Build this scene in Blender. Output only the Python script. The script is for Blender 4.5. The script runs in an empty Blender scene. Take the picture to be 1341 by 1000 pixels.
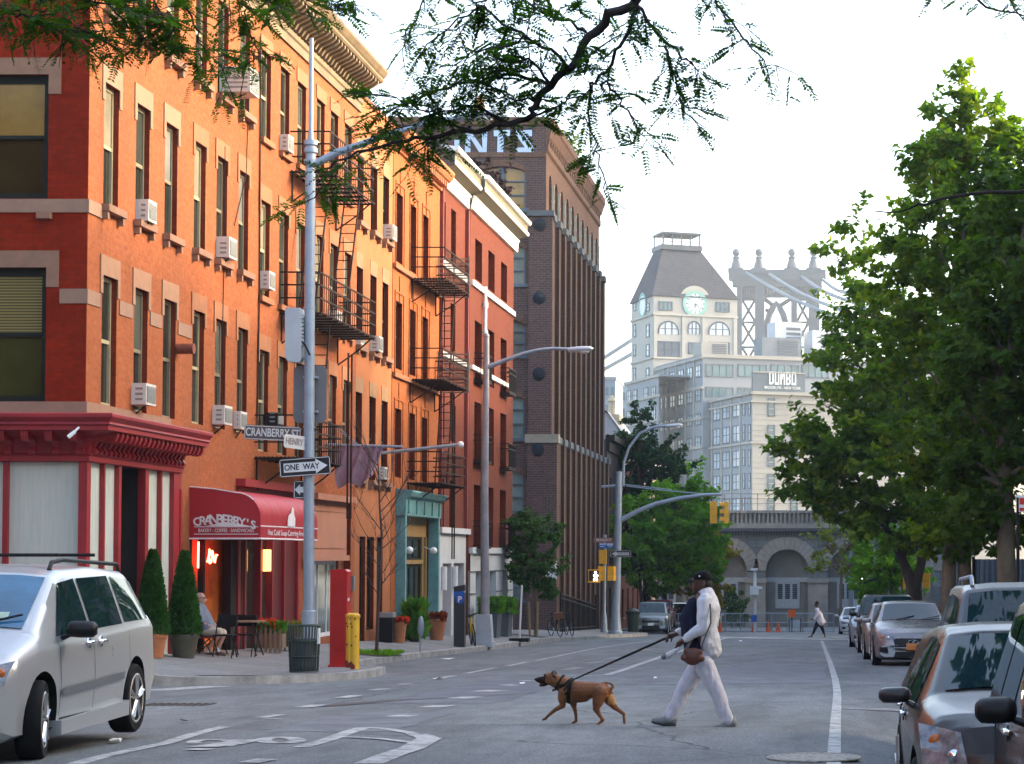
import bpy, bmesh, math, random
import numpy as np
from mathutils import Vector, Matrix
random.seed(7); rng = np.random.default_rng(7)
R = math.radians
scene = bpy.context.scene
COL = scene.collection
CAMZ = 1.70; F = 2800.0; CX = 1088.0; PITCH = R(2.0); CY = 728.0 - F*math.tan(PITCH)
SP, CP = math.sin(PITCH), math.cos(PITCH)
LX = -13.2            # plane of the house fronts on the left

# ---------- where a thing stands, measured off the photograph ----------
def ray(x, y):
    u = (x-CX)/F; v = (CY-y)/F
    a = CP-v*SP
    return u/a, (SP+v*CP)/a          # X per metre of Y, Z per metre of Y
def at(x, y, d):
    a, b = ray(x, y)
    return Vector((a*d, d, CAMZ+b*d))
def sst(t, a, b):
    t = min(1, max(0, (t-a)/(b-a))); return t*t*(3-2*t)
def zroad(X, Y):
    return -.0257*(min(Y, 230)-18 if Y > 18 else 0) - .25*sst(X, 0, 1.3)*(1-sst(Y, 21, 31))
def zwalk(X, Y):
    return zroad(-8, Y)+.14+.25*min(1, max(0, (-10.8-X)/2.4))
def hit(x, y, fn):
    a, b = ray(x, y); d = 30.0
    lo, hi = 5.0, 400.0
    for _ in range(60):
        m = (lo+hi)/2
        if CAMZ+b*m > fn(a*m, m): lo = m
        else: hi = m
    return Vector((a*lo, lo, fn(a*lo, lo)))
def G(x, y): return hit(x, y, zroad)
def GS(x, y): return hit(x, y, zwalk)
def fd(x, X=LX): return F*X/(x-CX)           # depth at which the plane X crosses picture column x

# ---------- mesh builder ----------
class MB:
    def __init__(s): s.v = []; s.f = []; s.m = []; s.M = None; s.mi = 0
    def add(s, vs, fs):
        n = len(s.v)
        if s.M is not None: vs = [tuple(s.M @ Vector(p)) for p in vs]
        s.v.extend([tuple(p) for p in vs])
        for f in fs: s.f.append(tuple(i+n for i in f)); s.m.append(s.mi)
        return s
    def box(s, x0, y0, z0, x1, y1, z1):
        return s.add([(x0,y0,z0),(x1,y0,z0),(x1,y1,z0),(x0,y1,z0),(x0,y0,z1),(x1,y0,z1),(x1,y1,z1),(x0,y1,z1)],
            [(0,3,2,1),(4,5,6,7),(0,1,5,4),(1,2,6,5),(2,3,7,6),(3,0,4,7)])
    def quad(s, a, b, c, d): return s.add([a,b,c,d], [(0,1,2,3)])
    def prism(s, poly, fn, a, b):
        """poly: 2D points; fn(p,q,t) -> 3D; from t=a to t=b"""
        n = len(poly)
        vs = [fn(p,q,a) for p,q in poly]+[fn(p,q,b) for p,q in poly]
        fs = [tuple(range(n))[::-1], tuple(range(n,2*n))]+[(i,(i+1)%n,(i+1)%n+n,i+n) for i in range(n)]
        return s.add(vs, fs)
    def tube(s, pts, rad, n=8, cap=True, flat=1.0):
        pts = [Vector(p) for p in pts]
        if not hasattr(rad, '__len__'): rad = [rad]*len(pts)
        vs = []; fs = []
        up = None
        for i, p in enumerate(pts):
            t = (pts[min(i+1,len(pts)-1)]-pts[max(i-1,0)])
            if t.length < 1e-9: t = Vector((0,0,1))
            t.normalize()
            if up is None:
                up = Vector((0,0,1)) if abs(t.z) < .9 else Vector((1,0,0))
            a = t.cross(up)
            if a.length < 1e-6: a = t.cross(Vector((0,1,0)))
            a.normalize(); b = a.cross(t).normalized(); up = b
            for k in range(n):
                w = 2*math.pi*k/n
                vs.append(p+rad[i]*(a*math.cos(w)+b*math.sin(w)*flat))
        for i in range(len(pts)-1):
            for k in range(n):
                fs.append((i*n+k, i*n+(k+1)%n, (i+1)*n+(k+1)%n, (i+1)*n+k))
        if cap:
            fs.append(tuple(range(n))[::-1]); fs.append(tuple(range((len(pts)-1)*n, len(pts)*n)))
        return s.add(vs, fs)
    def lathe(s, prof, c=(0,0,0), n=20, axis='z'):
        """prof: (radius, height)"""
        vs = []; fs = []
        for r, h in prof:
            for k in range(n):
                w = 2*math.pi*k/n; x, y = r*math.cos(w), r*math.sin(w)
                if axis == 'z': q = (c[0]+x, c[1]+y, c[2]+h)
                elif axis == 'y': q = (c[0]+x, c[1]+h, c[2]-y)
                else: q = (c[0]+h, c[1]+x, c[2]+y)
                vs.append(q)
        m = len(prof)
        for i in range(m-1):
            for k in range(n):
                fs.append((i*n+k, i*n+(k+1)%n, (i+1)*n+(k+1)%n, (i+1)*n+k))
        fs.append(tuple(range(n))[::-1]); fs.append(tuple(range((m-1)*n, m*n)))
        return s.add(vs, fs)
    def ball(s, c, r, n=12, m=8):
        if not hasattr(r, '__len__'): r = (r,r,r)
        prof = [(math.sin(math.pi*i/m), -math.cos(math.pi*i/m)) for i in range(m+1)]
        prof[0] = (.02, -1); prof[-1] = (.02, 1)
        vs = []; fs = []
        for a, h in prof:
            for k in range(n):
                w = 2*math.pi*k/n
                vs.append((c[0]+r[0]*a*math.cos(w), c[1]+r[1]*a*math.sin(w), c[2]+r[2]*h))
        for i in range(m):
            for k in range(n): fs.append((i*n+k, i*n+(k+1)%n, (i+1)*n+(k+1)%n, (i+1)*n+k))
        fs.append(tuple(range(n))[::-1]); fs.append(tuple(range(m*n, (m+1)*n)))
        return s.add(vs, fs)
    def grid(s, P):
        """P: rows of points"""
        n = len(P[0]); vs = [p for r in P for p in r]
        return s.add(vs, [(i*n+j, i*n+j+1, (i+1)*n+j+1, (i+1)*n+j) for i in range(len(P)-1) for j in range(n-1)])
    def pieces(s, name, mats, parent=None, smooth=None):
        """every separate piece becomes an object of its own"""
        par = list(range(len(s.v)))
        def fi(a):
            while par[a] != a: par[a] = par[par[a]]; a = par[a]
            return a
        for f in s.f:
            for i in f[1:]: par[fi(i)] = fi(f[0])
        g = {}
        for k, f in enumerate(s.f): g.setdefault(fi(f[0]), []).append(k)
        for fs in g.values():
            m = MB(); ids = sorted({i for k in fs for i in s.f[k]}); mp = {i: n for n, i in enumerate(ids)}
            m.v = [s.v[i] for i in ids]; m.f = [tuple(mp[i] for i in s.f[k]) for k in fs]; m.m = [s.m[k] for k in fs]
            m.build(name, mats, parent, smooth)
    def build(s, name, mats, parent=None, smooth=None, local=False, **kw):
        me = bpy.data.meshes.new(name)
        off = Vector((0,0,0))
        if parent is not None and not local:
            q = parent
            while q is not None: off = off+q.location; q = q.parent
        vs = [(p[0]-off.x, p[1]-off.y, p[2]-off.z) for p in s.v]
        me.from_pydata(vs, [], s.f)
        if not isinstance(mats, (list, tuple)): mats = [mats]
        for m in mats: me.materials.append(m)
        if len(mats) > 1: me.polygons.foreach_set('material_index', s.m)
        if smooth is not None:
            me.polygons.foreach_set('use_smooth', [True]*len(me.polygons))
            if smooth < 180: me.set_sharp_from_angle(angle=R(smooth))
        me.update()
        o = bpy.data.objects.new(name, me); COL.objects.link(o)
        if parent is not None: o.parent = parent
        for k, w in kw.items(): o[k] = w
        return o
def thing(name, label, cat, loc=(0,0,0), group=None, rz=0, kind=None):
    o = bpy.data.objects.new(name, None); COL.objects.link(o)
    o.location = loc; o.rotation_euler = (0,0,rz); o.empty_display_size = .2
    return tag(o, label, cat, group, kind)
def tag(o, label=None, cat=None, group=None, kind=None):
    if label: o['label'] = label
    if cat: o['category'] = cat
    if group: o['group'] = group
    if kind: o['kind'] = kind
    return o
def copy_tree(o, parent=None, label=None):
    c = o.copy(); COL.objects.link(c); c.parent = parent
    for ch in list(o.children): copy_tree(ch, c)
    if label: c['label'] = label
    return c
def evaluated(o):
    """bake an object's modifiers into its mesh"""
    dg = bpy.context.evaluated_depsgraph_get(); dg.update()
    me = bpy.data.meshes.new_from_object(o.evaluated_get(dg))
    o.modifiers.clear(); old = o.data; o.data = me
    if isinstance(old, bpy.types.Mesh): bpy.data.meshes.remove(old)
    return o
def blob(name, parts, mat, parent=None, voxel=.01, smooth=4, fac=.5, local=False, paint=None, wrinkle=None):
    """one continuous skin over capsules ('c',p,q,r1,r2[,flat]) and ellipsoids ('e',c,(rx,ry,rz))"""
    mb = MB()
    for p in parts:
        if p[0] == 'e': mb.ball(p[1], p[2], 16, 10)
        else:
            a, b, r1, r2 = Vector(p[1]), Vector(p[2]), p[3], p[4]
            d = (b-a); L = d.length
            if L < 1e-6: mb.ball(a, r1); continue
            k = 6; pr = []
            for i in range(k+1):
                w = -math.pi/2+math.pi/2*i/k; pr.append((max(.002, r1*math.cos(w)), r1*math.sin(w)))
            for i in range(k+1):
                w = math.pi/2*i/k; pr.append((max(.002, r2*math.cos(w)), L+r2*math.sin(w)))
            Q = Matrix.Translation(a) @ d.to_track_quat('Z', 'Y').to_matrix().to_4x4()
            if len(p) > 5: Q = Matrix.Translation(a) @ Matrix.Diagonal((1, p[5], 1, 1)) @ d.to_track_quat('Z', 'Y').to_matrix().to_4x4()
            mb.M = Q; mb.lathe(pr, n=14); mb.M = None
    o = mb.build(name, mat, parent, local=local)
    m = o.modifiers.new('r', 'REMESH'); m.mode = 'VOXEL'; m.voxel_size = voxel
    m2 = o.modifiers.new('s', 'SMOOTH'); m2.iterations = smooth; m2.factor = fac
    evaluated(o)
    if wrinkle:
        from mathutils import noise
        amp, sc = wrinkle; nr = [v.normal.copy() for v in o.data.vertices]
        for v, n_ in zip(o.data.vertices, nr):
            q = Vector((v.co.x*sc[0], v.co.y*sc[1], v.co.z*sc[2])); k = noise.noise(q)+.5*noise.noise(q*2.1+Vector((7,3,1))); v.co += n_*amp*(k-.6*abs(k))
    o.data.polygons.foreach_set('use_smooth', [True]*len(o.data.polygons))
    if not o.data.materials:
        for m in (mat if isinstance(mat, (list, tuple)) else [mat]): o.data.materials.append(m)
    if paint:
        for m in (mat[len(o.data.materials):] if isinstance(mat, (list, tuple)) else []): o.data.materials.append(m)
        for p in o.data.polygons: p.material_index = paint(p.center)
    return o

# ---------- materials ----------
def lin(c): return tuple((v/12.92 if v <= .04045 else ((v+.055)/1.055)**2.4) for v in c)
def hexc(r, g, b): return lin((r/255, g/255, b/255))
MATS = {}
def newmat(name):
    m = bpy.data.materials.new(name); m.use_nodes = True
    nt = m.node_tree; b = nt.nodes['Principled BSDF']
    return m, nt, b
def N(nt, t, **kw):
    n = nt.nodes.new(t)
    for k, v in kw.items():
        if k in n.inputs.keys() if hasattr(n.inputs, 'keys') else False: n.inputs[k].default_value = v
        else: setattr(n, k, v)
    return n
def c4(c): return (c[0], c[1], c[2], 1)
def pm(name, col, rough=.6, metal=0., var=.12, scale=4., bump=0., bscale=None, coat=0., spec=.5, col2=None, stretch=(1,1,1)):
    """plain surface: base colour with cloudy variation, roughness variation and fine bump"""
    if name in MATS: return MATS[name]
    m, nt, b = newmat(name); L = nt.links
    tc = N(nt, 'ShaderNodeTexCoord'); mp = N(nt, 'ShaderNodeMapping'); mp.inputs['Scale'].default_value = stretch
    L.new(tc.outputs['Object'], mp.inputs['Vector'])
    nz = N(nt, 'ShaderNodeTexNoise'); nz.inputs['Scale'].default_value = scale; nz.inputs['Detail'].default_value = 6; nz.inputs['Roughness'].default_value = .65
    L.new(mp.outputs[0], nz.inputs['Vector'])
    cr = N(nt, 'ShaderNodeValToRGB')
    a = tuple(max(0, c*(1-var)) for c in col); d = col2 or tuple(min(1, c*(1+var)) for c in col)
    cr.color_ramp.elements[0].position = .32; cr.color_ramp.elements[0].color = c4(a)
    cr.color_ramp.elements[1].position = .68; cr.color_ramp.elements[1].color = c4(d)
    L.new(nz.outputs['Fac'], cr.inputs['Fac']); L.new(cr.outputs['Color'], b.inputs['Base Color'])
    mr = N(nt, 'ShaderNodeMapRange'); mr.inputs['To Min'].default_value = max(.02, rough*.85); mr.inputs['To Max'].default_value = min(1, rough*1.15)
    L.new(nz.outputs['Fac'], mr.inputs['Value']); L.new(mr.outputs[0], b.inputs['Roughness'])
    b.inputs['Metallic'].default_value = metal; b.inputs['Specular IOR Level'].default_value = spec
    if coat: b.inputs['Coat Weight'].default_value = coat; b.inputs['Coat Roughness'].default_value = .04
    if bump:
        n2 = N(nt, 'ShaderNodeTexNoise'); n2.inputs['Scale'].default_value = bscale or scale*6; n2.inputs['Detail'].default_value = 5
        L.new(mp.outputs[0], n2.inputs['Vector'])
        bp = N(nt, 'ShaderNodeBump'); bp.inputs['Strength'].default_value = bump; bp.inputs['Distance'].default_value = .02
        L.new(n2.outputs['Fac'], bp.inputs['Height']); L.new(bp.outputs[0], b.inputs['Normal'])
    MATS[name] = m; return m
def brick(name, c1, c2, mort, rough=.85, bw=.215, rh=.075, ms=.006, stain=.25, bump=.35, sq=1.0, stain_col=None, stain_scale=.35):
    if name in MATS: return MATS[name]
    m, nt, b = newmat(name); L = nt.links
    tc = N(nt, 'ShaderNodeTexCoord'); sx = N(nt, 'ShaderNodeSeparateXYZ'); L.new(tc.outputs['Object'], sx.inputs[0])
    ad = N(nt, 'ShaderNodeMath', operation='ADD'); L.new(sx.outputs['X'], ad.inputs[0]); L.new(sx.outputs['Y'], ad.inputs[1])
    cx = N(nt, 'ShaderNodeCombineXYZ'); L.new(ad.outputs[0], cx.inputs['X']); L.new(sx.outputs['Z'], cx.inputs['Y'])
    bt = N(nt, 'ShaderNodeTexBrick'); L.new(cx.outputs[0], bt.inputs['Vector'])
    bt.inputs['Scale'].default_value = 1; bt.inputs['Brick Width'].default_value = bw; bt.inputs['Row Height'].default_value = rh
    bt.inputs['Mortar Size'].default_value = ms; bt.inputs['Mortar Smooth'].default_value = .3; bt.inputs['Bias'].default_value = 0
    bt.inputs['Color1'].default_value = c4(c1); bt.inputs['Color2'].default_value = c4(c2); bt.inputs['Mortar'].default_value = c4(mort)
    nz = N(nt, 'ShaderNodeTexNoise'); nz.inputs['Scale'].default_value = stain_scale; nz.inputs['Detail'].default_value = 8; nz.inputs['Roughness'].default_value = .7
    L.new(tc.outputs['Object'], nz.inputs['Vector'])
    mr = N(nt, 'ShaderNodeMapRange'); mr.inputs['From Min'].default_value = .45; mr.inputs['From Max'].default_value = .75; mr.inputs['To Max'].default_value = stain
    L.new(nz.outputs['Fac'], mr.inputs['Value'])
    mx = N(nt, 'ShaderNodeMix', data_type='RGBA'); L.new(mr.outputs[0], mx.inputs['Factor'])
    L.new(bt.outputs['Color'], mx.inputs[6]); mx.inputs[7].default_value = c4(stain_col or tuple(v*.35 for v in c1))
    mp5 = N(nt, 'ShaderNodeMapping'); mp5.inputs['Scale'].default_value = (1.7, 1.7, .16); L.new(tc.outputs['Object'], mp5.inputs['Vector'])
    n5 = N(nt, 'ShaderNodeTexNoise'); n5.inputs['Scale'].default_value = 1; n5.inputs['Detail'].default_value = 9; n5.inputs['Roughness'].default_value = .72; L.new(mp5.outputs[0], n5.inputs['Vector'])
    r5 = N(nt, 'ShaderNodeMapRange'); r5.inputs['From Min'].default_value = .50; r5.inputs['From Max'].default_value = .72; r5.inputs['To Max'].default_value = stain*.8; L.new(n5.outputs['Fac'], r5.inputs['Value'])
    x5 = N(nt, 'ShaderNodeMix', data_type='RGBA'); L.new(r5.outputs[0], x5.inputs['Factor']); L.new(mx.outputs[2], x5.inputs[6]); x5.inputs[7].default_value = c4(stain_col or tuple(v*.35 for v in c1))
    mx = x5
    n3 = N(nt, 'ShaderNodeTexNoise'); n3.inputs['Scale'].default_value = 9; n3.inputs['Detail'].default_value = 4
    L.new(tc.outputs['Object'], n3.inputs['Vector'])
    m2 = N(nt, 'ShaderNodeMix', data_type='RGBA', blend_type='OVERLAY'); m2.inputs['Factor'].default_value = .35
    L.new(mx.outputs[2], m2.inputs[6]); L.new(n3.outputs['Fac'], m2.inputs[7])
    L.new(m2.outputs[2], b.inputs['Base Color']); b.inputs['Roughness'].default_value = rough; b.inputs['Specular IOR Level'].default_value = .10
    bp = N(nt, 'ShaderNodeBump'); bp.inputs['Strength'].default_value = bump; bp.inputs['Distance'].default_value = .01; bp.invert = True
    L.new(bt.outputs['Fac'], bp.inputs['Height']); L.new(bp.outputs[0], b.inputs['Normal'])
    MATS[name] = m; return m
def leafmat(name, a, b2, c, trans=.35, rough=.5):
    if name in MATS: return MATS[name]
    m, nt, b = newmat(name); L = nt.links
    ge = N(nt, 'ShaderNodeNewGeometry'); cr = N(nt, 'ShaderNodeValToRGB')
    e = cr.color_ramp.elements; e[0].color = c4(a); e[1].color = c4(c); k = e.new(.5); k.color = c4(b2)
    tc = N(nt, 'ShaderNodeTexCoord'); nz = N(nt, 'ShaderNodeTexNoise'); nz.inputs['Scale'].default_value = .55; nz.inputs['Detail'].default_value = 3
    L.new(tc.outputs['Object'], nz.inputs['Vector'])
    mr = N(nt, 'ShaderNodeMapRange'); mr.inputs['From Min'].default_value = .3; mr.inputs['From Max'].default_value = .7
    L.new(nz.outputs['Fac'], mr.inputs['Value'])
    mm = N(nt, 'ShaderNodeMath', operation='MULTIPLY_ADD'); mm.inputs[1].default_value = .45; L.new(ge.outputs['Random Per Island'], mm.inputs[0])
    m5 = N(nt, 'ShaderNodeMath', operation='MULTIPLY'); m5.inputs[1].default_value = .55; L.new(mr.outputs[0], m5.inputs[0]); L.new(m5.outputs[0], mm.inputs[2])
    L.new(mm.outputs[0], cr.inputs['Fac']); L.new(cr.outputs[0], b.inputs['Base Color'])
    b.inputs['Roughness'].default_value = .62; b.inputs['Specular IOR Level'].default_value = .12
    tr = N(nt, 'ShaderNodeBsdfTranslucent'); br = N(nt, 'ShaderNodeMix', data_type='RGBA', blend_type='MULTIPLY'); br.inputs['Factor'].default_value = 1
    L.new(cr.outputs[0], br.inputs[6]); br.inputs[7].default_value = (1.7, 1.8, .4, 1); L.new(br.outputs[2], tr.inputs['Color'])
    ms = N(nt, 'ShaderNodeMixShader'); ms.inputs[0].default_value = trans
    L.new(b.outputs[0], ms.inputs[1]); L.new(tr.outputs[0], ms.inputs[2]); L.new(ms.outputs[0], nt.nodes['Material Output'].inputs['Surface'])
    MATS[name] = m; return m
def emit(name, col, s):
    if name in MATS: return MATS[name]
    m, nt, b = newmat(name); b.inputs['Base Color'].default_value = c4(col); b.inputs['Emission Color'].default_value = c4(col); b.inputs['Emission Strength'].default_value = s
    MATS[name] = m; return m
def glassy(name, col, rough=.04, spec=.8, var=.3, scale=.8):
    return pm(name, col, rough=rough, spec=spec, var=var, scale=scale)
M_STEEL = pm('galvanised_steel', (.30,.35,.41), .45, .35, .1, 6, .05)
M_PAINTW = pm('white_paint', (.74,.74,.72), .55, 0, .06, 3, .05)
M_BLACK = pm('black_iron', (.012,.011,.011), .6, 0, .3, 8, spec=.2)
M_IRON = pm('rusty_black_iron', (.022,.013,.010), .7, 0, .4, 6, spec=.2)
M_RUBBER = pm('tyre_rubber', (.012,.012,.012), .8, 0, .2, 20, .1, spec=.15)
M_SIGNW = pm('sign_white', (.72,.72,.70), .4, 0, .05, 4)
M_SIGNK = pm('sign_black', (.015,.015,.016), .4, 0, .1, 4)
M_YEL = pm('signal_yellow', (.85,.42,.015), .45, 0, .1, 5)
M_CONC = pm('concrete', (.34,.33,.31), .85, 0, .18, 1.2, .2, 30)
M_WGLASS = glassy('window_glass', (.022,.025,.02), .06, .45)
M_WFRAME = pm('window_frame_olive', (.20,.17,.10), .6, 0, .15, 5)
M_DFRAME = pm('window_frame_dark', (.012,.014,.010), .6, 0, .2, 5, spec=.15)
def text(name, s, mat, size, M, parent=None, align='CENTER', ext=.002, sx=1.0, spacing=1.0, bold=0.0):
    cu = bpy.data.curves.new(name, 'FONT'); cu.body = s; cu.size = size; cu.extrude = ext; cu.align_x = align; cu.align_y = 'CENTER'; cu.space_character = spacing
    cu.offset = bold
    o = bpy.data.objects.new(name, cu); COL.objects.link(o)
    dg = bpy.context.evaluated_depsgraph_get(); dg.update()
    me = bpy.data.meshes.new_from_object(o.evaluated_get(dg))
    bpy.data.objects.remove(o); bpy.data.curves.remove(cu)
    me.transform(M @ Matrix.Diagonal((sx,1,1,1)))
    off = Vector((0,0,0)); q = parent
    while q is not None: off = off+q.location; q = q.parent
    me.transform(Matrix.Translation(-off))
    me.materials.clear(); me.materials.append(mat)
    o = bpy.data.objects.new(name, me); COL.objects.link(o); o.parent = parent
    return o
def frame_M(o, right, up):
    """matrix placing text in the plane spanned by right and up at o"""
    r = Vector(right).normalized(); u = Vector(up).normalized(); n = r.cross(u)
    return Matrix(((r.x,u.x,n.x,o[0]),(r.y,u.y,n.y,o[1]),(r.z,u.z,n.z,o[2]),(0,0,0,1)))
# ---------- world, sun, camera ----------
SUN_EL, SUN_AZ = R(21), R(72)        # azimuth measured from +Y (down the street) towards +X
w = bpy.data.worlds.new('World'); scene.world = w; w.use_nodes = True
nt = w.node_tree; bg = nt.nodes['Background']
sky = nt.nodes.new('ShaderNodeTexSky'); sky.sky_type = 'NISHITA'; sky.sun_disc = False
sky.sun_elevation = SUN_EL; sky.sun_rotation = SUN_AZ; sky.dust_density = 4.0; sky.air_density = 1.0; sky.ozone_density = .35
nt.links.new(sky.outputs[0], bg.inputs['Color']); bg.inputs['Strength'].default_value = .15
sl = bpy.data.lights.new('sun', 'SUN'); sl.energy = .75; sl.angle = R(3.0); sl.color = (1, .80, .56)
so = bpy.data.objects.new('sun', sl); COL.objects.link(so)
sdir = Vector((math.sin(SUN_AZ)*math.cos(SUN_EL), math.cos(SUN_AZ)*math.cos(SUN_EL), math.sin(SUN_EL)))
so.rotation_euler = sdir.to_track_quat('Z', 'Y').to_euler(); so.location = (60, 40, 60)
cd = bpy.data.cameras.new('camera'); cam = bpy.data.objects.new('camera', cd); COL.objects.link(cam)
cam.location = (0, 0, CAMZ); cam.rotation_euler = (math.pi/2+PITCH, 0, 0)
cd.sensor_width = 36; cd.lens = F/1341*36; cd.shift_x = (670.5-CX)/1341; cd.shift_y = (CY-500)/1341
cd.clip_start = .3; cd.clip_end = 4000
scene.camera = cam
scene.view_settings.view_transform = 'Standard'; scene.view_settings.look = 'None'; scene.view_settings.gamma = 1
scene.view_settings.exposure = 2.55
scene.cycles.use_denoising = True; scene.cycles.volume_bounces = 1; scene.cycles.max_bounces = 8
scene.cycles.transparent_max_bounces = 12

# ---------- ground, road, pavements ----------
def asphalt():
    m, nt, b = newmat('asphalt'); L = nt.links
    tc = N(nt, 'ShaderNodeTexCoord')
    n1 = N(nt, 'ShaderNodeTexNoise'); n1.inputs['Scale'].default_value = 38; n1.inputs['Detail'].default_value = 4
    n2 = N(nt, 'ShaderNodeTexNoise'); n2.inputs['Scale'].default_value = .5; n2.inputs['Detail'].default_value = 9; n2.inputs['Roughness'].default_value = .7
    mp = N(nt, 'ShaderNodeMapping'); mp.inputs['Scale'].default_value = (1, .25, 1)
    L.new(tc.outputs['Object'], mp.inputs['Vector']); L.new(mp.outputs[0], n2.inputs['Vector']); L.new(tc.outputs['Object'], n1.inputs['Vector'])
    c1 = N(nt, 'ShaderNodeValToRGB'); c1.color_ramp.elements[0].position = .38; c1.color_ramp.elements[0].color = (.110,.121,.122,1)
    c1.color_ramp.elements[1].position = .68; c1.color_ramp.elements[1].color = (.205,.219,.220,1)
    L.new(n2.outputs['Fac'], c1.inputs['Fac'])
    c2 = N(nt, 'ShaderNodeValToRGB'); c2.color_ramp.elements[0].position = .35; c2.color_ramp.elements[0].color = (.45,.45,.45,1)
    c2.color_ramp.elements[1].position = .7; c2.color_ramp.elements[1].color = (1.5,1.5,1.5,1)
    L.new(n1.outputs['Fac'], c2.inputs['Fac'])
    mx = N(nt, 'ShaderNodeMix', data_type='RGBA', blend_type='MULTIPLY'); mx.inputs['Factor'].default_value = .8
    L.new(c1.outputs[0], mx.inputs[6]); L.new(c2.outputs[0], mx.inputs[7])
    n6 = N(nt, 'ShaderNodeTexNoise'); n6.inputs['Scale'].default_value = 2.2; n6.inputs['Detail'].default_value = 7; n6.inputs['Roughness'].default_value = .75; L.new(mp.outputs[0], n6.inputs['Vector'])
    c6 = N(nt, 'ShaderNodeValToRGB'); c6.color_ramp.elements[0].position = .36; c6.color_ramp.elements[0].color = (.62,.62,.62,1); c6.color_ramp.elements[1].position = .55; c6.color_ramp.elements[1].color = (1.05,1.05,1.05,1); L.new(n6.outputs['Fac'], c6.inputs['Fac'])
    x6 = N(nt, 'ShaderNodeMix', data_type='RGBA', blend_type='MULTIPLY'); x6.inputs['Factor'].default_value = .75; L.new(mx.outputs[2], x6.inputs[6]); L.new(c6.outputs[0], x6.inputs[7]); mx = x6
    vo = N(nt, 'ShaderNodeTexVoronoi', feature='DISTANCE_TO_EDGE'); vo.inputs['Scale'].default_value = .22
    n4 = N(nt, 'ShaderNodeTexNoise'); n4.inputs['Scale'].default_value = 1.3; n4.inputs['Detail'].default_value = 6
    L.new(tc.outputs['Object'], n4.inputs['Vector'])
    ma = N(nt, 'ShaderNodeMix', data_type='VECTOR'); ma.inputs['Factor'].default_value = .25
    L.new(tc.outputs['Object'], ma.inputs[4]); L.new(n4.outputs['Color'], ma.inputs[5]); L.new(ma.outputs[1], vo.inputs['Vector'])
    lt = N(nt, 'ShaderNodeMath', operation='LESS_THAN'); lt.inputs[1].default_value = .0024; L.new(vo.outputs['Distance'], lt.inputs[0])
    m3 = N(nt, 'ShaderNodeMix', data_type='RGBA'); L.new(lt.outputs[0], m3.inputs['Factor']); L.new(mx.outputs[2], m3.inputs[6]); m3.inputs[7].default_value = (.055,.058,.06,1)
    L.new(m3.outputs[2], b.inputs['Base Color']); b.inputs['Roughness'].default_value = .78; b.inputs['Specular IOR Level'].default_value = .35
    bp = N(nt, 'ShaderNodeBump'); bp.inputs['Strength'].default_value = .35; bp.inputs['Distance'].default_value = .008
    L.new(n1.outputs['Fac'], bp.inputs['Height']); L.new(bp.outputs[0], b.inputs['Normal'])
    return m
M_ASPH = asphalt()
def pave_mat():
    m = brick('pavement_flags', (.30,.295,.285), (.255,.25,.245), (.13,.125,.12), bw=1.5, rh=1.5, ms=.012, stain=.35, bump=.25, stain_col=(.12,.115,.11), stain_scale=.8)
    return m
M_WALK = brick('pavement_flags', (.25,.25,.245), (.21,.21,.205), (.10,.10,.10))
# pavement slabs are laid flat: use X,Y instead of X+Y,Z
_nt = M_WALK.node_tree
for n in _nt.nodes:
    if n.type == 'COMBXYZ':
        for l in list(n.inputs['X'].links): _nt.links.remove(l)
        for l in list(n.inputs['Y'].links): _nt.links.remove(l)
        s = [k for k in _nt.nodes if k.type == 'SEPXYZ'][0]
        _nt.links.new(s.outputs['X'], n.inputs['X']); _nt.links.new(s.outputs['Y'], n.inputs['Y'])
    if n.type == 'TEX_BRICK':
        n.inputs['Brick Width'].default_value = 1.5; n.inputs['Row Height'].default_value = 1.5; n.inputs['Mortar Size'].default_value = .012; n.offset = 0
M_EARTH = pm('bare_ground', (.13,.12,.09), .95, 0, .3, .3)
mb = MB(); ysg = [-60, 18]+list(range(22, 232, 6))+[230, 1150]
mb.grid([[(X, Y, zroad(-8, Y)-.09-(.25 if Y < 40 else 0)) for X in (-850, -40, 40, 850)] for Y in ysg])
tag(mb.build('ground', M_EARTH), kind='structure')
mb = MB(); xs = [-40,-14,-11,-8,-4,-1.5]+[i*.2 for i in range(0, 8)]+[2.2,3,5,9,40]
ysr = [-40,5,14,18,20,21,22,23,24,25,26,27,28,29,30,31,33]+[35+2.5*i for i in range(79)]
mb.grid([[(X, Y, zroad(X, Y)) for X in xs] for Y in ysr])
tag(mb.build('road', M_ASPH, smooth=180), kind='structure')
KY = [35.4, 35.7, 36.2, 37.0, 38.2, 40.5, 42.4, 43.4, 45, 48.2, 56, 67.4, 76, 82, 90, 96.4, 101, 105, 109, 112, 113.6]
KX = [-11.2,-10.6,-9.7,-9.1,-8.6,-8.55,-8.8,-9.3,-10.0,-10.5,-10.8,-10.8,-11.0,-11.2,-11.0,-10.3,-9.7,-9.3,-9.3,-10.0,-11.5]
def kerbx(Y): return float(np.interp(Y, KY, KX))
def pavement(name, rows, fn):
    """rows of X positions; fn gives height"""
    mb = MB(); mb.grid([[(X, Y, fn(X, Y)) for X in r] for Y, r in rows]); return tag(mb.build(name, M_WALK, smooth=40), kind='structure')
rows = []
for Y in sorted(set(KY+[37.79, 37.81]+[44+2*i for i in range(35)])):
    k = kerbx(Y)+.0
    far = -40 if Y < 37.8 else -13.5
    if Y > 86: far = -40
    xs = [k-.14]+[k-.14+(max(-13.2, far)-k+.14)*i/8 for i in range(1, 9)]+[far]
    rows.append((Y, xs))
pavement('pavement', rows, zwalk)
mk = MB()
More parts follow.
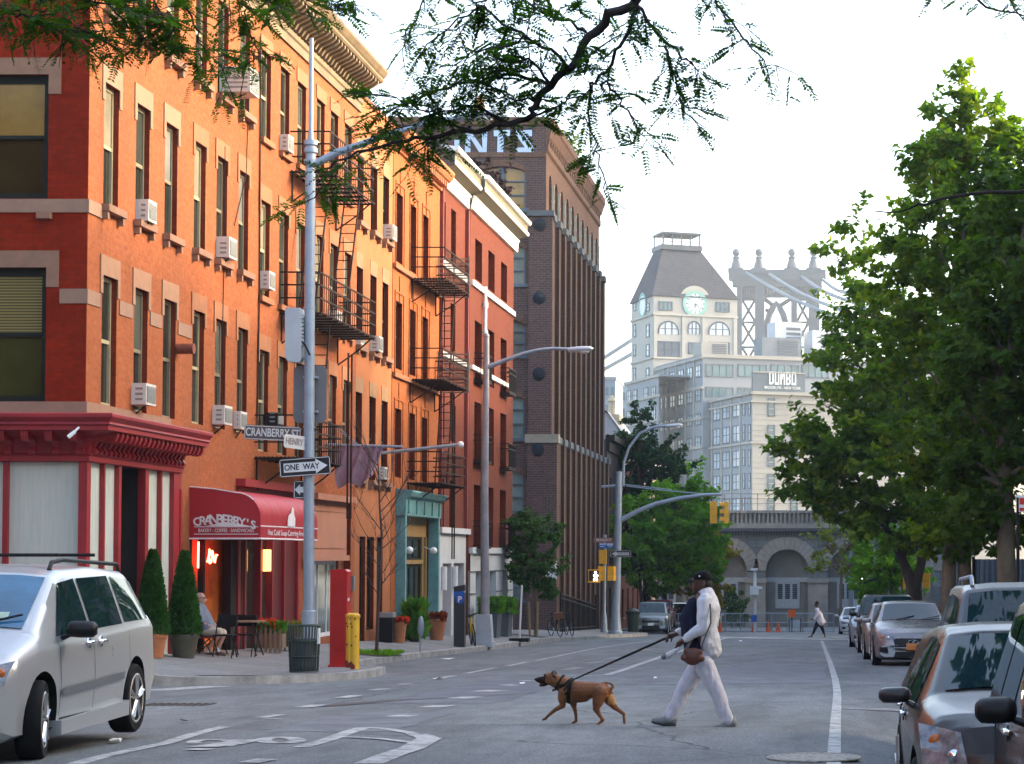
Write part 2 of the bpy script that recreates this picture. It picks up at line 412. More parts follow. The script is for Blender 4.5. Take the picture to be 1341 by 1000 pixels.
for i in range(len(KY)-1):
    for j in range(3):
        ya = KY[i]+(KY[i+1]-KY[i])*j/3; yb = KY[i]+(KY[i+1]-KY[i])*(j+1)/3
        a, b2 = kerbx(ya), kerbx(yb)
        if 38.0 > ya > 36.1: dz = -.0
        else: dz = 0
        A0 = (a, ya, zroad(a, ya)-.03); B0 = (b2, yb, zroad(b2, yb)-.03); A1 = (a-.01, ya, zwalk(a, ya)+dz+.004); B1_ = (b2-.01, yb, zwalk(b2, yb)+dz+.004)
        A2 = (a-.15, ya, zwalk(a-.15, ya)+.006); B2_ = (b2-.15, yb, zwalk(b2-.15, yb)+.006)
        mk.quad(A0, B0, B1_, A1); mk.quad(A1, B1_, B2_, A2)
z0 = zroad(-20, 35.4)
mk.grid([[(X, Y, zwalk(X, 35.4)+d) for X in (-40, -16, -13.2, -12.4, -11.6, -11.15)] for Y, d in ((35.28,-.6),(35.29,.006),(35.45,.008))])
M_KERB = pm('kerb_stone', (.30,.29,.27), .85, 0, .35, 2.5, .3, 14)
tag(mk.build('kerb', M_KERB), kind='structure')
def zr2(X, Y): return zroad(.0, Y)+.13
def zr3(X, Y): return zroad(2.6, Y)+.13
for nm, y0, y1 in (('pavement', -20, 22.5), ('pavement', 37.5, 106), ('pavement', 124, 165)):
    pavement(nm, [(y0+(y1-y0)*i/20, [2.72, 5, 9, 12]) for i in range(21)], zr3 if y1 < 30 else zr2)
    mk = MB()
    for i in range(20):
        ya, yb = y0+(y1-y0)*i/20, y0+(y1-y0)*(i+1)/20; f = zr3 if y1 < 30 else zr2
        mk.quad((2.58, ya, f(0,ya)-.2), (2.58, yb, f(0,yb)-.2), (2.59, yb, f(0,yb)+.004), (2.59, ya, f(0,ya)+.004))
        mk.quad((2.59, ya, f(0,ya)+.004), (2.59, yb, f(0,yb)+.004), (2.74, yb, f(0,yb)+.006), (2.74, ya, f(0,ya)+.006))
    tag(mk.build('kerb', M_KERB), kind='structure')
mk = MB()      # far left pavement beyond the crossing street
mk.grid([[(X, Y, zroad(-9, Y)+.14) for X in (-10.6, -13, -40)] for Y in (124, 140, 165, 200)])
mk.grid([[(-10.5, Y, zroad(-9, Y)+d) for Y in (124, 140, 165, 200)] for d in (-.05, .14)])
tag(mk.build('pavement', M_WALK), kind='structure')
mk = MB()      # tactile ramp at the corner and grass pit round the sapling
mk.grid([[(kerbx(Y)-.2-.25*i, Y, zwalk(kerbx(Y)-.3, Y)+.012) for i in range(6)] for Y in (36.4, 37, 37.6, 38.2)])
tag(mk.build('tactile_paving', pm('tactile_slab', (.20,.19,.18), .9, 0, .3, 14, .8, 40)), kind='structure')

# ---------- painted road marks ----------
def mark_mat():
    m, nt, b = newmat('road_paint'); L = nt.links
    tc = N(nt, 'ShaderNodeTexCoord'); n1 = N(nt, 'ShaderNodeTexNoise'); n1.inputs['Scale'].default_value = 5; n1.inputs['Detail'].default_value = 10; n1.inputs['Roughness'].default_value = .8
    L.new(tc.outputs['Object'], n1.inputs['Vector'])
    cr = N(nt, 'ShaderNodeValToRGB'); e = cr.color_ramp.elements
    e[0].position = .42; e[0].color = (.17,.18,.18,1); e[1].position = .56; e[1].color = (.46,.46,.44,1)
    L.new(n1.outputs['Fac'], cr.inputs['Fac']); L.new(cr.outputs[0], b.inputs['Base Color']); b.inputs['Roughness'].default_value = .7
    return m
M_MARK = mark_mat()
M_MARKF = pm('faded_road_paint', (.20,.20,.20), .75, 0, .45, 6)
def stroke(pts, w, up=.006):
    """a painted line of width w metres along photograph points laid onto the road"""
    g = [G(*p) for p in pts]; P = []
    f = []                              # densify
    for a, b in zip(g[:-1], g[1:]):
        n = max(1, int((b-a).length/.8))
        f += [a+(b-a)*i/n for i in range(n)]
    f.append(g[-1])
    for i, p in enumerate(f):
        t = f[min(i+1, len(f)-1)]-f[max(0, i-1)]; t.z = 0; t.normalize(); s = Vector((-t.y, t.x, 0))*w/2
        P.append([(q.x, q.y, zroad(q.x, q.y)+up) for q in (p-s, p, p+s)])
    return P
def mark(name, strokes, mat=None):
    mb = MB()
    for k, (pts, w) in enumerate(strokes): mb.grid(stroke(pts, w, .006+.0011*(k % 4)))
    return tag(mb.build(name, mat or M_MARK), kind='structure')
mark('lane_line', [([(1092,1030),(1092,990),(1093.6,961),(1094.3,943),(1095.9,923),(1096.5,907),(1093.6,889),(1087,867),(1080,849),(1076,839)], .12)])
mark('parking_tick', [([(1101,927.5),(1180,930)], .45)], M_MARKF)
mark('lane_line', [([(90,1003),(180,981),(215,974),(253,962),(280,955),(296,952)], .15)])
mark('lane_dashes', [([(342,940),(368,936)], .16), ([(352,941.5),(360,941)], .25), ([(397,926.8),(418,923.3)], .22), ([(447,914.5),(467,911)], .22), ([(488,904),(505,902)], .22), ([(523,896.4),(540,896)], .3)])
mark('lane_dashes', [([(518,938.5),(536,936.5)], .3), ([(561,926.6),(583,924)], .32), ([(596.6,915),(620.6,912.6)], .35), ([(629,906),(651,904)], .4), ([(659,897.4),(676,897)], .4), ([(682,891.6),(697,891.4)], .4), ([(326,999.5),(350,994.7)], .2)])
mark('bike_lane_arrow', [([(395,978.6),(430.6,968.6),(460,958),(477.6,952.8)], .17), ([(477.6,952.8),(502.6,954.4),(534,959.4),(553,965.3)], .13), ([(563,967),(540,980),(482,1000.8)], .24), ([(452.5,965.7),(502.6,968.4),(544.4,973.6)], .12), ([(545,962),(556,964.5),(563,968)], .22)])
ell = lambda cx, cy, rx, ry, a0, a1: [(cx+rx*math.cos(R(a0+(a1-a0)*i/24)), cy+ry*math.sin(R(a0+(a1-a0)*i/24))) for i in range(25)]
mark('bike_symbol', [(ell(367,969.6,23,3.6,0,360), .16), (ell(279,972.5,26,3.4,150,330), .13), ([(264,979),(300,974.5),(328,969)], .3), ([(251,983),(272,981)], .22), ([(300,974.5),(290,978)], .2)])
mark('stop_line', [([(197,904.3),(288,898.6)], .55)])
mark('bike_lane_line', [([(573.6,889),(592,885)], .2), ([(610,882),(649,874.5)], .14), ([(664,872.5),(692,866.5)], .16), ([(703,865),(775.7,849.7),(804.8,845.5),(853,839)], .13)])
mark('bike_lane_line', [([(745,884.6),(766,885.2),(795,883.7),(814.5,877.9),(834,871),(870.7,858.5),(925,843),(955,834)], .17)])
mark('lane_hatching', [([(741,877),(760,873.6)], .3), ([(770,868.7),(791,866.2)], .35), ([(798,863.3),(812.5,860.4)], .35), ([(832,852.7),(849,849.7)], .4), ([(783.5,875),(810.6,876.3)], .2), ([(795,868),(828,869)], .25), ([(818,862),(847.5,862.3)], .25), ([(832,856),(868.8,857.5)], .25)], M_MARKF)
mark('crosswalk', [([(x,834.5+.02*(x-950)),(x+13,834.7+.02*(x-937))], 2.6) for x in (921,949,979,1008,1039,1068,1096)])
mark('tar_seam', [([(700,893),(860,896),(1010,894),(1060,893)], .25), ([(420,925),(520,917),(690,908)], .3)], pm('tar', (.025,.026,.028), .5, 0, .3, 8))
c = G(1065.7, 993)
mb = MB(); mb.lathe([(.02,.010),(.33,.010),(.335,.014),(.37,.014),(.375,.010),(.40,.010),(.40,0)], (c.x, c.y, c.z+.004), 40)
tag(mb.build('manhole_cover', pm('worn_cast_iron', (.26,.25,.22), .6, .25, .6, 22, 1.2, 55), smooth=30), 'round pale worn manhole cover in the road at the end of the white line', 'manhole cover')
c = G(232, 923); mb = MB()
for i in range(9): mb.box(c.x-.42+i*.1, c.y-.3, c.z+.003, c.x-.365+i*.1, c.y+.3, c.z+.012)
tag(mb.build('drain_grate', pm('dark_cast_iron', (.05,.048,.046), .6, .3, .3, 9)), 'rusty drain grate set into the asphalt behind the silver minivan', 'drain grate')
mb = MB()
for (x, y, s) in ((575,889,.16),(587,864,.2),(241,947,.06),(152,973,.07),(683,897,.07),(858,890,.05),(970,840,.09)):
    c = G(x, y); k = len(mb.v)
    mb.add([(c.x+s*random.uniform(.4,1)*math.cos(a)*1.2, c.y+2*s*random.uniform(.5,1)*math.sin(a), c.z+.01+random.uniform(0,.05)) for a in (0,1.3,2.3,3.4,4.6,5.4)], [(0,1,2),(0,2,3),(0,3,4),(0,4,5)])
tag(mb.build('litter', M_PAINTW), 'small scraps of pale paper scattered over the asphalt', 'litter', kind='stuff')

for k, (x, y, w_, l_, c) in enumerate(((640,905,1.6,9,.115),(1010,880,2.2,14,.14),(480,945,1.3,4,.13),(800,846,2.0,16,.135))):
    c0 = G(x, y); mb = MB(); mb.grid([[(c0.x+w_*(i/4-.5)+random.uniform(-.04,.04), c0.y+l_*(j/6-.5), zroad(c0.x+w_*(i/4-.5), c0.y+l_*(j/6-.5))+.0035) for i in range(5)] for j in range(7)])
    tag(mb.build('asphalt_patch', pm('patch_asphalt_%d' % k, (c,c*1.06,c*1.15), .85, 0, .35, 1.6, .4, 60)), kind='structure')
# ---------- haze ----------
hz = bpy.data.materials.new('air'); hz.use_nodes = True; nt = hz.node_tree; nt.nodes.clear()
out = nt.nodes.new('ShaderNodeOutputMaterial'); pv = nt.nodes.new('ShaderNodeVolumePrincipled')
pv.inputs['Color'].default_value = (.80,.90,1,1); pv.inputs['Density'].default_value = .00024; pv.inputs['Anisotropy'].default_value = .35
nt.links.new(pv.outputs[0], out.inputs['Volume'])
mb = MB(); mb.box(-870, -80, -8, 870, 1180, 120)
tag(mb.build('haze', hz), 'pale bluish haze in the air over the far end of the street', 'haze', kind='stuff')
# ---------- buildings on the left ----------
hen = lambda X: (lambda u, z, d: (X-d, u, z))         # wall plane facing the street; d goes into the wall
sou = lambda Y: (lambda u, z, d: (u, Y+d, z))         # wall plane facing the camera
Z = lambda z: z+CAMZ
def wall(mb, fn, u0, u1, z0, z1, ops, depth=.2, reveal_mi=None):
    us = sorted(set([u0,u1]+[o[0] for o in ops]+[o[1] for o in ops])); zs = sorted(set([z0,z1]+[o[2] for o in ops]+[o[3] for o in ops]))
    us = [u for u in us if u0 <= u <= u1]; zs = [z for z in zs if z0 <= z <= z1]
    for a, b in zip(us[:-1], us[1:]):
        for c, d in zip(zs[:-1], zs[1:]):
            mu, mz = (a+b)/2, (c+d)/2
            if any(o[0] < mu < o[1] and o[2] < mz < o[3] for o in ops): continue
            mb.quad(fn(a,c,0), fn(b,c,0), fn(b,d,0), fn(a,d,0))
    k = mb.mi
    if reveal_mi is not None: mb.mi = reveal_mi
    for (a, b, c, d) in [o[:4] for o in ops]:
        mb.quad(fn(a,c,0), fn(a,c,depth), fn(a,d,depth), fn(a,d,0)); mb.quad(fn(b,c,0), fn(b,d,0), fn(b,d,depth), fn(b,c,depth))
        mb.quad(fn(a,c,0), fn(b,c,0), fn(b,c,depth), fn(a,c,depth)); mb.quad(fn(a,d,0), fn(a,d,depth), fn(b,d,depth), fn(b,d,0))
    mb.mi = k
def fbox(mb, fn, u0, u1, z0, z1, d0, d1):
    a = fn(u0,z0,d0); b = fn(u1,z1,d1)
    mb.box(min(a[0],b[0]),min(a[1],b[1]),min(a[2],b[2]),max(a[0],b[0]),max(a[1],b[1]),max(a[2],b[2]))
def window(root, fn, u0, u1, z0, z1, d=.12, fw=.07, fmat=None, gmat=None, rail=True, mull=0, upper=None, bars=0):
    mb = MB()
    fbox(mb, fn, u0, u0+fw, z0, z1, d, d+.08); fbox(mb, fn, u1-fw, u1, z0, z1, d, d+.08)
    fbox(mb, fn, u0+fw, u1-fw, z1-fw*1.3, z1, d, d+.08); fbox(mb, fn, u0+fw, u1-fw, z0, z0+fw, d, d+.08)
    zm = (z0+z1)/2
    if rail: fbox(mb, fn, u0+fw, u1-fw, zm-.03, zm+.04, d+.01, d+.07)
    for i in range(mull):
        u = u0+(u1-u0)*(i+1)/(mull+1); fbox(mb, fn, u-.02, u+.02, z0+fw, z1-fw, d+.015, d+.065)
    for i in range(bars):
        z = z0+(z1-z0)*(i+1)/(bars+1); fbox(mb, fn, u0+fw, u1-fw, z-.015, z+.015, d+.016, d+.064)
    f = mb.build('window', fmat or M_WFRAME, root)
    p = MB(); a, b = u0+fw*.5, u1-fw*.5
    if rail:
        p.quad(fn(a,zm,d+.03), fn(b,zm,d+.03), fn(b,z1-.02,d+.03), fn(a,z1-.02,d+.03)); p.mi = 1
        p.quad(fn(a,z0+.02,d+.055), fn(b,z0+.02,d+.055), fn(b,zm,d+.055), fn(a,zm,d+.055))
        p.build('pane', [upper or gmat or M_WGLASS, gmat or M_WGLASS], f)
    else:
        p.quad(fn(a,z0+.02,d+.04), fn(b,z0+.02,d+.04), fn(b,z1-.02,d+.04), fn(a,z1-.02,d+.04)); p.build('pane', gmat or M_WGLASS, f)
    return f
def sill(root, fn, u0, u1, z, mat, h=.13, p=.14, brk=True, ext=.1):
    mb = MB(); fbox(mb, fn, u0-ext, u1+ext, z-h, z, -p, .05)
    if brk:
        for u in (u0-ext+.03, u1+ext-.13): fbox(mb, fn, u, u+.1, z-h-.14, z-h, -p*.75, 0)
    return mb.build('sill', mat, root)
def lintel(root, fn, u0, u1, z, mat, h=.34, ear=.12, drop=.32, p=.025):
    mb = MB(); fbox(mb, fn, u0-ear, u1+ear, z, z+h, -p, .02)
    if drop:
        fbox(mb, fn, u0-ear, u0, z-drop, z, -p, .02); fbox(mb, fn, u1, u1+ear, z-drop, z, -p, .02)
    return mb.build('lintel', mat, root)
def profile_run(mb, prof, path):
    """prof: (outward, z); path: function(outward) -> list of XY points"""
    P = [[(x, y, z) for x, y in path(o)] for o, z in prof]; mb.grid(P)
    for k in (0, -1): mb.add([r[k] for r in P], [tuple(range(len(P)))])

OR1, OR2, ORM = (.345,.106,.041), (.29,.083,.030), (.31,.116,.052)
M_OB = brick('orange_painted_brick', OR1, OR2, ORM, stain=.6, stain_col=(.20,.075,.036), bump=.45)
M_RB = brick('dark_red_brick', (.25,.017,.003), (.20,.012,.002), (.14,.022,.008), stain=.45, stain_col=(.09,.010,.004))
M_PEACH = pm('peach_stucco', (.38,.145,.062), .9, 0, .16, .7, .25, 25, spec=.1)
M_ORST = brick('orange_stucco_brick', (.35,.108,.034), (.30,.088,.028), (.31,.11,.045), stain=.25, stain_col=(.3,.12,.06), bump=.15)
M_RDB = brick('red_brown_brick', (.15,.042,.024), (.125,.034,.019), (.14,.052,.034), stain=.25, stain_col=(.2,.05,.03), bump=.25)
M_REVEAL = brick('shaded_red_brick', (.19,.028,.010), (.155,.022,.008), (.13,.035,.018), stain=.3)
M_STONE = pm('beige_lintel_stone', (.31,.165,.092), .85, 0, .12, 3, .15)
M_BROWNST = pm('brownstone', (.24,.125,.075), .85, 0, .15, 3, .15)
M_FADST = pm('faded_painted_lintel', (.29,.115,.046), .85, 0, .15, 3, .1)
M_CORN = pm('weathered_tin_cornice', (.165,.115,.062), .75, 0, .35, 1.5, .2)
M_SHOP = pm('crimson_shop_paint', (.26,.012,.016), .5, 0, .2, 2, .05)
M_SHOPD = pm('dark_crimson_paint', (.11,.005,.006), .5, 0, .2, 2)
M_BLIND = pm('tan_blind_behind_glass', (.235,.130,.026), .16, 0, .2, 1.5, spec=.25)
M_CURT = pm('grey_curtain_behind_glass', (.50,.50,.43), .16, 0, .08, 1.2, spec=.4, stretch=(14,1,1))
M_CURT2 = pm('white_curtain_behind_glass', (.52,.58,.52), .16, 0, .15, 1.2, spec=.5, stretch=(1,10,1))
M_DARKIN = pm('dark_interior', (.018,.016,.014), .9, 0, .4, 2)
def slats():
    m, nt, b = newmat('venetian_blind'); L = nt.links
    tc = N(nt, 'ShaderNodeTexCoord'); wv = N(nt, 'ShaderNodeTexWave', bands_direction='Z'); wv.inputs['Scale'].default_value = 6.0
    L.new(tc.outputs['Object'], wv.inputs['Vector']); cr = N(nt, 'ShaderNodeValToRGB')
    cr.color_ramp.elements[0].color = (.05,.05,.02,1); cr.color_ramp.elements[1].color = (.26,.20,.075,1)
    L.new(wv.outputs['Fac'], cr.inputs['Fac']); L.new(cr.outputs[0], b.inputs['Base Color']); b.inputs['Roughness'].default_value = .16; b.inputs['Specular IOR Level'].default_value = .25
    return m
M_SLAT = slats()

# --- the corner row: three orange houses under one bracketed cornice ---
C0, C1 = 37.8, 59.3
root = thing('corner_building', 'orange painted brick corner building with red shop cornice and bracketed roofline', 'building', (LX, C0, -.6))
h = hen(LX); s_ = sou(C0)
def yy(x): return fd(x)
cols = [130.1,172.6,211,249.8,279.3,308.5,337,362.4,385,410.6,429,447.5]
WW = .80; ops = []; spec = []
for i, x in enumerate(cols):
    u0 = yy(x); k = 0 if i < 6 else 1
    e = WW if i < 6 else .84
    dz = (0, 0, 0) if k == 0 else (-.32, -.36, -.24)
    for fl, (a, b) in enumerate(((2.75,5.10),(6.38,8.62),(9.95,12.0))):
        a += dz[fl]; b += dz[fl]
        ops.append((u0, u0+e, Z(a), Z(b))); spec.append((i, fl, u0, u0+e, Z(a), Z(b)))
base = -1.6
shop_ops = []
mb = MB()
gz = Z(1.72)
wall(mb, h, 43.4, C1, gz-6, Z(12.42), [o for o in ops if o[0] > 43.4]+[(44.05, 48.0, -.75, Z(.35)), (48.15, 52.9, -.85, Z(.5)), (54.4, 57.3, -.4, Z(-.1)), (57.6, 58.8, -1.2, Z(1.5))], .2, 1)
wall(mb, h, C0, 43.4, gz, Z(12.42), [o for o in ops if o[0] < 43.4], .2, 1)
# wall above the frieze, roof slab, far side and rear
mb.quad(h(C0,Z(12.42),0), h(C1,Z(12.42),0), h(C1,Z(13.2),0), h(C0,Z(13.2),0))
mb.build('wall', [M_OB, M_REVEAL], root)
mb = MB()
cw = [(-15.45,-13.92,Z(6.35),Z(8.57)),(-15.45,-13.92,Z(2.74),Z(5.12)),(-15.45,-13.92,Z(9.95),Z(12.0)),(-18.6,-17.1,Z(6.35),Z(8.57)),(-18.6,-17.1,Z(2.74),Z(5.12))]
wall(mb, s_, -30, LX, gz, Z(13.2), cw, .16)
mb.quad((-30,C1,-4),(LX,C1,-4),(LX,C1,Z(13.0)),(-30,C1,Z(13.0))); mb.quad((-30,C0,-2),(-30,C1,-2),(-30,C1,Z(13.2)),(-30,C0,Z(13.2)))
mb.build('side_wall', M_RB, root)
mb = MB(); mb.box(-30,C0+.01,Z(12.9),LX-.02,C1-.01,Z(13.1)); mb.build('roof', pm('tar_roof', (.05,.05,.05), .9), root)
for k, (i, fl, a, b, c, d) in enumerate(spec):
    window(root, h, a, b, c, d, .10, .055, M_WFRAME if i % 3 else pm('window_frame_cream', (.36,.31,.18), .6, 0, .15, 5), upper=[M_WGLASS, glassy('half_drawn_blind', (.26,.23,.16), .15, .3), M_WGLASS, glassy('pale_curtain_pane', (.20,.20,.18), .15, .3), glassy('pane_grey_green', (.09,.10,.08), .08, .4), glassy('pane_dim', (.05,.055,.045), .05, .45)][(k*7+i) % 6])
    fad = M_STONE if i < 3 else M_FADST
    lintel(root, h, a, b, d, fad, .36 if fl < 2 else .34, .13, .34 if i < 3 else (.3 if fl < 2 else 0))
    if fl > 0: sill(root, h, a, b, c, M_BROWNST if i < 6 else M_FADST, brk=True if i < 6 else (fl == 1 and i > 8), p=.15 if i < 6 else .1)
for k, (a, b, c, d) in enumerate(cw):
    window(root, s_, a, b, c, d, .10, .11, M_DFRAME, glassy('pane_brown', (.030,.020,.006), .08, .2) if k != 1 else glassy('pane_olive', (.038,.038,.010), .08, .2), upper=M_BLIND if k in (0,3,2) else M_SLAT)
    lintel(root, s_, a, b, d, M_BROWNST, .30, .22, .35)
mb = MB()
for z0, z1 in ((4.48,4.74),):
    fbox(mb, s_, -13.68, LX+.005, Z(z0), Z(z1), -.02, .01); fbox(mb, h, C0-.023, yy(130.1)-.13, Z(z0), Z(z1), -.02, .01)
    for a, b in zip(cols[:3], cols[1:4]): fbox(mb, h, yy(a)+WW+.13, yy(b)-.13, Z(z0), Z(z1), -.02, .01)
fbox(mb, s_, -30, LX+.01, Z(6.10), Z(6.34), -.03, .01); fbox(mb, h, C0-.033, yy(128)-.05, Z(6.10), Z(6.34), -.03, .01)
fbox(mb, s_, -30, LX+.01, Z(2.50), Z(2.735), -.04, .01); fbox(mb, h, C0-.043, 42.6, Z(2.42), Z(2.735), -.04, .01)
mb.build('band_course', pm('band_stone', (.27,.155,.10), .85, 0, .15, 2.5, .15), root)
mb = MB()
for u in (-13.95,-15.55): fbox(mb, s_, u-.12, u+.12, Z(5.98), Z(6.10), -.14, .01)
mb.pieces('sill_bracket', M_BROWNST, root)
# roof cornice
mb = MB(); pr = [(0,12.42),(.06,12.42),(.06,12.62),(.10,12.66),(.10,12.78),(.05,12.80),(.05,13.15),(.62,13.25),(.66,13.30),(.66,13.36),(.70,13.40),(.78,13.52),(.78,13.60),(0,13.66)]
profile_run(mb, [(o, Z(z)) for o, z in pr], lambda o: [(-30, C0-o), (LX+o, C0-o), (LX+o, C1+.25)])
nb = int((C1-C0)/.34)
for i in range(nb):
    y = C0+.2+i*.34
    mb.prism([(.05,12.82),(.16,12.82),(.24,12.95),(.50,13.08),(.60,13.16),(.60,13.24),(.05,13.16)], lambda p, q, t, y=y: (LX+p, y+t, Z(q)), 0, .13)
mb.build('roof_cornice', M_CORN, root)
# shop cornice with corbels
SC = -13.2
mb = MB(); pr = [(.04,1.66),(.12,1.68),(.12,1.76),(.16,1.79),(.10,1.82),(.10,2.08),(.58,2.20),(.62,2.20),(.62,2.27),(.66,2.30),(.64,2.34),(.72,2.42),(.72,2.47),(.70,2.49),(.02,2.54)]
profile_run(mb, [(o, Z(z)) for o, z in pr], lambda o: [(-30, C0-o), (LX+o, C0-o), (LX+o, 43.15)])
mb.build('shop_cornice', M_SHOP, root)
mb = MB()
def corbel(fnp, t0, w):
    mb.prism([(.10,1.84),(.17,1.80),(.20,1.86),(.15,1.93),(.20,2.02),(.34,2.06),(.42,2.00),(.52,2.03),(.56,2.12),(.56,2.19),(.10,2.10)], lambda p, q, t: fnp(p, t0+t, Z(q)), 0, w)
for i in range(21): corbel(lambda p, t, z: (LX+p, t, z), C0+.02+i*.258, .11)
for i in range(26): corbel(lambda p, t, z: (t, C0-p, z), -13.3-i*.42, .13)
mb.pieces('corbel', M_SHOP, root)
# corner shop front
mb = MB()
gy = [(C0-.12, 37.9),(38.5,38.56),(39.25,39.33),(40.15,40.25),(42.0,42.1),(43.05,43.2)]
for a, b in [(37.72,37.92),(38.62,38.69),(39.42,39.56),(40.95,41.15),(41.92,41.99),(42.72,42.92)]: fbox(mb, hen(LX+.04), a, b, -1.2, Z(1.67), -.03, .12)
for a in (-13.28,-14.62,-16.3,-18,-19.6): fbox(mb, sou(C0-.04), a, a+.09 if a < -13.3 else a+.12, -1.2, Z(1.67), -.03, .12)
fbox(mb, hen(LX+.04), 37.92, 39.42, -1.2, -.55, -.02, .12); fbox(mb, hen(LX+.04), 41.15, 42.72, -1.2, -.7, -.02, .12)
fbox(mb, sou(C0-.04), -30, -13.2, -1.2, -.35, -.02, .12)
fbox(mb, hen(LX+.04), 42.92, 43.3, -1.4, Z(2.1), .0, .12)
mb.build('shop_frame', M_SHOP, root)
mb = MB(); f1 = hen(LX+.04)
for a, b in ((37.92,38.62),(38.69,39.42),(41.15,41.92),(41.99,42.72)):
    for z0, z1 in ((-.7, Z(1.67)),): mb.quad(f1(a,z0,.06), f1(b,z0,.06), f1(b,z1,.06), f1(a,z1,.06))
mb.build('shop_window', M_CURT2, root)
mb = MB(); f2 = sou(C0-.04); mb.quad(f2(-30,-.4,.06), f2(-13.3,-.4,.06), f2(-13.3,Z(1.67),.06), f2(-30,Z(1.67),.06)); mb.build('shop_window', M_CURT, root)
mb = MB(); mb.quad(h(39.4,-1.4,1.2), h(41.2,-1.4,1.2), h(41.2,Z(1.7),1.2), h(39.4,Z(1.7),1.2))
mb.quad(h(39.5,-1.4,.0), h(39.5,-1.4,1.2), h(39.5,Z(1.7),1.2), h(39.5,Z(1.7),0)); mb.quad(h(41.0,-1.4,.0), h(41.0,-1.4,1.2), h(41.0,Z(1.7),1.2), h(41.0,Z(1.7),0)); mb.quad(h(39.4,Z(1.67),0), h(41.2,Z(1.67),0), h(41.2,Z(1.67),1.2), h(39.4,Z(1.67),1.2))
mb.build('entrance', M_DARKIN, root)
mb = MB(); fbox(mb, h, 39.7, 40.85, -1.3, Z(.9), 1.05, 1.12); fbox(mb, h, 39.85, 40.7, -.25, -.1, 1.0, 1.05); mb.build('door', pm('brown_door', (.05,.035,.02), .4), root)
# cafe front of the second house
mb = MB(); fbox(mb, h, 43.2, 43.32, -1.6, Z(1.35), -.06, .15)
for a, b in ((47.5,47.7),(48.05,48.17),(49.35,49.5),(50.4,50.52),(51.5,51.62),(52.8,53.0)): fbox(mb, h, a, b, -1.7, Z(.52), -.05, .18)
fbox(mb, h, 47.5, 53.0, Z(.5), Z(1.55), -.03, .1); fbox(mb, h, 47.4, 53.1, Z(1.55), Z(1.72), -.22, .1)
fbox(mb, h, 48.1, 53.0, -1.7, -.55, -.02, .15)
mb.pieces('cafe_front', M_SHOP, root)
mb = MB()
for a, b in ((48.17,49.35),(49.5,50.4)): mb.quad(h(a,-.55,.1), h(b,-.55,.1), h(b,Z(.5),.1), h(a,Z(.5),.1))
mb.pieces('cafe_door_glass', M_WGLASS, root)
mb = MB(); fbox(mb, h, 50.52, 52.8, -1.7, Z(.5), .02, .1); mb.build('cafe_panel', M_SHOPD, root)
mb = MB(); mb.quad(h(43.3,-.85,.25), h(47.6,-.85,.25), h(47.6,Z(.4),.25), h(43.3,Z(.4),.25)); mb.build('cafe_backwall', pm('painted_cafe_glow', (.60,.15,.012), .7, 0, .45, 1.2), root)  # bright orange stands in for the glow inside the cafe
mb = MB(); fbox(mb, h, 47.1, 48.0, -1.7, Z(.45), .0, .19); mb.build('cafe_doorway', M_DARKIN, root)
mb = MB(); fbox(mb, h, 44.1, 47.0, -1.6, -.72, -.05, .1); fbox(mb, h, 44.6, 47.05, -.72, -.66, -.18, .1); fbox(mb, h, 44.8, 47.0, -.9, -.84, -.12, .0)
mb.build('cafe_counter', pm('pale_counter', (.55,.54,.50), .5), root)
mb = MB(); fbox(mb, h, 44.05, 44.13, -.72, Z(.4), -.02, .1); fbox(mb, h, 46.95, 47.08, -.72, Z(.4), -.04, .1); fbox(mb, h, 44.95, 45.08, -.72, Z(.4), -.02, .1)
mb.pieces('cafe_window_frame', M_BLACK, root)
ne = emit('red_neon', (1, .06, .03), 6)
mb = MB()
mb.tube([h(44.7,Z(-.25)+.0,.02), h(44.72,Z(.30),.02)], .02, 6)
pts = [h(45.3+.09*i, Z(-.12)+.09*math.sin(i*1.9)+.012*i, .0) for i in range(9)]; mb.tube(pts, .022, 6)
mb.tube([h(45.4,Z(-.02),.0), h(45.45,Z(.14),.0), h(45.55,Z(.02),.0), h(45.65,Z(.11),0), h(45.75,Z(-.02),0)], .02, 6)
mb.pieces('neon_sign', ne, root)
M_LAMPG = emit('warm_lamp_glass', (1, .42, .10), .8)
mb = MB(); fbox(mb, h, 49.55, 50.0, Z(-.35), Z(.15), -.12, -.05); mb.build('menu_lamp', M_LAMPG, root)
# third house: boxed shop sign, narrow window, two dark doors
mb = MB(); fbox(mb, h, 53.4, 57.35, Z(.02), Z(1.42), -.22, .02); fbox(mb, h, 53.3, 57.6, Z(1.42), Z(1.58), -.42, .02); fbox(mb, h, 53.4, 57.45, Z(-.12), Z(.02), -.28, .02)
fbox(mb, h, 53.7, 57.0, Z(1.15), Z(1.2), -.24, -.2); fbox(mb, h, 53.7, 57.0, Z(.2), Z(.25), -.24, -.2)
mb.build('shop_signboard', pm('salmon_board', (.42,.18,.105), .8, 0, .12, 1.5), root)
fbw = MB(); fbox(fbw, h, 53.2, 57.2, Z(2.0), Z(2.06), -.2, 0)
window(root, h, 54.4, 57.3, -.4, Z(-.1), .05, .1, M_PAINTW, glassy('pane_pale', (.2,.22,.2), .06, .7), rail=False, mull=2)
mb = MB(); fbox(mb, h, 57.6, 58.8, -1.3, Z(1.5), .19, .22); mb.build('door', pm('brown_red_door', (.10,.02,.012), .6), root)
mb = MB(); fbox(mb, h, 52.95, 54.35, -1.9, -.4, -.02, .05); mb.build('plinth', brick('plain_red_brick', (.30,.085,.04), (.25,.07,.035), (.3,.2,.15)), root)
mb = MB(); fbox(mb, h, 58.85, 59.05, Z(-.95), Z(-.55), -.08, .0); mb.build('intercom', pm('grey_box', (.22,.2,.2), .5), root)
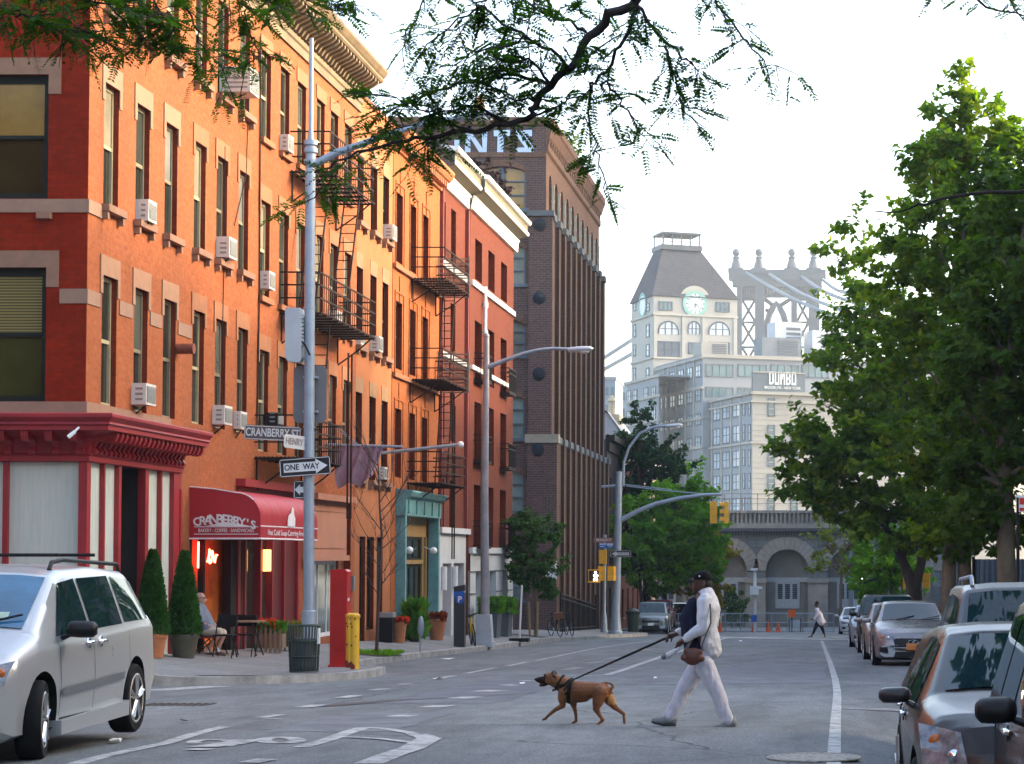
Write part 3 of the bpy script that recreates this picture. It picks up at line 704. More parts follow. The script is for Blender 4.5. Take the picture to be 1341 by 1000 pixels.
mb = MB(); mb.tube([h(u, z, -.03) for u, z in ((46.2,Z(8.9)),(46.25,Z(7)),(46.15,Z(5)),(46.3,Z(3.2)))], .012, 5); mb.tube([h(u, z, -.03) for u, z in ((49.0,Z(12)),(49.05,Z(9)),(49.1,Z(6)),(49.0,Z(3.0)))], .02, 5)
mb.tube([h(u, z, -.03) for u, z in ((48.05,Z(10.5)),(47.9,Z(8.6)),(47.0,Z(7.3)))], .012, 5)
mb.build('wall_cable', M_IRON, root)
mb = MB(); a = at(96, 568, 37.0); mb.tube([a+Vector((.06,.1,.12)), a+Vector((.02,.03,.05)), a], .02, 6); mb.tube([a+Vector((.03,0,.04)), a+Vector((-.07,-.06,-.06))], .035, 10)
mb.build('security_camera', M_PAINTW, root)
mb = MB(); a = h(43.0,Z(4.18),-.02); mb.tube([a, (a[0]+.34,a[1],a[2])], .11, 14); mb.build('wall_vent', pm('rusty_vent', (.20,.05,.025), .7, 0, .4, 6), root)

def fire_escape(root, fn, plats, ladders, drop=None, dep=.95, mat=None):
    """plats: (u0,u1,z,panel) platforms; ladders: (ua,za,ub,zb,offset)"""
    mb = MB()
    for u0, u1, z, _ in plats:
        n = int(dep/.09)
        for i in range(n+1): fbox(mb, fn, u0, u1, z-.025, z, -.04-i*dep/n-.02, -.04-i*dep/n+.02)
        for u in np.arange(u0, u1+.01, .6): fbox(mb, fn, u, u+.04, z-.07, z-.025, -dep-.04, 0)
        for t in (.35, .68, 1.0):
            fbox(mb, fn, u0, u1, z+.95*t-.018, z+.95*t+.018, -dep-.03, -dep+.0)
            for u in (u0, u1-.03): fbox(mb, fn, u, u+.03, z+.95*t-.018, z+.95*t+.018, -dep, 0)
        for u in np.arange(u0, u1+.01, .22): fbox(mb, fn, u, u+.016, z, z+.95, -dep-.025, -dep-.009)
        for u in (u0+.15, u1-.2):
            mb.tube([fn(u,z-.05,-dep+.05), fn(u,z-.35,-dep*.6), fn(u,z-.75,-.02)], .022, 5); mb.tube([fn(u,z-.75,-.02), fn(u,z-.05,-.02)], .022, 5)
    for ua, za, ub, zb, o in ladders:
        a = Vector(fn(ua, za, -o)); b = Vector(fn(ub, zb, -o)); sd = Vector(fn(0,0,-.19))-Vector(fn(0,0,.19))
        mb.tube([a-sd/2, b-sd/2], .025, 5); mb.tube([a+sd/2, b+sd/2], .025, 5)
        n = int((b-a).length/.27)
        for i in range(1, n): q = a+(b-a)*i/n; mb.tube([q-sd/2, q+sd/2], .013, 4)
    if drop:
        u, za, zb, o = drop
        for du in (0, .4): mb.tube([fn(u+du,za,-o), fn(u+du,zb,-o)], .025, 5)
    return mb.build('fire_escape', mat or M_IRON, root)
fire_escape(root, h, [(51.9,56.9,Z(9.42),0),(51.0,57.2,Z(5.85),0),(48.9,53.4,Z(2.28),0)], [(54.3,Z(5.9),55.9,Z(9.4),.62),(51.6,Z(5.9),52.9,Z(8.9),.5),(52.2,Z(2.3),53.2,Z(5.8),.5)], (54.6,Z(5.2),Z(.95),.85))

# --- peach stucco house ---
B0, B1 = 59.3, 64.2
root = thing('stucco_house', 'narrow peach stucco row house with three windows per floor and no cornice', 'building', (LX, B0, -1))
h = hen(LX-.02); ops = []
for x in (465,483.5,499.5):
    for a, b in ((2.17,4.58),(5.87,8.09),(9.36,11.25)): ops.append((fd(x), fd(x)+.86, Z(a), Z(b)))
dops = [(60.0,60.75,-1.8,Z(.55)),(60.95,61.9,-.4,Z(.55)),(62.3,63.1,-.6,Z(.55))]
mb = MB(); wall(mb, h, B0, B1, -2.5, Z(12.9), ops+dops, .22, 1); mb.quad((-30,B1,-4),(LX,B1,-4),(LX,B1,Z(12.9)),(-30,B1,Z(12.9)))
mb.build('wall', [M_PEACH, M_REVEAL], root)
mb = MB(); mb.box(-30,B0+.01,Z(12.6),LX-.05,B1-.01,Z(12.8)); mb.build('roof', MATS['tar_roof'], root)
mb = MB(); fbox(mb, h, B0+.02, B1, Z(12.9), Z(13.02), -.06, .3); mb.build('coping', M_FADST, root)
for (a, b, c, d) in ops:
    window(root, h, a, b, c, d, .12, .06, M_DFRAME); sill(root, h, a, b, c, M_BROWNST, p=.16)
    lintel(root, h, a, b, d, pm('tan_lintel', (.26,.15,.07), .85, 0, .2, 3), .42, .06, 0, .015)
for k, (a, b, c, d) in enumerate(dops): window(root, h, a, b, c, d, .1, .06, M_DFRAME if k < 2 else pm('dark_green_frame', (.03,.06,.05), .5), glassy('green_pane', (.05,.12,.10), .08, .4) if k == 2 else M_WGLASS, rail=False)
mb = MB(); fbox(mb, h, B0+.05, B1-.05, -2.4, -1.0, -.03, .0); mb.build('plinth', MATS['plain_red_brick'], root)

# --- orange house with teal shopfront ---
B0, B1 = 64.2, 71.8
root = thing('teal_shop_house', 'orange row house with dentil cornice, fire escape and teal shopfront below', 'building', (LX, B0, -1.2))
h = hen(LX); ops = []
for x in (516.5,535,551.5):
    for a, b in ((2.4,4.49),(5.7,7.76),(8.96,11.08)): ops.append((fd(x), fd(x)+.95, Z(a), Z(b)))
mb = MB(); wall(mb, h, B0, B1, Z(1.9), Z(12.9), ops, .25, 1); wall(mb, h, B0, 65.0, -3, Z(1.9), []); wall(mb, h, 70.6, B1, -3, Z(1.9), [])
mb.quad((-30,B1,-4),(LX,B1,-4),(LX,B1,Z(12.9)),(-30,B1,Z(12.9)))
mb.build('wall', [M_ORST, M_REVEAL], root)
mb = MB(); mb.box(-30,B0+.01,Z(12.6),LX-.05,B1-.01,Z(12.8)); mb.build('roof', MATS['tar_roof'], root)
for (a, b, c, d) in ops:
    window(root, h, a, b, c, d, .15, .06, M_DFRAME)
    mb = MB(); fbox(mb, h, a-.2, a-.14, c-.3, d+.25, -.03, .01); fbox(mb, h, b+.14, b+.2, c-.3, d+.25, -.03, .01); fbox(mb, h, a-.2, b+.2, d+.25, d+.31, -.03, .01); fbox(mb, h, (a+b)/2-.03, (a+b)/2+.03, d, d+.8, -.03, .01)
    mb.build('window_moulding', M_ORST, root)
mb = MB()
for z in (5.55, 8.85): fbox(mb, h, B0, B1, Z(z-.14), Z(z), -.1, .01)
mb.build('band_course', M_FADST, root)
mb = MB(); profile_run(mb, [(o, Z(z)) for o, z in [(0,12.3),(.08,12.32),(.08,12.42),(.14,12.5),(.36,12.62),(.42,12.7),(.5,12.84),(.5,12.92),(0,12.98)]], lambda o: [(LX+o, B0-.05), (LX+o, B1+.05)])
for i in range(22): fbox(mb, h, B0+.1+i*.34, B0+.27+i*.34, Z(12.40), Z(12.60), -.30, 0)
mb.build('roof_cornice', pm('orange_tin', (.36,.13,.04), .7, 0, .2, 2), root)
M_TEAL = pm('weathered_teal_paint', (.12,.29,.29), .6, 0, .22, 2.2, .1); M_TAND = pm('tan_wood', (.33,.20,.06), .6, 0, .2, 2, .05, stretch=(1,1,.2))
mb = MB(); profile_run(mb, [(o, Z(z)) for o, z in [(0,1.22),(.30,1.24),(.32,1.74),(.46,1.82),(.52,1.95),(.50,2.0),(0,2.06)]], lambda o: [(LX+o, 64.85), (LX+o, 70.75)])
for u in (64.95, 70.45): fbox(mb, h, u, u+.22, -2.8, Z(1.3), -.28, .05)
for u in (65.15,66.4,67.7,69.0,70.2): fbox(mb, h, u, u+.09, Z(1.3), Z(1.72), -.36, -.3)
mb.build('shopfront', M_TEAL, root)
mb = MB(); fbox(mb, h, 65.2, 70.4, Z(.62), Z(1.22), .12, .2)
for u in (65.2, 66.0, 69.6, 70.2): fbox(mb, h, u, u+.14, -2.8, Z(.62), .08, .2)
fbox(mb, h, 66.1, 69.6, Z(-.25), Z(-.12), .08, .2)
mb.build('shop_surround', M_TAND, root)
window(root, h, 66.14, 69.6, -2.0, Z(-.25), .14, .08, M_DFRAME, rail=False, mull=3, bars=2); window(root, h, 66.14, 69.6, Z(-.12), Z(.62), .14, .08, M_DFRAME, rail=False, mull=2)
mb = MB(); fbox(mb, h, 65.3, 70.4, -2.8, -2.0, .1, .2); mb.build('stallriser', pm('dark_teal_paint', (.02,.07,.075), .6), root)
for u in (66.0, 70.0):
    mb = MB(); mb.ball(h(u,Z(.18),-.2), .12); mb.tube([h(u,Z(.18),-.2), h(u,Z(.3),.1)], .02, 6); mb.build('globe_lamp', pm('opal_glass', (.75,.74,.72), .2), root, smooth=60)
fire_escape(root, h, [(66.9,71.3,Z(8.75),1),(66.7,71.2,Z(5.55),1),(66.5,70.9,Z(2.3),1)], [(69.6,Z(5.6),70.6,Z(8.7),.55),(69.3,Z(2.35),70.3,Z(5.5),.55)], (70.6,Z(5.0),Z(-.1),.7), dep=1.05)
mb = MB()
for z in (8.75, 5.55):
    for i in range(9): fbox(mb, h, 71.35, 71.38, Z(z)-.1+i*.16, Z(z)-.06+i*.16, -1.1, -.05)
    for d in (-1.1,-.6,-.08): fbox(mb, h, 71.34, 71.39, Z(z)-.1, Z(z)+1.3, d, d+.04)
mb.pieces('escape_side_grille', pm('sunlit_iron', (.22,.20,.16), .6, .2, .3, 5), root)  # grille iron paled to imitate light falling on the panel

# --- red brick house with white base ---
B0, BM, B1 = 71.8, 77.2, 87.8
root = thing('red_brick_house', 'red brown brick house with heavy white cornice and white rusticated base', 'building', (LX, B0, -1.4))
h = hen(LX); h2 = hen(LX+.12); opsA = []; opsB = []
for x in (574.5,588.4):
    for a, b in ((.95,2.64),(4.0,5.7),(7.1,8.8),(10.2,12.1)): opsA.append((fd(x), fd(x)+.95, Z(a), Z(b)))
for x in (616,633.5,650.5):
    for a, b in ((.35,2.63),(3.5,5.68),(6.5,8.67),(10.2,11.7)): opsB.append((fd(x), fd(x)+1.55, Z(a), Z(b)))
mb = MB(); wall(mb, h, B0, BM, Z(.95), Z(13.0), opsA, .3, 1); wall(mb, h2, BM, B1, Z(.3), Z(13.0), opsB, .35, 1)
mb.quad(h(BM,-3,0), h2(BM,-3,0), h2(BM,Z(13),0), h(BM,Z(13),0))
mb.quad((-30,B1,-5),h2(B1,-5,0),h2(B1,Z(13),0),(-30,B1,Z(13))); mb.quad((-30,B0,Z(12)),(LX,B0,Z(12)),(LX,B0,Z(13)),(-30,B0,Z(13)))
mb.build('wall', [M_RDB, M_REVEAL], root)
mb = MB(); mb.box(-30,B0+.01,Z(12.7),LX-.05,B1-.01,Z(12.9)); mb.build('roof', MATS['tar_roof'], root)
for (a, b, c, d) in opsA: window(root, h, a, b, c, d, .2, .06, M_DFRAME)
for (a, b, c, d) in opsB: window(root, h2, a, b, c, d, .25, .08, M_DFRAME)
mb = MB()
for (u0, u1, f) in ((B0, BM-.1, h), (BM+.05, B1, h2)):
    for z, hh in ((6.95,.16),(10.05,.2)): fbox(mb, f, u0+.1, u1, Z(z-hh), Z(z), -.1, .01)
mb.build('band_course', M_PAINTW, root)
mb = MB(); cp = [(0,12.55),(.10,12.57),(.12,12.95),(.18,13.0),(.18,13.05),(.10,13.1)]; cp2 = [(.52,13.22),(.56,13.26),(.56,13.36),(.50,13.38)]; cp3 = [(.50,13.66),(.62,13.68),(.66,13.74),(.66,13.82),(0,13.88)]
for X0, ya, yb in ((LX, B0-.1, BM+.3), (LX+.14, BM-.1, B1+.4)):
    profile_run(mb, [(o, Z(z)) for o, z in cp], lambda o: [(X0+o, ya), (X0+o, yb)]); profile_run(mb, [(o, Z(z)) for o, z in cp2], lambda o: [(X0+o, ya), (X0+o, yb)]); profile_run(mb, [(o, Z(z)) for o, z in cp3], lambda o: [(X0+o, ya), (X0+o, yb)])
mb.build('roof_cornice', M_PAINTW, root)
mb = MB()
for X0, ya, yb in ((LX, B0, BM+.2), (LX+.14, BM, B1+.3)): mb.quad((X0+.05,ya,Z(13.08)),(X0+.54,ya,Z(13.24)),(X0+.54,yb,Z(13.24)),(X0+.05,yb,Z(13.08))); mb.quad((X0+.51,ya-.02,Z(13.36)),(X0+.51,yb+.02,Z(13.36)),(X0+.51,yb+.02,Z(13.70)),(X0+.51,ya-.02,Z(13.70)))
mb.pieces('cornice_soffit', pm('dark_olive_soffit', (.16,.14,.09), .8), root)
mb = MB(); fbox(mb, h, B0+.05, B0+.2, Z(.9), Z(13), -.12, 0); fbox(mb, h, BM-.35, BM-.15, Z(.9), Z(12.5), -.13, 0); mb.build('downpipe', pm('dark_red_pipe', (.20,.03,.02), .6), root)
mb = MB(); mb.tube([h2(79.9,Z(z),-.12) for z in (10.1,8,6,4,1)], .07, 8); mb.tube([h2(79.9,Z(z),-.12) for z in (8.45,8.35)], .11, 8); mb.tube([h2(79.9,Z(z),-.12) for z in (9.5,9.3)], .11, 8); mb.build('downpipe', M_PAINTW, root)
M_WBASE = pm('white_base_stone', (.55,.56,.55), .7, 0, .08, 1.2)
mb = MB(); bo = [(72.6,74.3,-4,Z(-.25)),(74.7,76.9,-4,Z(-.25))]
wall(mb, hen(LX+.03), B0, BM+.2, -4, Z(.95), bo, .5); fbox(mb, h, B0, BM+.3, Z(.78), Z(.98), -.16, .02)
bo2 = [(78.6,80.1,-4,Z(-.55)),(81.8,83.4,-4,Z(-.55)),(85.0,86.4,-4,Z(-.55))]
wall(mb, hen(LX+.16), BM+.2, B1+.02, -4, Z(.3), bo2, .45); fbox(mb, h2, BM+.2, B1, Z(.1), Z(.32), -.14, .02)
mb.build('base_wall', M_WBASE, root)
mb = MB(); 
for z in (-.55,-1.35,-2.1,-2.8): 
    for a, b in ((BM+.2,78.6),(80.1,81.8),(83.4,85.0),(86.4,B1)): fbox(mb, h2, a, b, Z(z)-.04, Z(z), -.065, .0)
mb.build('stone_joint', pm('dark_joint_grey', (.12,.12,.12), .9), root)  # dark grey joint lines between the base stones
mb = MB()
for a, b, c, d in bo: fbox(mb, h, a, b, c, d, .46, .52)
mb.build('recess_panel', brick('recess_brick', (.22,.045,.02), (.19,.04,.02), (.15,.05,.03)), root)
for a, b, c, d in bo2: window(root, h2, a, b, -2.6, d, .3, .12, pm('grey_frame', (.25,.25,.25), .6), glassy('dark_pane', (.012,.012,.012), .08, .5), rail=False, mull=1)
for u in (72.4, 74.5):
    mb = MB(); mb.tube([h(u,Z(-1.15),-.12), h(u,Z(-.35),-.12)], .1, 12); mb.build('tube_lamp', MATS['opal_glass'], root, smooth=60)
def balcony(u0, u1, z):
    mb = MB(); fbox(mb, h2, u0, u1, z-.08, z-.02, -.38, .02)
    for t in (0, .72, .92): fbox(mb, h2, u0, u1, z+t, z+t+.035, -.38, -.35); fbox(mb, h2, u0, u0+.03, z+t, z+t+.035, -.38, 0); fbox(mb, h2, u1-.03, u1, z+t, z+t+.035, -.38, 0)
    for u in np.arange(u0, u1, .13): fbox(mb, h2, u, u+.022, z, z+.92, -.375, -.355)
    for d in (-.25,-.13): fbox(mb, h2, u0, u0+.02, z, z+.92, d, d+.02)
    mb.build('balcony_rail', M_BLACK, root)
for (a, b, c, d) in opsB:
    if d < Z(9) and not 633 < CX+F*LX/a < 640: balcony(a-.15, b+.15, c)

# --- the tall mint warehouse ---
W0, W1 = 98.6, 121.2
root = thing('brick_warehouse', 'tall dark purple brick warehouse with white painted letters and ribbed piers', 'building', (LX, W0, -3.5))
M_WB = brick('warehouse_purple_brick', (.085,.052,.048), (.13,.068,.055), (.15,.12,.11), bw=.3, rh=.11, ms=.014, stain=.4, stain_col=(.08,.055,.05), sq=1, stain_scale=.25)
M_WB2 = brick('warehouse_brown_brick', (.075,.036,.022), (.058,.028,.02), (.09,.06,.05), bw=.3, rh=.11, ms=.012, stain=.5, stain_col=(.05,.035,.03))
M_WBT = brick('warehouse_tan_brick', (.18,.095,.06), (.15,.08,.052), (.17,.12,.09), bw=.3, rh=.11, ms=.012, stain=.3)
top = 20.3; sw = sou(W0); h = hen(LX)
def arch_wall(mb, fn, u0, u1, z0, z1, wins, depth, rise=.45):
    """wall with segmental or round-headed openings: (ua,ub,za,zb) zb = crown"""
    ops = [(a,b,c,d) for a,b,c,d in wins]; wall(mb, fn, u0, u1, z0, z1, ops, depth)
    for a, b, c, d in wins:
        n = 8; m = (a+b)/2; r = (b-a)/2
        for sgn in (-1, 1):
            pts = [(m+sgn*r, d-rise+rise*0)]+[(m+sgn*r*math.cos(math.pi/2*i/n), d-rise+rise*math.sin(math.pi/2*i/n)) for i in range(n+1)]
            corner = (m+sgn*r, d)
            for p, q in zip(pts[1:-1], pts[2:]): mb.add([fn(*corner,0), fn(*p,0), fn(*q,0)], [(0,1,2)]); mb.quad(fn(*p,0), fn(*q,0), fn(*q,depth), fn(*p,depth))
wins = [(-16.35,-14.15,Z(a),Z(b)) for a, b in ((16.1,18.05),(12.6,14.45),(9.3,10.95),(5.45,7.45),(2.1,3.95),(-2.0,-.4))]+[(-20.5,-18.3,Z(a),Z(b)) for a, b in ((16.1,18.05),(12.6,14.45))]
mb = MB(); arch_wall(mb, sw, -40, LX, -5, Z(top), wins, .3, .35); mb.build('south_wall', M_WB, root)
mb = MB(); wl = [(W0+1.0+i*2.2, W0+1.95+i*2.2, Z(15.6), Z(17.9)) for i in range(10)]
arch_wall(mb, h, W0, W1, Z(15.2), Z(18.4), wl, .3, .45); mb.quad(h(W0,Z(18.4),0), h(W1,Z(18.4),0), h(W1,Z(top),0), h(W0,Z(top),0))
mb.build('upper_wall', M_WBT, root)
mb = MB(); mb.quad(h(W0,-6,0), h(W1,-6,0), h(W1,Z(15.2),0), h(W0,Z(15.2),0)); mb.quad((-40,W1,-6),(LX,W1,-6),(LX,W1,Z(top)),(-40,W1,Z(top)))
mb.build('street_wall', M_WB2, root)
mb = MB(); mb.box(-40,W0+.02,Z(top-.3),LX-.03,W1-.02,Z(top-.1)); mb.build('roof', MATS['tar_roof'], root)
mb = MB(); profile_run(mb, [(o, Z(z)) for o, z in [(.01,18.7),(.10,18.8),(.10,19.1),(.02,19.15)]], lambda o: [(LX+o, W0-.02), (LX+o, W1+.02)])
profile_run(mb, [(o, Z(z)) for o, z in [(.01,19.3),(.16,19.45),(.30,19.9),(.36,20.0),(.36,20.3),(0,20.36)]], lambda o: [(LX+o, W0-.02), (LX+o, W1+.02)])
for i in range(30): fbox(mb, h, W0+.2+i*.75, W0+.5+i*.75, Z(19.1), Z(19.42), -.12, 0)
fbox(mb, sw, -40, LX, Z(18.5), Z(18.72), -.05, .01); fbox(mb, sw, -40, LX, Z(20.0), Z(20.36), -.10, .01)
mb.build('roof_cornice', M_WBT, root)
mb = MB()
for i in range(11):
    y = W0+i*2.2
    fbox(mb, h, y-.02, y+.75, Z(5.3), Z(15.55), -.34, .01); fbox(mb, h, y-.02, y+.95, -6, Z(5.2), -.62, .01)
mb.pieces('pier', M_WB2, root)
mb = MB()
for i in range(11):
    y = W0+i*2.2
    fbox(mb, h, y-.08, y+.81, Z(15.55), Z(15.85), -.42, .01); fbox(mb, h, y-.10, y+1.0, Z(5.2), Z(5.5), -.68, .01)
mb.pieces('pier_cap', pm('dark_bluestone', (.11,.12,.125), .8, 0, .2, 2), root)
mb = MB()
for i in range(11):
    y = W0+i*2.2
    fbox(mb, h, y+.0, y+.09, Z(5.5), Z(15.5), -.365, -.33); fbox(mb, h, y+.0, y+.10, -5.5, Z(5.2), -.645, -.61)
mb.pieces('lit_pier_edge', pm('lit_tan_edge', (.24,.17,.115), .85, 0, .25, 1.0), root)  # pale strips imitate light catching the pier edges
mb = MB(); fbox(mb, sw, -13.95, LX+.34, Z(5.3), Z(15.7), -.3, .01); fbox(mb, sw, -13.95, LX+.62, -6, Z(5.2), -.5, .01); mb.build('corner_pier', M_WB, root)
mb = MB(); fbox(mb, sw, -14.05, LX+.42, Z(15.7), Z(15.95), -.4, .01); mb.pieces('pier_cap', MATS['dark_bluestone'], root)
mb = MB(); fbox(mb, sw, -14.05, LX+.7, Z(5.2), Z(5.6), -.58, .01); mb.pieces('pier_cap', pm('tan_cap_stone', (.30,.26,.19), .85), root)
for z, d in ((15.3,.32),(11.9,.32),(8.4,.32),(4.9,.52)):
    mb = MB(); c = sw(-13.45, Z(z), -d); mb.lathe([(.30,0),(.30,-.04),(.16,-.09),(.05,-.12)], c, 12, 'y'); mb.build('anchor_star', pm('blue_black_iron', (.014,.020,.030), .6, 0, .2, 4, spec=.15), root)
M_ORR = glassy('amber_reflecting_pane', (.38,.19,.025), .1, .6, .35, .6)
for k, (a, b, c, d) in enumerate(wins):
    f = MB(); fbox(f, sw, (a+b)/2-.14, (a+b)/2+.14, c, d, .1, .2); fbox(f, sw, a, a+.08, c, d-.3, .1, .2); fbox(f, sw, b-.08, b, c, d-.3, .1, .2)
    for t in (.33,.66): fbox(f, sw, a, b, c+(d-c)*t-.03, c+(d-c)*t+.03, .11, .19)
    fbox(f, sw, a-.15, b+.15, c-.16, c, -.1, .2)
    fr = f.build('window', pm('slate_blue_frame', (.09,.12,.15), .5), root)
    p = MB(); p.quad(sw(a,c,.22), sw(b,c,.22), sw(b,d,.22), sw(a,d,.22))
    p.build('pane', M_ORR if k in (0,6) else (glassy('pale_teal_pane', (.22,.30,.28), .1, .6) if k in (3,4,5) else glassy('grey_pane', (.16,.17,.14), .08, .4)), fr)
    m = MB()
    for i in range(9):
        w0, w1 = math.pi*(.12+.76*i/9), math.pi*(.12+.76*(i+.9)/9); mx_, r0 = (a+b)/2, (b-a)/2
        m.prism([(mx_+r0*1.05*math.cos(w0), d-.40+.44*math.sin(w0)),(mx_+r0*1.05*math.cos(w1), d-.40+.44*math.sin(w1)),(mx_+r0*1.18*math.cos(w1), d-.40+.74*math.sin(w1)),(mx_+r0*1.18*math.cos(w0), d-.40+.74*math.sin(w0))], lambda p_, q_, t: sw(p_, q_, t), -.03, .01)
    m.build('brick_arch', M_WBT, root)
for a, b, c, d in wl:
    f = MB(); fbox(f, h, a, b, c, c+.08, .1, .2); fbox(f, h, (a+b)/2-.03, (a+b)/2+.03, c, d, .1, .2)
    fr = f.build('window', M_PAINTW, root); p = MB(); p.quad(h(a,c,.2), h(b,c,.2), h(b,d,.2), h(a,d,.2)); p.build('pane', M_WGLASS, fr)
    s2 = MB(); fbox(s2, h, b-.02, b+.03, c, d-.45, -.12, -.02)
    for t in (.15,.5,.8): fbox(s2, h, b-.04, b+.05, c+t*(d-c)-.06, c+t*(d-c)+.06, -.14, -.0)
    s2.build('shutter', pm('pale_shutter', (.46,.44,.36), .7, 0, .2, 3), fr)
    s3 = MB(); fbox(s3, h, a-.08, b+.1, c-.35, c, -.12, .05); s3.build('corbelled_sill', MATS['dark_bluestone'], fr)
M_LET = pm('pale_blue_letter_paint', (.55,.66,.82), .8, 0, .12, 3); M_LETK = pm('navy_letter_outline', (.03,.04,.07), .8)
def wl2(p): q = at(560+p[0]/7.143, 160+p[1]/7.143, W0); return q
letters = {'letter_i': [[(250,165),(305,165),(297,255),(252,255)]],
 'letter_n': [[(357,100),(398,100),(402,310),(346,310)],[(372,100),(418,108),(556,298),(500,308)],[(508,85),(560,78),(552,310),(516,310)]],
 'letter_t': [[(618,76),(772,70),(770,126),(620,131)],[(655,120),(715,120),(706,304),(649,304)]],
 'letter_s': [[(816,76),(977,70),(977,130),(850,130)],[(816,76),(900,100),(1000,245),(930,262),(830,120)],[(826,236),(990,232),(992,275),(975,302),(828,302)]]}
mb = MB(); mo = MB()
for k, polys in letters.items():
    for j, P in enumerate(polys):
        c = [sum(v)/len(P) for v in zip(*P)]
        q = [wl2(p) for p in P]; mb.add([(v.x, W0-.016-.001*j, v.z) for v in q], [tuple(range(len(q)))])
        E = [(c[0]+(p[0]-c[0])*1.0+9*np.sign(p[0]-c[0]), c[1]+(p[1]-c[1])+9*np.sign(p[1]-c[1])) for p in P]
        q = [wl2(p) for p in E]; mo.add([(v.x, W0-.008-.0008*j, v.z) for v in q], [tuple(range(len(q)))])
mb.build('painted_letters', M_LET, root); mo.build('letter_outline', M_LETK, root)
mb = MB()
for u, r in ((-22.4,.28),(-22.1,.2)): pass
c = at(629, 150, 104); mb.lathe([(.16,-.8),(.16,.1),(.24,.14),(.24,.35),(.12,.5),(.2,.62),(.2,.8),(.05,1.0)], c, 12); mb.build('roof_finial', pm('terracotta', (.50,.2,.09), .8), root)
# ---------- things on and in front of the houses ----------
M_ACW = pm('yellowed_white_plastic', (.58,.57,.52), .5, 0, .08, 4); M_GRILL = pm('grey_grille', (.22,.23,.22), .5, 0, .3, 60)
def ac(x, y0, y1, label, p=.30, w=.58, X=LX, dark=False):
    d = fd(x, X); b = at(x, y1, d).z; t = at(x, y0, d).z
    r = thing('air_conditioner', label, 'air conditioner', (X, d, b), 'window air conditioners')
    mb = MB(); mb.box(X-.05, d+.04, b, X+p, d+.04+w, t); mb.build('casing', M_BLACK if dark else M_ACW, r)
    mb = MB(); h_ = t-b
    mb.box(X+p, d+.08, b+.05, X+p+.012, d+w, t-.05)
    for i in range(7): mb.box(X+p+.012, d+.1, b+.07+i*(h_-.14)/7, X+p+.02, d+w-.02, b+.09+i*(h_-.14)/7)
    mb.build('grille', M_GRILL, r)
    mb = MB()
    for i in range(3): mb.box(X+.08, d+.03, b+.08+i*.1, X+p-.06, d+.04, b+.12+i*.1)
    mb.build('side_vent', M_GRILL, r)
    mb = MB(); mb.tube([(X+p*.8, d+.2, b-.01), (X+.0, d+.2, b-.2)], .015, 5); mb.build('support_bracket', M_BLACK, r)
ac(174, 260, 288, 'small white air conditioner in the third floor window second from the corner', .22, .5)
ac(284, 86, 119, 'largest white air conditioner, sticking far out of a top floor window by the leaves', .62, .72)
ac(361, 175, 196, 'white air conditioner in the top floor window just left of the tall silver pole', .22, .5)
ac(279, 309, 336, 'white air conditioner in the third floor window below the largest unit', .28, .6)
ac(337, 354, 377, 'white air conditioner two windows left of the middle fire escape platform', .22, .5)
ac(169, 501, 529, 'white air conditioner just above the crimson shop cornice', .28, .6)
ac(276, 530, 555, 'boxy white air conditioner above the end of the crimson cornice', .26, .6)
ac(304, 538, 561, 'narrow white air conditioner just above the CRANBERRY ST sign', .16, .5)
ac(347, 540, 557, 'black air conditioner in a second floor window behind the street signs', .26, .55, dark=True)
ac(427, 406, 418, 'small pale air conditioner behind the middle fire escape railing', .25, .5)
ac(499, 293, 312, 'white air conditioner in the peach house top floor window', .28, .6, LX-.02)
ac(464, 434, 450, 'half hidden white air conditioner in the first third floor window of the peach house', .14, .5, LX-.02)
ac(482, 439, 459, 'white air conditioner in the middle window of the peach house third floor', .26, .6, LX-.02)
ac(494, 611, 627, 'pale air conditioner low on the peach house beside the flag pole', .2, .5, LX-.02)

# awning
A0, A1, P = 44.0, 48.9, 1.46
r = thing('shop_awning', 'red barrel awning lettered CRANBERRY\'S over the cafe front', 'awning', (LX, A0, 0))
zb, zt = Z(.36), Z(1.42)
prof = [(0,zt)]+[(P*.25*i, zt-.05*i) for i in (1,2)]
k = 8; cx_, cz_ = P-.5, zt-.1-.52
prof = [(0, zt), (cx_*.5, zt-.04)]+[(cx_+.5*math.sin(math.pi/2*i/k), cz_+.50*math.cos(math.pi/2*i/k)) for i in range(k+1)]+[(P, zb)]
M_AWN = pm('red_awning_cloth', (.36,.008,.018), .55, 0, .12, 2, .1); M_AWNW = pm('white_awning_print', (.72,.66,.66), .6)
mb = MB(); ny = 30; P_ = []
for i in range(ny+1):
    y = A0+(A1-A0)*i/ny; bulge = .02*abs(math.sin(math.pi*i/2.5))
    P_.append([(LX+o+bulge*(1 if 0 < j < len(prof)-1 else 0), y, z+bulge*.5*(1 if 0 < j < len(prof)-1 else 0)) for j, (o, z) in enumerate(prof)])
mb.grid(P_); mb.build('canopy', M_AWN, r, smooth=60)
mb = MB()
for y in (A0, A1): mb.add([(LX+o, y, z) for o, z in prof]+[(LX, y, zb)], [tuple(range(len(prof)+1))])
mb.pieces('end_panel', M_AWN, r)
mb = MB(); mb.tube([(LX+P, A0, zb), (LX+P, A1, zb)], .02, 6); mb.tube([(LX, A0, zb), (LX+P, A0, zb)], .02, 6); mb.tube([(LX+o, A0-.004, z+.008) for o, z in prof[:7]], .014, 6); mb.build('trim', M_AWNW, r)
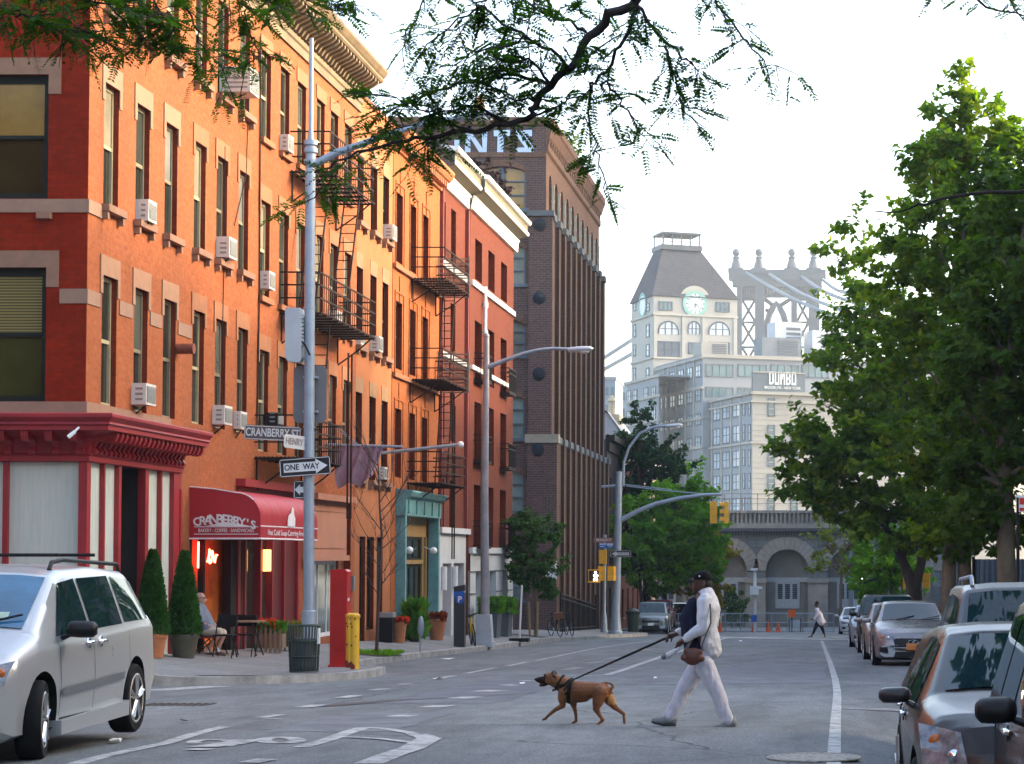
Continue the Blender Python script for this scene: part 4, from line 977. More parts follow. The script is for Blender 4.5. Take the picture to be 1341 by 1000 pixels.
for i, ch in enumerate("CRANBERRY'S"):
    t = i/10; xx = LX+.16+t*1.16; hh = .20+.05*math.sin(math.pi*min(1, t*1.15)); zz = zb+.32+.085*math.sin(math.pi*(.08+t*.9))-.05*t
    text('lettering', ch, M_AWNW, hh*1.15, frame_M((xx, A0-.012, zz), (1,0,-.12+.1*math.cos(t*3)), (0,0,1)), r, bold=.006)
mb = MB()
for a, b in ((.235,.25),(.085,.10)): mb.box(LX+.1, A0-.012, zb+a, LX+1.42, A0-.006, zb+b)
mb.add([(LX+.35,A0-.010,zb+.26),(LX+1.3,A0-.010,zb+.25),(LX+1.05,A0-.010,zb+.30),(LX+.75,A0-.010,zb+.345),(LX+.6,A0-.010,zb+.31)], [(0,1,2,3,4)])
mb.build('printed_rule', M_AWNW, r)
text('lettering', 'BAKERY - COFFEE - SANDWICHES', M_AWNW, .105, frame_M((LX+.76, A0-.012, zb+.165), (1,0,0), (0,0,1)), r, sx=.72)
text('lettering', 'Hot Cold Soup-Catering-Fruit Salad', M_AWNW, .17, frame_M((LX+P+.012, A0+2.4, zb+.13), (0,1,0), (0,0,1)), r, sx=1.5)
mb = MB(); mb.box(LX+P+.004, A0, zb+.25, LX+P+.012, A1, zb+.275)
mb.add([(LX+P+.03, A0+2.1+.62*a*1.3, zb+.28+b) for a, b in ((0,0),(.8,0),(.82,.18),(.7,.25),(.66,.40),(.5,.42),(.36,.3),(.1,.24),(0,.12))], [tuple(range(9))])
mb.build('printed_emblem', M_AWNW, r)

# flag
f0 = at(424, 582, 55.7)
r = thing('flag', 'faded mauve flag draped on a pole sticking out of the peach house', 'flag', f0)
mb = MB(); mb.tube([f0, at(527, 584.7, 55.7)], .035, 8); mb.tube([at(440, 560, 55.9), at(468, 583, 55.7)], .015, 5); mb.tube([at(443, 559, 55.9), at(470, 583, 55.7)], .015, 5); mb.build('flagpole', M_STEEL, r)
top = [(440,583),(452,583),(466,583.5),(480,584),(494,584.3),(503,584.6)]
bot = [(437,598),(442,640),(456,633),(472,636),(488,622),(500,592)]
P_ = []
for j in range(13):
    t = j/12; row = []
    for i in range(26):
        s = i/25*5; a = int(min(4, s)); q = s-a
        tx = top[a][0]+(top[a+1][0]-top[a][0])*q; ty = top[a][1]+(top[a+1][1]-top[a][1])*q
        bx = bot[a][0]+(bot[a+1][0]-bot[a][0])*q; by = bot[a][1]+(bot[a+1][1]-bot[a][1])*q
        p = at(tx+(bx-tx)*t, ty+(by-ty)*t, 55.7); row.append((p.x, p.y+.12*t*math.sin(s*4.2+t*2.2)+.05*math.sin(s*9+t*5), p.z))
    P_.append(row)
mb = MB(); mb.grid(P_); mb.build('cloth', pm('mauve_cloth', (.36,.21,.25), .9, 0, .2, 2.5), r, smooth=180)
g0 = at(500, 593, 62.9)
r = thing('flagpole', 'bare grey flagpole angled out from the wall beyond the mauve flag', 'flagpole', g0)
mb = MB(); mb.tube([g0, at(602, 582, 62.9)], .05, 8); mb.build('pole', M_STEEL, r); mb = MB(); mb.ball(at(603, 582, 62.9), .1); mb.build('finial', M_PAINTW, r)

# ---------- street furniture ----------
def plate(mb, o, rt, up, w, h_, t=.006, back=0):
    r_ = Vector(rt).normalized()*w/2; u = Vector(up).normalized()*h_/2; n = Vector(rt).normalized().cross(Vector(up).normalized())
    o = Vector(o); c = .12*min(w, h_)
    rr = r_.length; uu = u.length; rh, uh = r_.normalized(), u.normalized()
    pl = [(-rr+c,-uu),(rr-c,-uu),(rr,-uu+c),(rr,uu-c),(rr-c,uu),(-rr+c,uu),(-rr,uu-c),(-rr,-uu+c)]
    mb.prism(pl, lambda p, q, s: o+rh*p+uh*q+n*s, -t-back, -back)
B = GS(404, 878)
pole = thing('street_lamp', 'tall silver street lamp with curved arm carrying the CRANBERRY ST signs', 'street lamp', B)
mb = MB(); T = at(408, 50, B.y)
mb.tube([B, B+Vector((0,0,.05)), B+Vector((0,0,.06)), B+Vector((0,0,1.1)), B+Vector((0,0,1.12)), at(404.5,640,B.y), at(406.5,215,B.y), at(407,185,B.y)], [.21,.21,.16,.13,.105,.10,.095,.09], 12)
mb.tube([at(407,190,B.y), at(407,172,B.y), T], [.07,.045,.04], 10)
for y in (215, 200, 190): mb.tube([at(407,y,B.y), at(407,y-6,B.y)], .13, 12)
for y in (560, 600, 404, 470, 640): mb.tube([at(405,y,B.y), at(405,y-2,B.y)], .112, 12)
mb.build('post', M_STEEL, pole, smooth=40)
mb = MB(); arm = [(412,215),(440,200),(480,186),(520,172),(560,160),(604,153)]
mb.tube([at(x, y, B.y-.02*i) for i, (x, y) in enumerate(arm)], [.075,.07,.06,.055,.045,.04], 10); mb.build('arm', M_STEEL, pole, smooth=60)
def cobra(parent, a, b, w=.17):
    a, b = Vector(a), Vector(b); mb = MB(); n = 8; pts = []; rad = []
    for i in range(n+1):
        t = i/n; pts.append(a+(b-a)*t); rad.append(w*(.35+.65*math.sin(math.pi*min(1, .12+t*.78))**.6) if i < n else w*.25)
    mb.tube(pts, rad, 12, flat=.55); mb.build('lamp_head', pm('pale_grey_lamp', (.50,.52,.56), .4, .2, .08, 4), parent, smooth=60)
    m = a+(b-a)*.62; mb = MB(); mb.ball(m+Vector((0,0,-w*.45)), (w*1.1,w*.7,w*.5)); mb.build('lamp_lens', pm('milky_lens', (.65,.65,.62), .2), parent, smooth=60)
cobra(pole, at(600,155,B.y), at(655,147,B.y), .15)
q = at(386.5, 438, B.y)
r = thing('control_box', 'pale grey rounded equipment box strapped to the tall silver pole', 'control box', q)
mb = MB(); c = [at(377,404,B.y),at(395,404,B.y),at(397,412,B.y),at(397,470,B.y),at(394,475,B.y),at(380,474,B.y),at(376,468,B.y),at(376,410,B.y)]
mb.prism([(p.x,p.z) for p in c], lambda a, b, t: (a, t, b), B.y-.16, B.y+.16); mb.build('box', pm('pale_grey_metal', (.44,.46,.47), .5, .1, .08, 3), r)
mb = MB()
for i in range(8): p = at(397,416+i*5,B.y); mb.box(p.x-.01, B.y-.14, p.z-.02, p.x+.03, B.y+.14, p.z+.02)
mb.build('cooling_fin', pm('pale_grey_metal', (.44,.46,.47)), r)
mb = MB(); mb.tube([at(393,445,B.y-.1), at(400,452,B.y-.16), at(406,465,B.y-.14)], .018, 6); mb.build('cable', M_BLACK, r)
q = at(406, 516, B.y)
r = thing('blank_sign', 'back of a large grey rectangular sign mounted high on the silver pole', 'sign', q)
mb = MB(); plate(mb, at(406,516,B.y+.14), (1,0,.0), (0,0,1), .62, 1.07, .008); mb.build('panel', pm('sign_back_grey', (.17,.165,.165), .6, .2, .1, 3), r)
mb = MB(); mb.box(q.x-.13, B.y-.01, q.z+.3, q.x+.13, B.y+.14, q.z+.34); mb.box(q.x-.13, B.y-.01, q.z-.34, q.x+.13, B.y+.14, q.z-.3); mb.build('clamp', M_STEEL, r)
def street_sign(name, label, cx, cy, d, w, h_, ang, back, fore, s, tsz, rim=None, roll=0, sx=1., dy=-.02):
    o = at(cx, cy, d); r = thing(name, label, 'street sign', o)
    rt = Vector((math.cos(R(ang)), math.sin(R(ang)), math.tan(R(roll)))); n = Vector((0,0,1)); n = (n-rt.normalized()*n.dot(rt.normalized())).normalized()
    mb = MB(); plate(mb, o, rt, n, w, h_, .008); mb.build('panel', back, r)
    if rim:
        mb = MB(); fr = rt.normalized(); nn = fr.cross(n)*.004
        for a, b, ww, hh in ((0, h_/2-.015, w-.05, .012), (0, -h_/2+.015, w-.05, .012), (w/2-.015, 0, .012, h_-.05), (-w/2+.015, 0, .012, h_-.05)): plate(mb, o+fr*a+n*b+nn, rt, n, ww, hh, .002)
        mb.build('border', rim, r)
    if s: text('lettering', s, fore, tsz, frame_M(o+rt.normalized().cross(n)*.006, rt, n), r, sx=sx, bold=.004)
    return r, o, rt.normalized(), n
M_BROWN = pm('landmark_brown', (.085,.050,.048), .5, 0, .15, 4); M_SIGNG = pm('aged_sign_white', (.55,.53,.50), .5, 0, .1, 4)
street_sign('street_sign', 'brown CRANBERRY ST sign with white letters on the silver pole', 357, 567, B.y-.12, 1.02, .27, 12, M_BROWN, M_SIGNG, 'CRANBERRY ST', .21, M_SIGNG, -2, .66)
street_sign('street_sign', 'pale HENRY ST sign turned edgeways on the silver pole', 390, 579, B.y-.2, .62, .25, 52, M_SIGNG, pm('grey_letters', (.25,.2,.19), .6), 'HENRY ST', .17, None, -4, .72)
r, o, rt, n = street_sign('one_way_sign', 'black ONE WAY sign with white arrow pointing right on the silver pole', 399.5, 611, B.y-.15, .96, .335, -3, M_SIGNK, M_SIGNK, None, .1, M_SIGNW, 4)
nn = rt.cross(n); mb = MB()
mb.prism([(-.40,-.085),(.20,-.085),(.20,-.135),(.42,0),(.20,.135),(.20,.085),(-.40,.085)], lambda p, q, t: o+rt*p+n*q+nn*t, .001, .005); mb.build('arrow', M_SIGNW, r)
text('lettering', 'ONE  WAY', M_SIGNK, .15, frame_M(o+nn*.007-rt*.06, rt, n), r, sx=.88, bold=.003)
r, o, rt, n = street_sign('one_way_sign', 'small black sign with white left arrow half hidden behind the silver pole', 393, 641, B.y+.02, .24, .33, 5, M_SIGNK, M_SIGNK, None, .1, M_SIGNW, 0)
nn = rt.cross(n); mb = MB(); mb.prism([(-.10,0),(0,.10),(0,.05),(.1,.06),(.1,-.06),(0,-.05),(0,-.10)], lambda p, q, t: o+rt*p+n*q+nn*t, .001, .005); mb.build('arrow', M_SIGNW, r)

# litter basket
B2 = GS(398, 881); r = thing('litter_basket', 'dark green wire mesh litter basket at the kerb by the silver pole', 'litter bin', B2)
mb = MB(); H = .84
for i in range(30):
    a = 2*math.pi*i/30; mb.tube([B2+Vector((.245*math.cos(a),.245*math.sin(a),.03)), B2+Vector((.28*math.cos(a),.28*math.sin(a),H))], .008, 4)
for z, rr in ((.03,.25),(.3,.258),(.57,.268),(H,.285)):
    mb.tube([B2+Vector((rr*math.cos(2*math.pi*i/24),rr*math.sin(2*math.pi*i/24),z)) for i in range(25)], .014, 5, cap=False)
mb.build('mesh_basket', pm('dark_green_metal', (.012,.03,.02), .5, .2), r)
mb = MB(); mb.lathe([(.19,.03),(.215,.1),(.22,.6),(.20,.62)], B2, 16); mb.build('liner', pm('dark_liner', (.03,.04,.045), .5), r)
mb = MB(); p = B2+Vector((.27,-.06,.52)); mb.box(p.x-.02, p.y-.04, p.z, p.x+.02, p.y+.05, p.z+.28); mb.build('label_plate', M_SIGNW, r)
# call box
B3 = GS(445, 873); r = thing('call_box', 'tall red street call box standing beside two yellow bollards', 'call box', B3)
M_RED = pm('fire_red_paint', (.42,.006,.005), .4, 0, .12, 2.5)
mb = MB(); w2 = .165; mb.box(B3.x-w2, B3.y-w2, B3.z+.05, B3.x+w2, B3.y+w2, B3.z+1.84); mb.build('case', M_RED, r)
mb = MB(); mb.prism([(-.172,1.84),(.172,1.84),(.172,1.88),(.13,1.925),(-.13,1.925),(-.172,1.88)], lambda p, q, t: (B3.x+p, t, B3.z+q), B3.y-.172, B3.y+.172); mb.box(B3.x-.19, B3.y-.19, B3.z-.02, B3.x+.19, B3.y+.19, B3.z+.05); mb.build('cap', M_RED, r)
mb = MB(); mb.box(B3.x-.10, B3.y-w2-.012, B3.z+.3, B3.x+.13, B3.y-w2+.002, B3.z+1.7); mb.build('door', pm('red_door', (.36,.005,.004), .45), r)
mb = MB(); mb.box(B3.x+w2-.002, B3.y-.1, B3.z+1.3, B3.x+w2+.012, B3.y+.02, B3.z+1.36); mb.build('label_plate', M_SIGNW, r)
M_BOLL = pm('chipped_yellow_paint', (.72,.40,.02), .5, 0, .1, 3)
M_CHIP = pm('rust_chip', (.22,.03,.015), .8)
for x, y, lb in ((464.5, 876, 'chipped yellow steel bollard with red rust marks, nearer of two'), (458.5, 874, 'yellow bollard tucked between the red call box and the chipped bollard')):
    b = GS(x, y); r = thing('bollard', lb, 'bollard', b, 'yellow bollards by the call box')
    mb = MB(); mb.lathe([(.085,-.02),(.085,.96),(.095,.97),(.10,1.0),(.095,1.03),(.05,1.06),(.01,1.065)], b, 18); mb.build('post', M_BOLL, r, smooth=40)
    mb = MB()
    for z, a, s in ((.95,.2,.02),(.86,-.9,.025),(.8,-.5,.022),(.45,-.6,.025),(.1,-.7,.05),(.05,-.3,.06),(.62,.4,.016)):
        c = b+Vector((.087*math.sin(a), -.087*math.cos(a), z)); mb.tube([c, c+Vector((.002*math.sin(a),-.002,0))], s, 7)
    mb.build('rust_mark', M_CHIP, r)

def GX(x, X): d = fd(x, X); return Vector((X, d, zwalk(X, d)))
def cone_leaf(c, rr, H_, n, sz=.05):
    mb = MB()
    for i in range(n):
        t = random.random()**.8; a = random.random()*6.283; rad = rr*(1-t)**.75*(.75+.3*random.random())+.02
        p = Vector(c)+Vector((rad*math.cos(a), rad*math.sin(a), H_*t)); q = Vector((math.cos(a)*.6+random.gauss(0,.3), math.sin(a)*.6+random.gauss(0,.3), .7+random.random()*.4)).normalized()
        s = q.cross(Vector((random.gauss(0,1),random.gauss(0,1),random.gauss(0,1)))).normalized()*sz*.4
        mb.add([p-s, p+s, p+q*sz*1.3+s*.5, p+q*sz*1.3-s*.5], [(0,1,2,3)])
    return mb
L_SPRUCE = leafmat('spruce_leaf', (.014,.045,.010), (.03,.095,.018), (.06,.17,.03), .2)
M_TERRA = pm('terracotta_pot', (.42,.15,.06), .8, 0, .2, 4, .1); M_DPOT = pm('dark_bronze_pot', (.06,.055,.035), .6, 0, .25, 4)
def pot(r, b, rt, rb, H_, mat): 
    mb = MB(); mb.lathe([(rb,0),(rt*.93,H_*.82),(rt,H_*.83),(rt,H_),(rt*.9,H_),(rt*.85,H_*.9),(.02,H_*.9)], b, 20); return mb.build('pot', mat, r, smooth=40)
for x, y, lb, hh, rr, pm_ in ((240.5, 861, 'clipped cone spruce in a round dark pot nearest the seated man', 1.62, .30, M_DPOT), (199, 861, 'clipped cone spruce partly hidden behind the silver minivan', 1.58, .29, M_TERRA)):
    b = GS(x, y); r = thing('topiary', lb, 'potted tree', b, 'cone topiaries outside the corner shop')
    pot(r, b, .29, .2, .46, pm_)
    core = MB(); core.lathe([(.02,.4),(rr*.78,.55),(rr*.62,.9),(rr*.4,1.3),(.03,.4+hh-.1)], b, 14); core.build('inner_foliage', pm('dark_foliage', (.012,.03,.008), .9, 0, .5, 12), r)
    cone_leaf(b+Vector((0,0,.42)), rr, hh, 5200, .06).build('foliage', L_SPRUCE, r)
# flower planters by the cafe, benches, table
M_WOODG = pm('grey_wood', (.20,.14,.09), .85, 0, .3, 3, .2, stretch=(1,1,.2))
L_GREEN = leafmat('fresh_leaf', (.03,.09,.012), (.06,.17,.02), (.12,.26,.04), .35); L_RED = leafmat('red_flower', (.45,.02,.012), (.60,.05,.02), (.7,.12,.04), .3); L_OR = leafmat('orange_flower', (.6,.06,.015), (.75,.12,.02), (.8,.2,.05), .3)
def tuft(c, rx, ry, h_, n, sz):
    mb = MB()
    for i in range(n):
        p = Vector(c)+Vector((random.uniform(-rx,rx), random.uniform(-ry,ry), h_*random.random())); q = Vector((random.gauss(0,.5),random.gauss(0,.5),1)).normalized(); s = q.cross(Vector((random.gauss(0,1),random.gauss(0,1),0))).normalized()*sz*.35
        mb.add([p-s, p+s, p+q*sz], [(0,1,2)])
    return mb
for x, y, lb, fl in ((356, 846, 'rustic wooden planter with red flowers under the awning', True), (381, 847, 'rustic wooden planter of pale greenery beside the silver pole', False)):
    b = GX(x, -12.5); r = thing('wooden_planter', lb, 'planter', b, 'wooden planters at the cafe')
    mb = MB()
    for i in range(6): mb.box(b.x-.3+i*.105, b.y-.2, b.z, b.x-.3+i*.105+.05, b.y-.16, b.z+.5+.08*random.random())
    mb.box(b.x-.3,b.y-.16,b.z+.1,b.x+.3,b.y+.16,b.z+.42); mb.build('slatted_box', M_WOODG, r)
    tuft(b+Vector((0,0,.42)), .32, .2, .22, 260, .12).build('foliage', L_GREEN if fl else leafmat('pale_leaf', (.10,.12,.03), (.2,.2,.06), (.3,.28,.1), .3), r)
    if fl: tuft(b+Vector((-.05,0,.5)), .2, .18, .22, 140, .09).build('flower', L_RED, r)
b = GX(312, -12.4)
r = thing('cafe_table', 'small folding cafe table with thin black legs behind the seated man', 'table', b)
mb = MB(); mb.box(b.x-.35,b.y-.3,b.z+.70,b.x+.5,b.y+.4,b.z+.73); mb.build('tabletop', pm('worn_wood', (.22,.14,.08), .6), r)
for sx in (-.3,.45): 
    mb = MB(); mb.tube([(b.x+sx,b.y-.28,b.z),(b.x+sx-.05,b.y+.38,b.z+.7)], .015, 5); mb.tube([(b.x+sx,b.y+.38,b.z),(b.x+sx-.05,b.y-.28,b.z+.7)], .015, 5); mb.build('leg', M_BLACK, r)
for x, y, lb in ((322, 853, 'black folding chair at the cafe table near the crimson door'), (296, 855, 'black folding chair close beside the seated man')):
    b = GX(x, -12.3); r = thing('folding_chair', lb, 'chair', b, 'black cafe chairs')
    mb = MB(); mb.box(b.x-.2,b.y-.2,b.z+.44,b.x+.2,b.y+.2,b.z+.47); mb.build('seat', M_BLACK, r)
    mb = MB(); mb.box(b.x-.2,b.y+.18,b.z+.62,b.x+.2,b.y+.21,b.z+.86); mb.build('backrest', M_BLACK, r)
    for sx in (-.19,.19):
        mb = MB(); mb.tube([(b.x+sx,b.y-.2,b.z),(b.x+sx,b.y+.2,b.z+.86)], .014, 5); mb.tube([(b.x+sx,b.y+.22,b.z),(b.x+sx,b.y-.18,b.z+.46)], .014, 5); mb.build('leg', M_BLACK, r)
# pots by the teal shop
def potted(x, y, lb, rt, H_, mat, fol, fl=None, tall=.3, X=None):
    b = GX(x, X or -12.5); r = thing('potted_plant', lb, 'potted plant', b); pot(r, b, rt, rt*.68, H_, mat)
    tuft(b+Vector((0,0,H_*.85)), rt*1.0, rt, tall, 300, tall*.6).build('foliage', fol, r)
    if fl: tuft(b+Vector((0,0,H_*.8+tall*.75)), rt*1.2, rt, tall*.4, 200, .12).build('flower', fl, r)
L_DRK = leafmat('dark_red_leaf', (.06,.012,.012), (.16,.03,.02), (.3,.06,.02), .3)
potted(524, 837, 'terracotta pot with dark red plant beside the teal shopfront', .22, .62, M_TERRA, L_DRK, L_RED, .16)
potted(544, 834, 'tall clump of orange flowers on green stems by the teal shop', .22, .12, M_DPOT, L_GREEN, L_OR, .85)
potted(573, 832, 'large terracotta urn with a small dark plant outside the red brick house', .30, .68, M_TERRA, L_DRK, None, .25)
b = GX(507, -12.75); r = thing('litter_bin', 'black box bin with grey lid against the salmon wall', 'bin', b)
mb = MB(); mb.box(b.x-.2,b.y-.2,b.z,b.x+.2,b.y+.2,b.z+.72); mb.build('body', M_BLACK, r); mb = MB(); mb.box(b.x-.23,b.y-.23,b.z+.72,b.x+.23,b.y+.23,b.z+.86); mb.build('lid', pm('grey_lid', (.25,.24,.24), .5), r)
for x, y, lb in ((645, 829, 'slate blue planter box with trailing ferns nearest the lamp'), (660, 828, 'slate blue planter box of bright greenery at the end of the white base')):
    b = GX(x, -12.3); r = thing('planter_box', lb, 'planter', b, 'slate planter boxes'); mb = MB(); mb.prism([(-.24,0),(.24,0),(.28,.95),(-.28,.95)], lambda p, q, t: (b.x+p, t, b.z+q), b.y-.5, b.y+.5); mb.build('box', pm('slate_planter', (.06,.075,.09), .6, 0, .2, 3), r)
    tuft(b+Vector((0,0,.85)), .42, .6, .5, 700, .22).build('foliage', L_GREEN, r)
# small meter post, parking meter, white post
b = GS(550, 854); r = thing('old_meter_post', 'small silver meter head on a thin post near the bare sapling', 'meter', b)
mb = MB(); mb.tube([b, b+Vector((0,0,.42))], .025, 8); mb.build('post', M_STEEL, r); mb = MB(); mb.ball(b+Vector((.02,0,.68)), (.09,.08,.28)); mb.build('meter_head', M_STEEL, r, smooth=60)
b = GS(602, 847); r = thing('parking_meter', 'dark parking pay station with blue top and white P', 'parking meter', b)
mb = MB(); mb.box(b.x-.155,b.y-.14,b.z,b.x+.155,b.y+.14,b.z+1.62); mb.build('case', pm('charcoal_case', (.02,.022,.026), .45), r)
mb = MB(); mb.prism([(-.165,1.62),(.165,1.68),(.165,1.86),(-.165,1.80)], lambda p, q, t: (b.x+p, t, b.z+q), b.y-.15, b.y+.15); mb.build('hood', pm('charcoal_case', (.02,.022,.026)), r)
M_BLUE = pm('sign_blue', (.010,.10,.42), .4, 0, .08, 4)
mb = MB(); mb.box(b.x-.16,b.y-.156,b.z+1.48,b.x+.16,b.y-.139,b.z+1.66); mb.lathe([(.13,0),(.13,-.012)], (b.x+.02,b.y-.14,b.z+1.42), 18, 'y'); mb.build('blue_panel', M_BLUE, r)
text('lettering', 'P', M_SIGNW, .24, frame_M((b.x+.02,b.y-.158,b.z+1.42), (1,0,0), (0,0,1)), r, bold=.008)
b = GS(681, 840); r = thing('sign_post', 'leaning white post on a black rubber foot standing on the pavement', 'post', b)
mb = MB(); mb.tube([b+Vector((-.02,0,.1)), b+Vector((.06,0,2.0))], .035, 8); mb.build('post', M_PAINTW, r); mb = MB(); mb.box(b.x-.36,b.y-.25,b.z,b.x+.32,b.y+.25,b.z+.12); mb.build('foot', M_RUBBER, r)
# lamp two
B4 = GS(635, 845); r = thing('street_lamp', 'grey street lamp with curved arm standing on a square base by the parking meter', 'street lamp', B4); lamp2 = r
mb = MB(); mb.box(B4.x-.28,B4.y-.28,B4.z-.05,B4.x+.28,B4.y+.28,B4.z+.12); mb.prism([(-.25,.12),(.25,.12),(.19,.98),(-.19,.98)], lambda p, q, t: (B4.x+p, t, B4.z+q), B4.y-.22, B4.y+.22); mb.build('base', pm('pale_base_paint', (.42,.44,.47), .6, 0, .12, 3), r)
mb = MB(); mb.tube([B4+Vector((0,0,.9)), B4+Vector((0,0,1.0)), at(634.5,640,B4.y), at(637,470,B4.y), at(637,442,B4.y)], [.16,.145,.125,.095,.09], 12); mb.ball(at(637,440,B4.y), .1); mb.build('post', pm('lamp_post_grey', (.27,.26,.28), .5, .2, .2, 3), r, smooth=50)
mb = MB(); mb.tube([at(x,y,B4.y) for x, y in ((638,481),(660,472),(685,463),(705,458),(725,456),(748,457))], [.08,.07,.06,.055,.05,.05], 10); mb.build('arm', M_STEEL, r, smooth=60)
cobra(r, at(744,458,B4.y), at(777,456,B4.y), .17)
# middagh corner: signal pole with mast arm
B5 = GS(806, 829.5); D = B5.y; r = thing('signal_pole', 'silver traffic signal pole with long curved mast arm at the far corner', 'traffic signal', B5)
mb = MB(); mb.tube([B5, B5+Vector((0,0,.1)), B5+Vector((0,0,.15)), B5+Vector((0,0,1.1)), at(808,760,D), at(810.5,625,D), at(811,617,D)], [.36,.36,.3,.22,.19,.17,.16], 12); mb.build('post', M_STEEL, r, smooth=40)
mb = MB(); mb.tube([at(x,y,D) for x, y in ((813,681),(835,669),(860,659),(890,652),(920,648),(945,647))], [.13,.12,.11,.1,.09,.08], 10); mb.build('mast_arm', M_STEEL, r, smooth=60)
mb = MB(); mb.tube([at(788,637,D), at(818,635,D)], .06, 8); mb.tube([at(820,636,D), at(870,642,D), at(925,647,D)], .03, 6); mb.tube([at(818,634,D), at(880,641,D)], .02, 6); mb.pieces('guy_rod', M_STEEL, r)
mb = MB(); mb.tube([at(x,y,D) for x, y in ((816,634),(817,605),(824,585),(838,567),(856,559),(874,557))], .07, 10); mb.build('lamp_arm', M_STEEL, r, smooth=60)
cobra(r, at(872,558,D), at(894,556,D), .17)
def signal(name, label, x, y, d, ang, lit=None, n=3):
    o = at(x, y, d); r = thing(name, label, 'traffic light', o, 'yellow traffic lights')
    a = R(ang); fx, fy = math.sin(a), math.cos(a); M = Matrix.Translation(o) @ Matrix.Rotation(a, 4, 'Z')
    mb = MB(); mb.M = M
    for i in range(n): mb.box(-.17,-.1,-.17+(i-1)*.36,.17,.12,.175+(i-1)*.36)
    mb.build('housing', M_YEL, r)
    mb = MB(); mb.M = M
    for i in range(n):
        vs = []; k_ = 10
        P_ = [[(.15*math.cos(w), y_, .15*math.sin(w)+(i-1)*.36) for w in [math.pi*(-.1+1.2*j/k_) for j in range(k_+1)]] for y_ in (-.1,-.32)]
        mb.grid(P_)
    mb.build('visor', M_YEL, r)
    mb = MB(); mb.M = M
    for i in range(n): mb.lathe([(.13,-.095),(.13,-.11)], (0,0,(i-1)*.36), 14, 'y')
    mb.build('lens', M_BLACK, r); return r
signal('traffic_light', 'yellow traffic light seen from behind at the end of the mast arm', 934.5, 671, D, 178)
signal('traffic_light', 'yellow traffic light in profile at the tip of the mast arm, right of its twin', 951, 671, D-.1, -85)
signal('traffic_light', 'yellow traffic light box seen from behind on the far corner pole', 788, 746, D-.2, 180, n=2)
signal('traffic_light', 'second yellow traffic light box pressed against the far silver pole', 801, 746, D-.3, 160, n=2)
def walk(label, x, y, d, mirror=1):
    o = at(x, y, d); r = thing('walk_signal', label, 'walk signal', o, 'lit walking man signals')
    mb = MB(); mb.box(o.x-.28,o.y-.05,o.z-.30,o.x+.28,o.y+.2,o.z+.3); mb.build('housing', M_YEL, r)
    mb = MB(); mb.box(o.x-.24,o.y-.06,o.z-.25,o.x+.24,o.y-.048,o.z+.25); mb.build('screen', M_BLACK, r)
    mb = MB(); e = lambda p, q: (o.x+.08*mirror+p*mirror, o.y-.07, o.z+q)
    mb.tube([e(.0,.19), e(.0,.20)], .001, 4); mb.ball((o.x+.08*mirror, o.y-.07, o.z+.17), (.05,.01,.05), 10, 6)
    mb.tube([e(0,.10), e(.0,-.04)], .06, 6); mb.tube([e(0,-.04), e(.08,-.22)], .035, 6); mb.tube([e(0,-.04), e(-.07,-.22)], .035, 6); mb.tube([e(0,.09), e(.11,-.01)], .028, 6); mb.tube([e(0,.09), e(-.10,0)], .028, 6)
    mb.build('walking_man', emit('lit_walking_man', (1,.97,.92), 3.5), r)
    mb = MB(); mb.box(o.x-.3,o.y-.2,o.z+.28,o.x+.3,o.y+.1,o.z+.32); mb.box(o.x-.3,o.y-.2,o.z-.32,o.x+.3,o.y+.1,o.z-.28); mb.build('hood', M_YEL, r)
walk('lit walking man signal left of the yellow boxes on the far corner', 778, 754, D-.4)
mb = MB(); 
B6 = GS(791, 828); r = thing('signal_post', 'short silver post holding yellow signal boxes and small signs', 'post', B6)
mb.tube([B6, B6+Vector((0,0,.08)), B6+Vector((0,0,.1)), B6+Vector((0,0,.75)), at(791,800,B6.y), at(792,700,B6.y)], [.22,.22,.18,.14,.09,.09], 10); mb.build('post', M_STEEL, r, smooth=40)
mb = MB(); mb.box(*(at(786,725,B6.y-.1)-Vector((.05,.1,.5))), *(at(793,725,B6.y-.1)+Vector((.05,.1,.2)))); mb.build('bracket', M_YEL, r)
street_sign('street_sign', 'small brown MIDDAGH ST sign on the far corner post', 790.5, 707, B6.y-.2, 1.0, .24, 5, pm('faded_red_brown', (.22,.09,.07), .6), M_SIGNG, 'MIDDAGH ST', .17, None, 0, .75)
street_sign('street_sign', 'small blue sign under the brown sign on the far corner post', 795, 714.5, B6.y-.25, .82, .26, 5, M_BLUE, M_SIGNW, None, .13, None, 0, .85)
q = at(794, 714, B6.y-.27); mb = MB(); [mb.box(q.x+a, q.y-.012, q.z+c, q.x+b_, q.y-.004, q.z+d_) for a, b_, c, d_ in ((-.34,-.02,.02,.10),(-.30,-.08,-.07,-.03),(.03,.34,-.01,.10),(.10,.30,-.08,-.05))]; mb.build('painted_words', pm('pale_blue_print', (.45,.58,.75), .5), bpy.data.objects['street_sign.003'])
r, o, rt, n = street_sign('one_way_sign', 'small black one way arrow sign on the far silver pole', 813, 725, D-.3, 1.0, .33, 0, M_SIGNK, M_SIGNK, None, .1, M_SIGNW, 0)
nn = rt.cross(n); mb = MB(); mb.prism([(.40,-.07),(-.22,-.07),(-.22,-.13),(-.44,0),(-.22,.13),(-.22,.07),(.40,.07)], lambda p, q, t: o+rt*p+n*q+nn*t, .001, .006); mb.build('arrow', M_SIGNG, r); text('lettering', 'ONE WAY', M_SIGNK, .14, frame_M(o+nn*.009+rt*.12, rt, n), r, sx=.8)
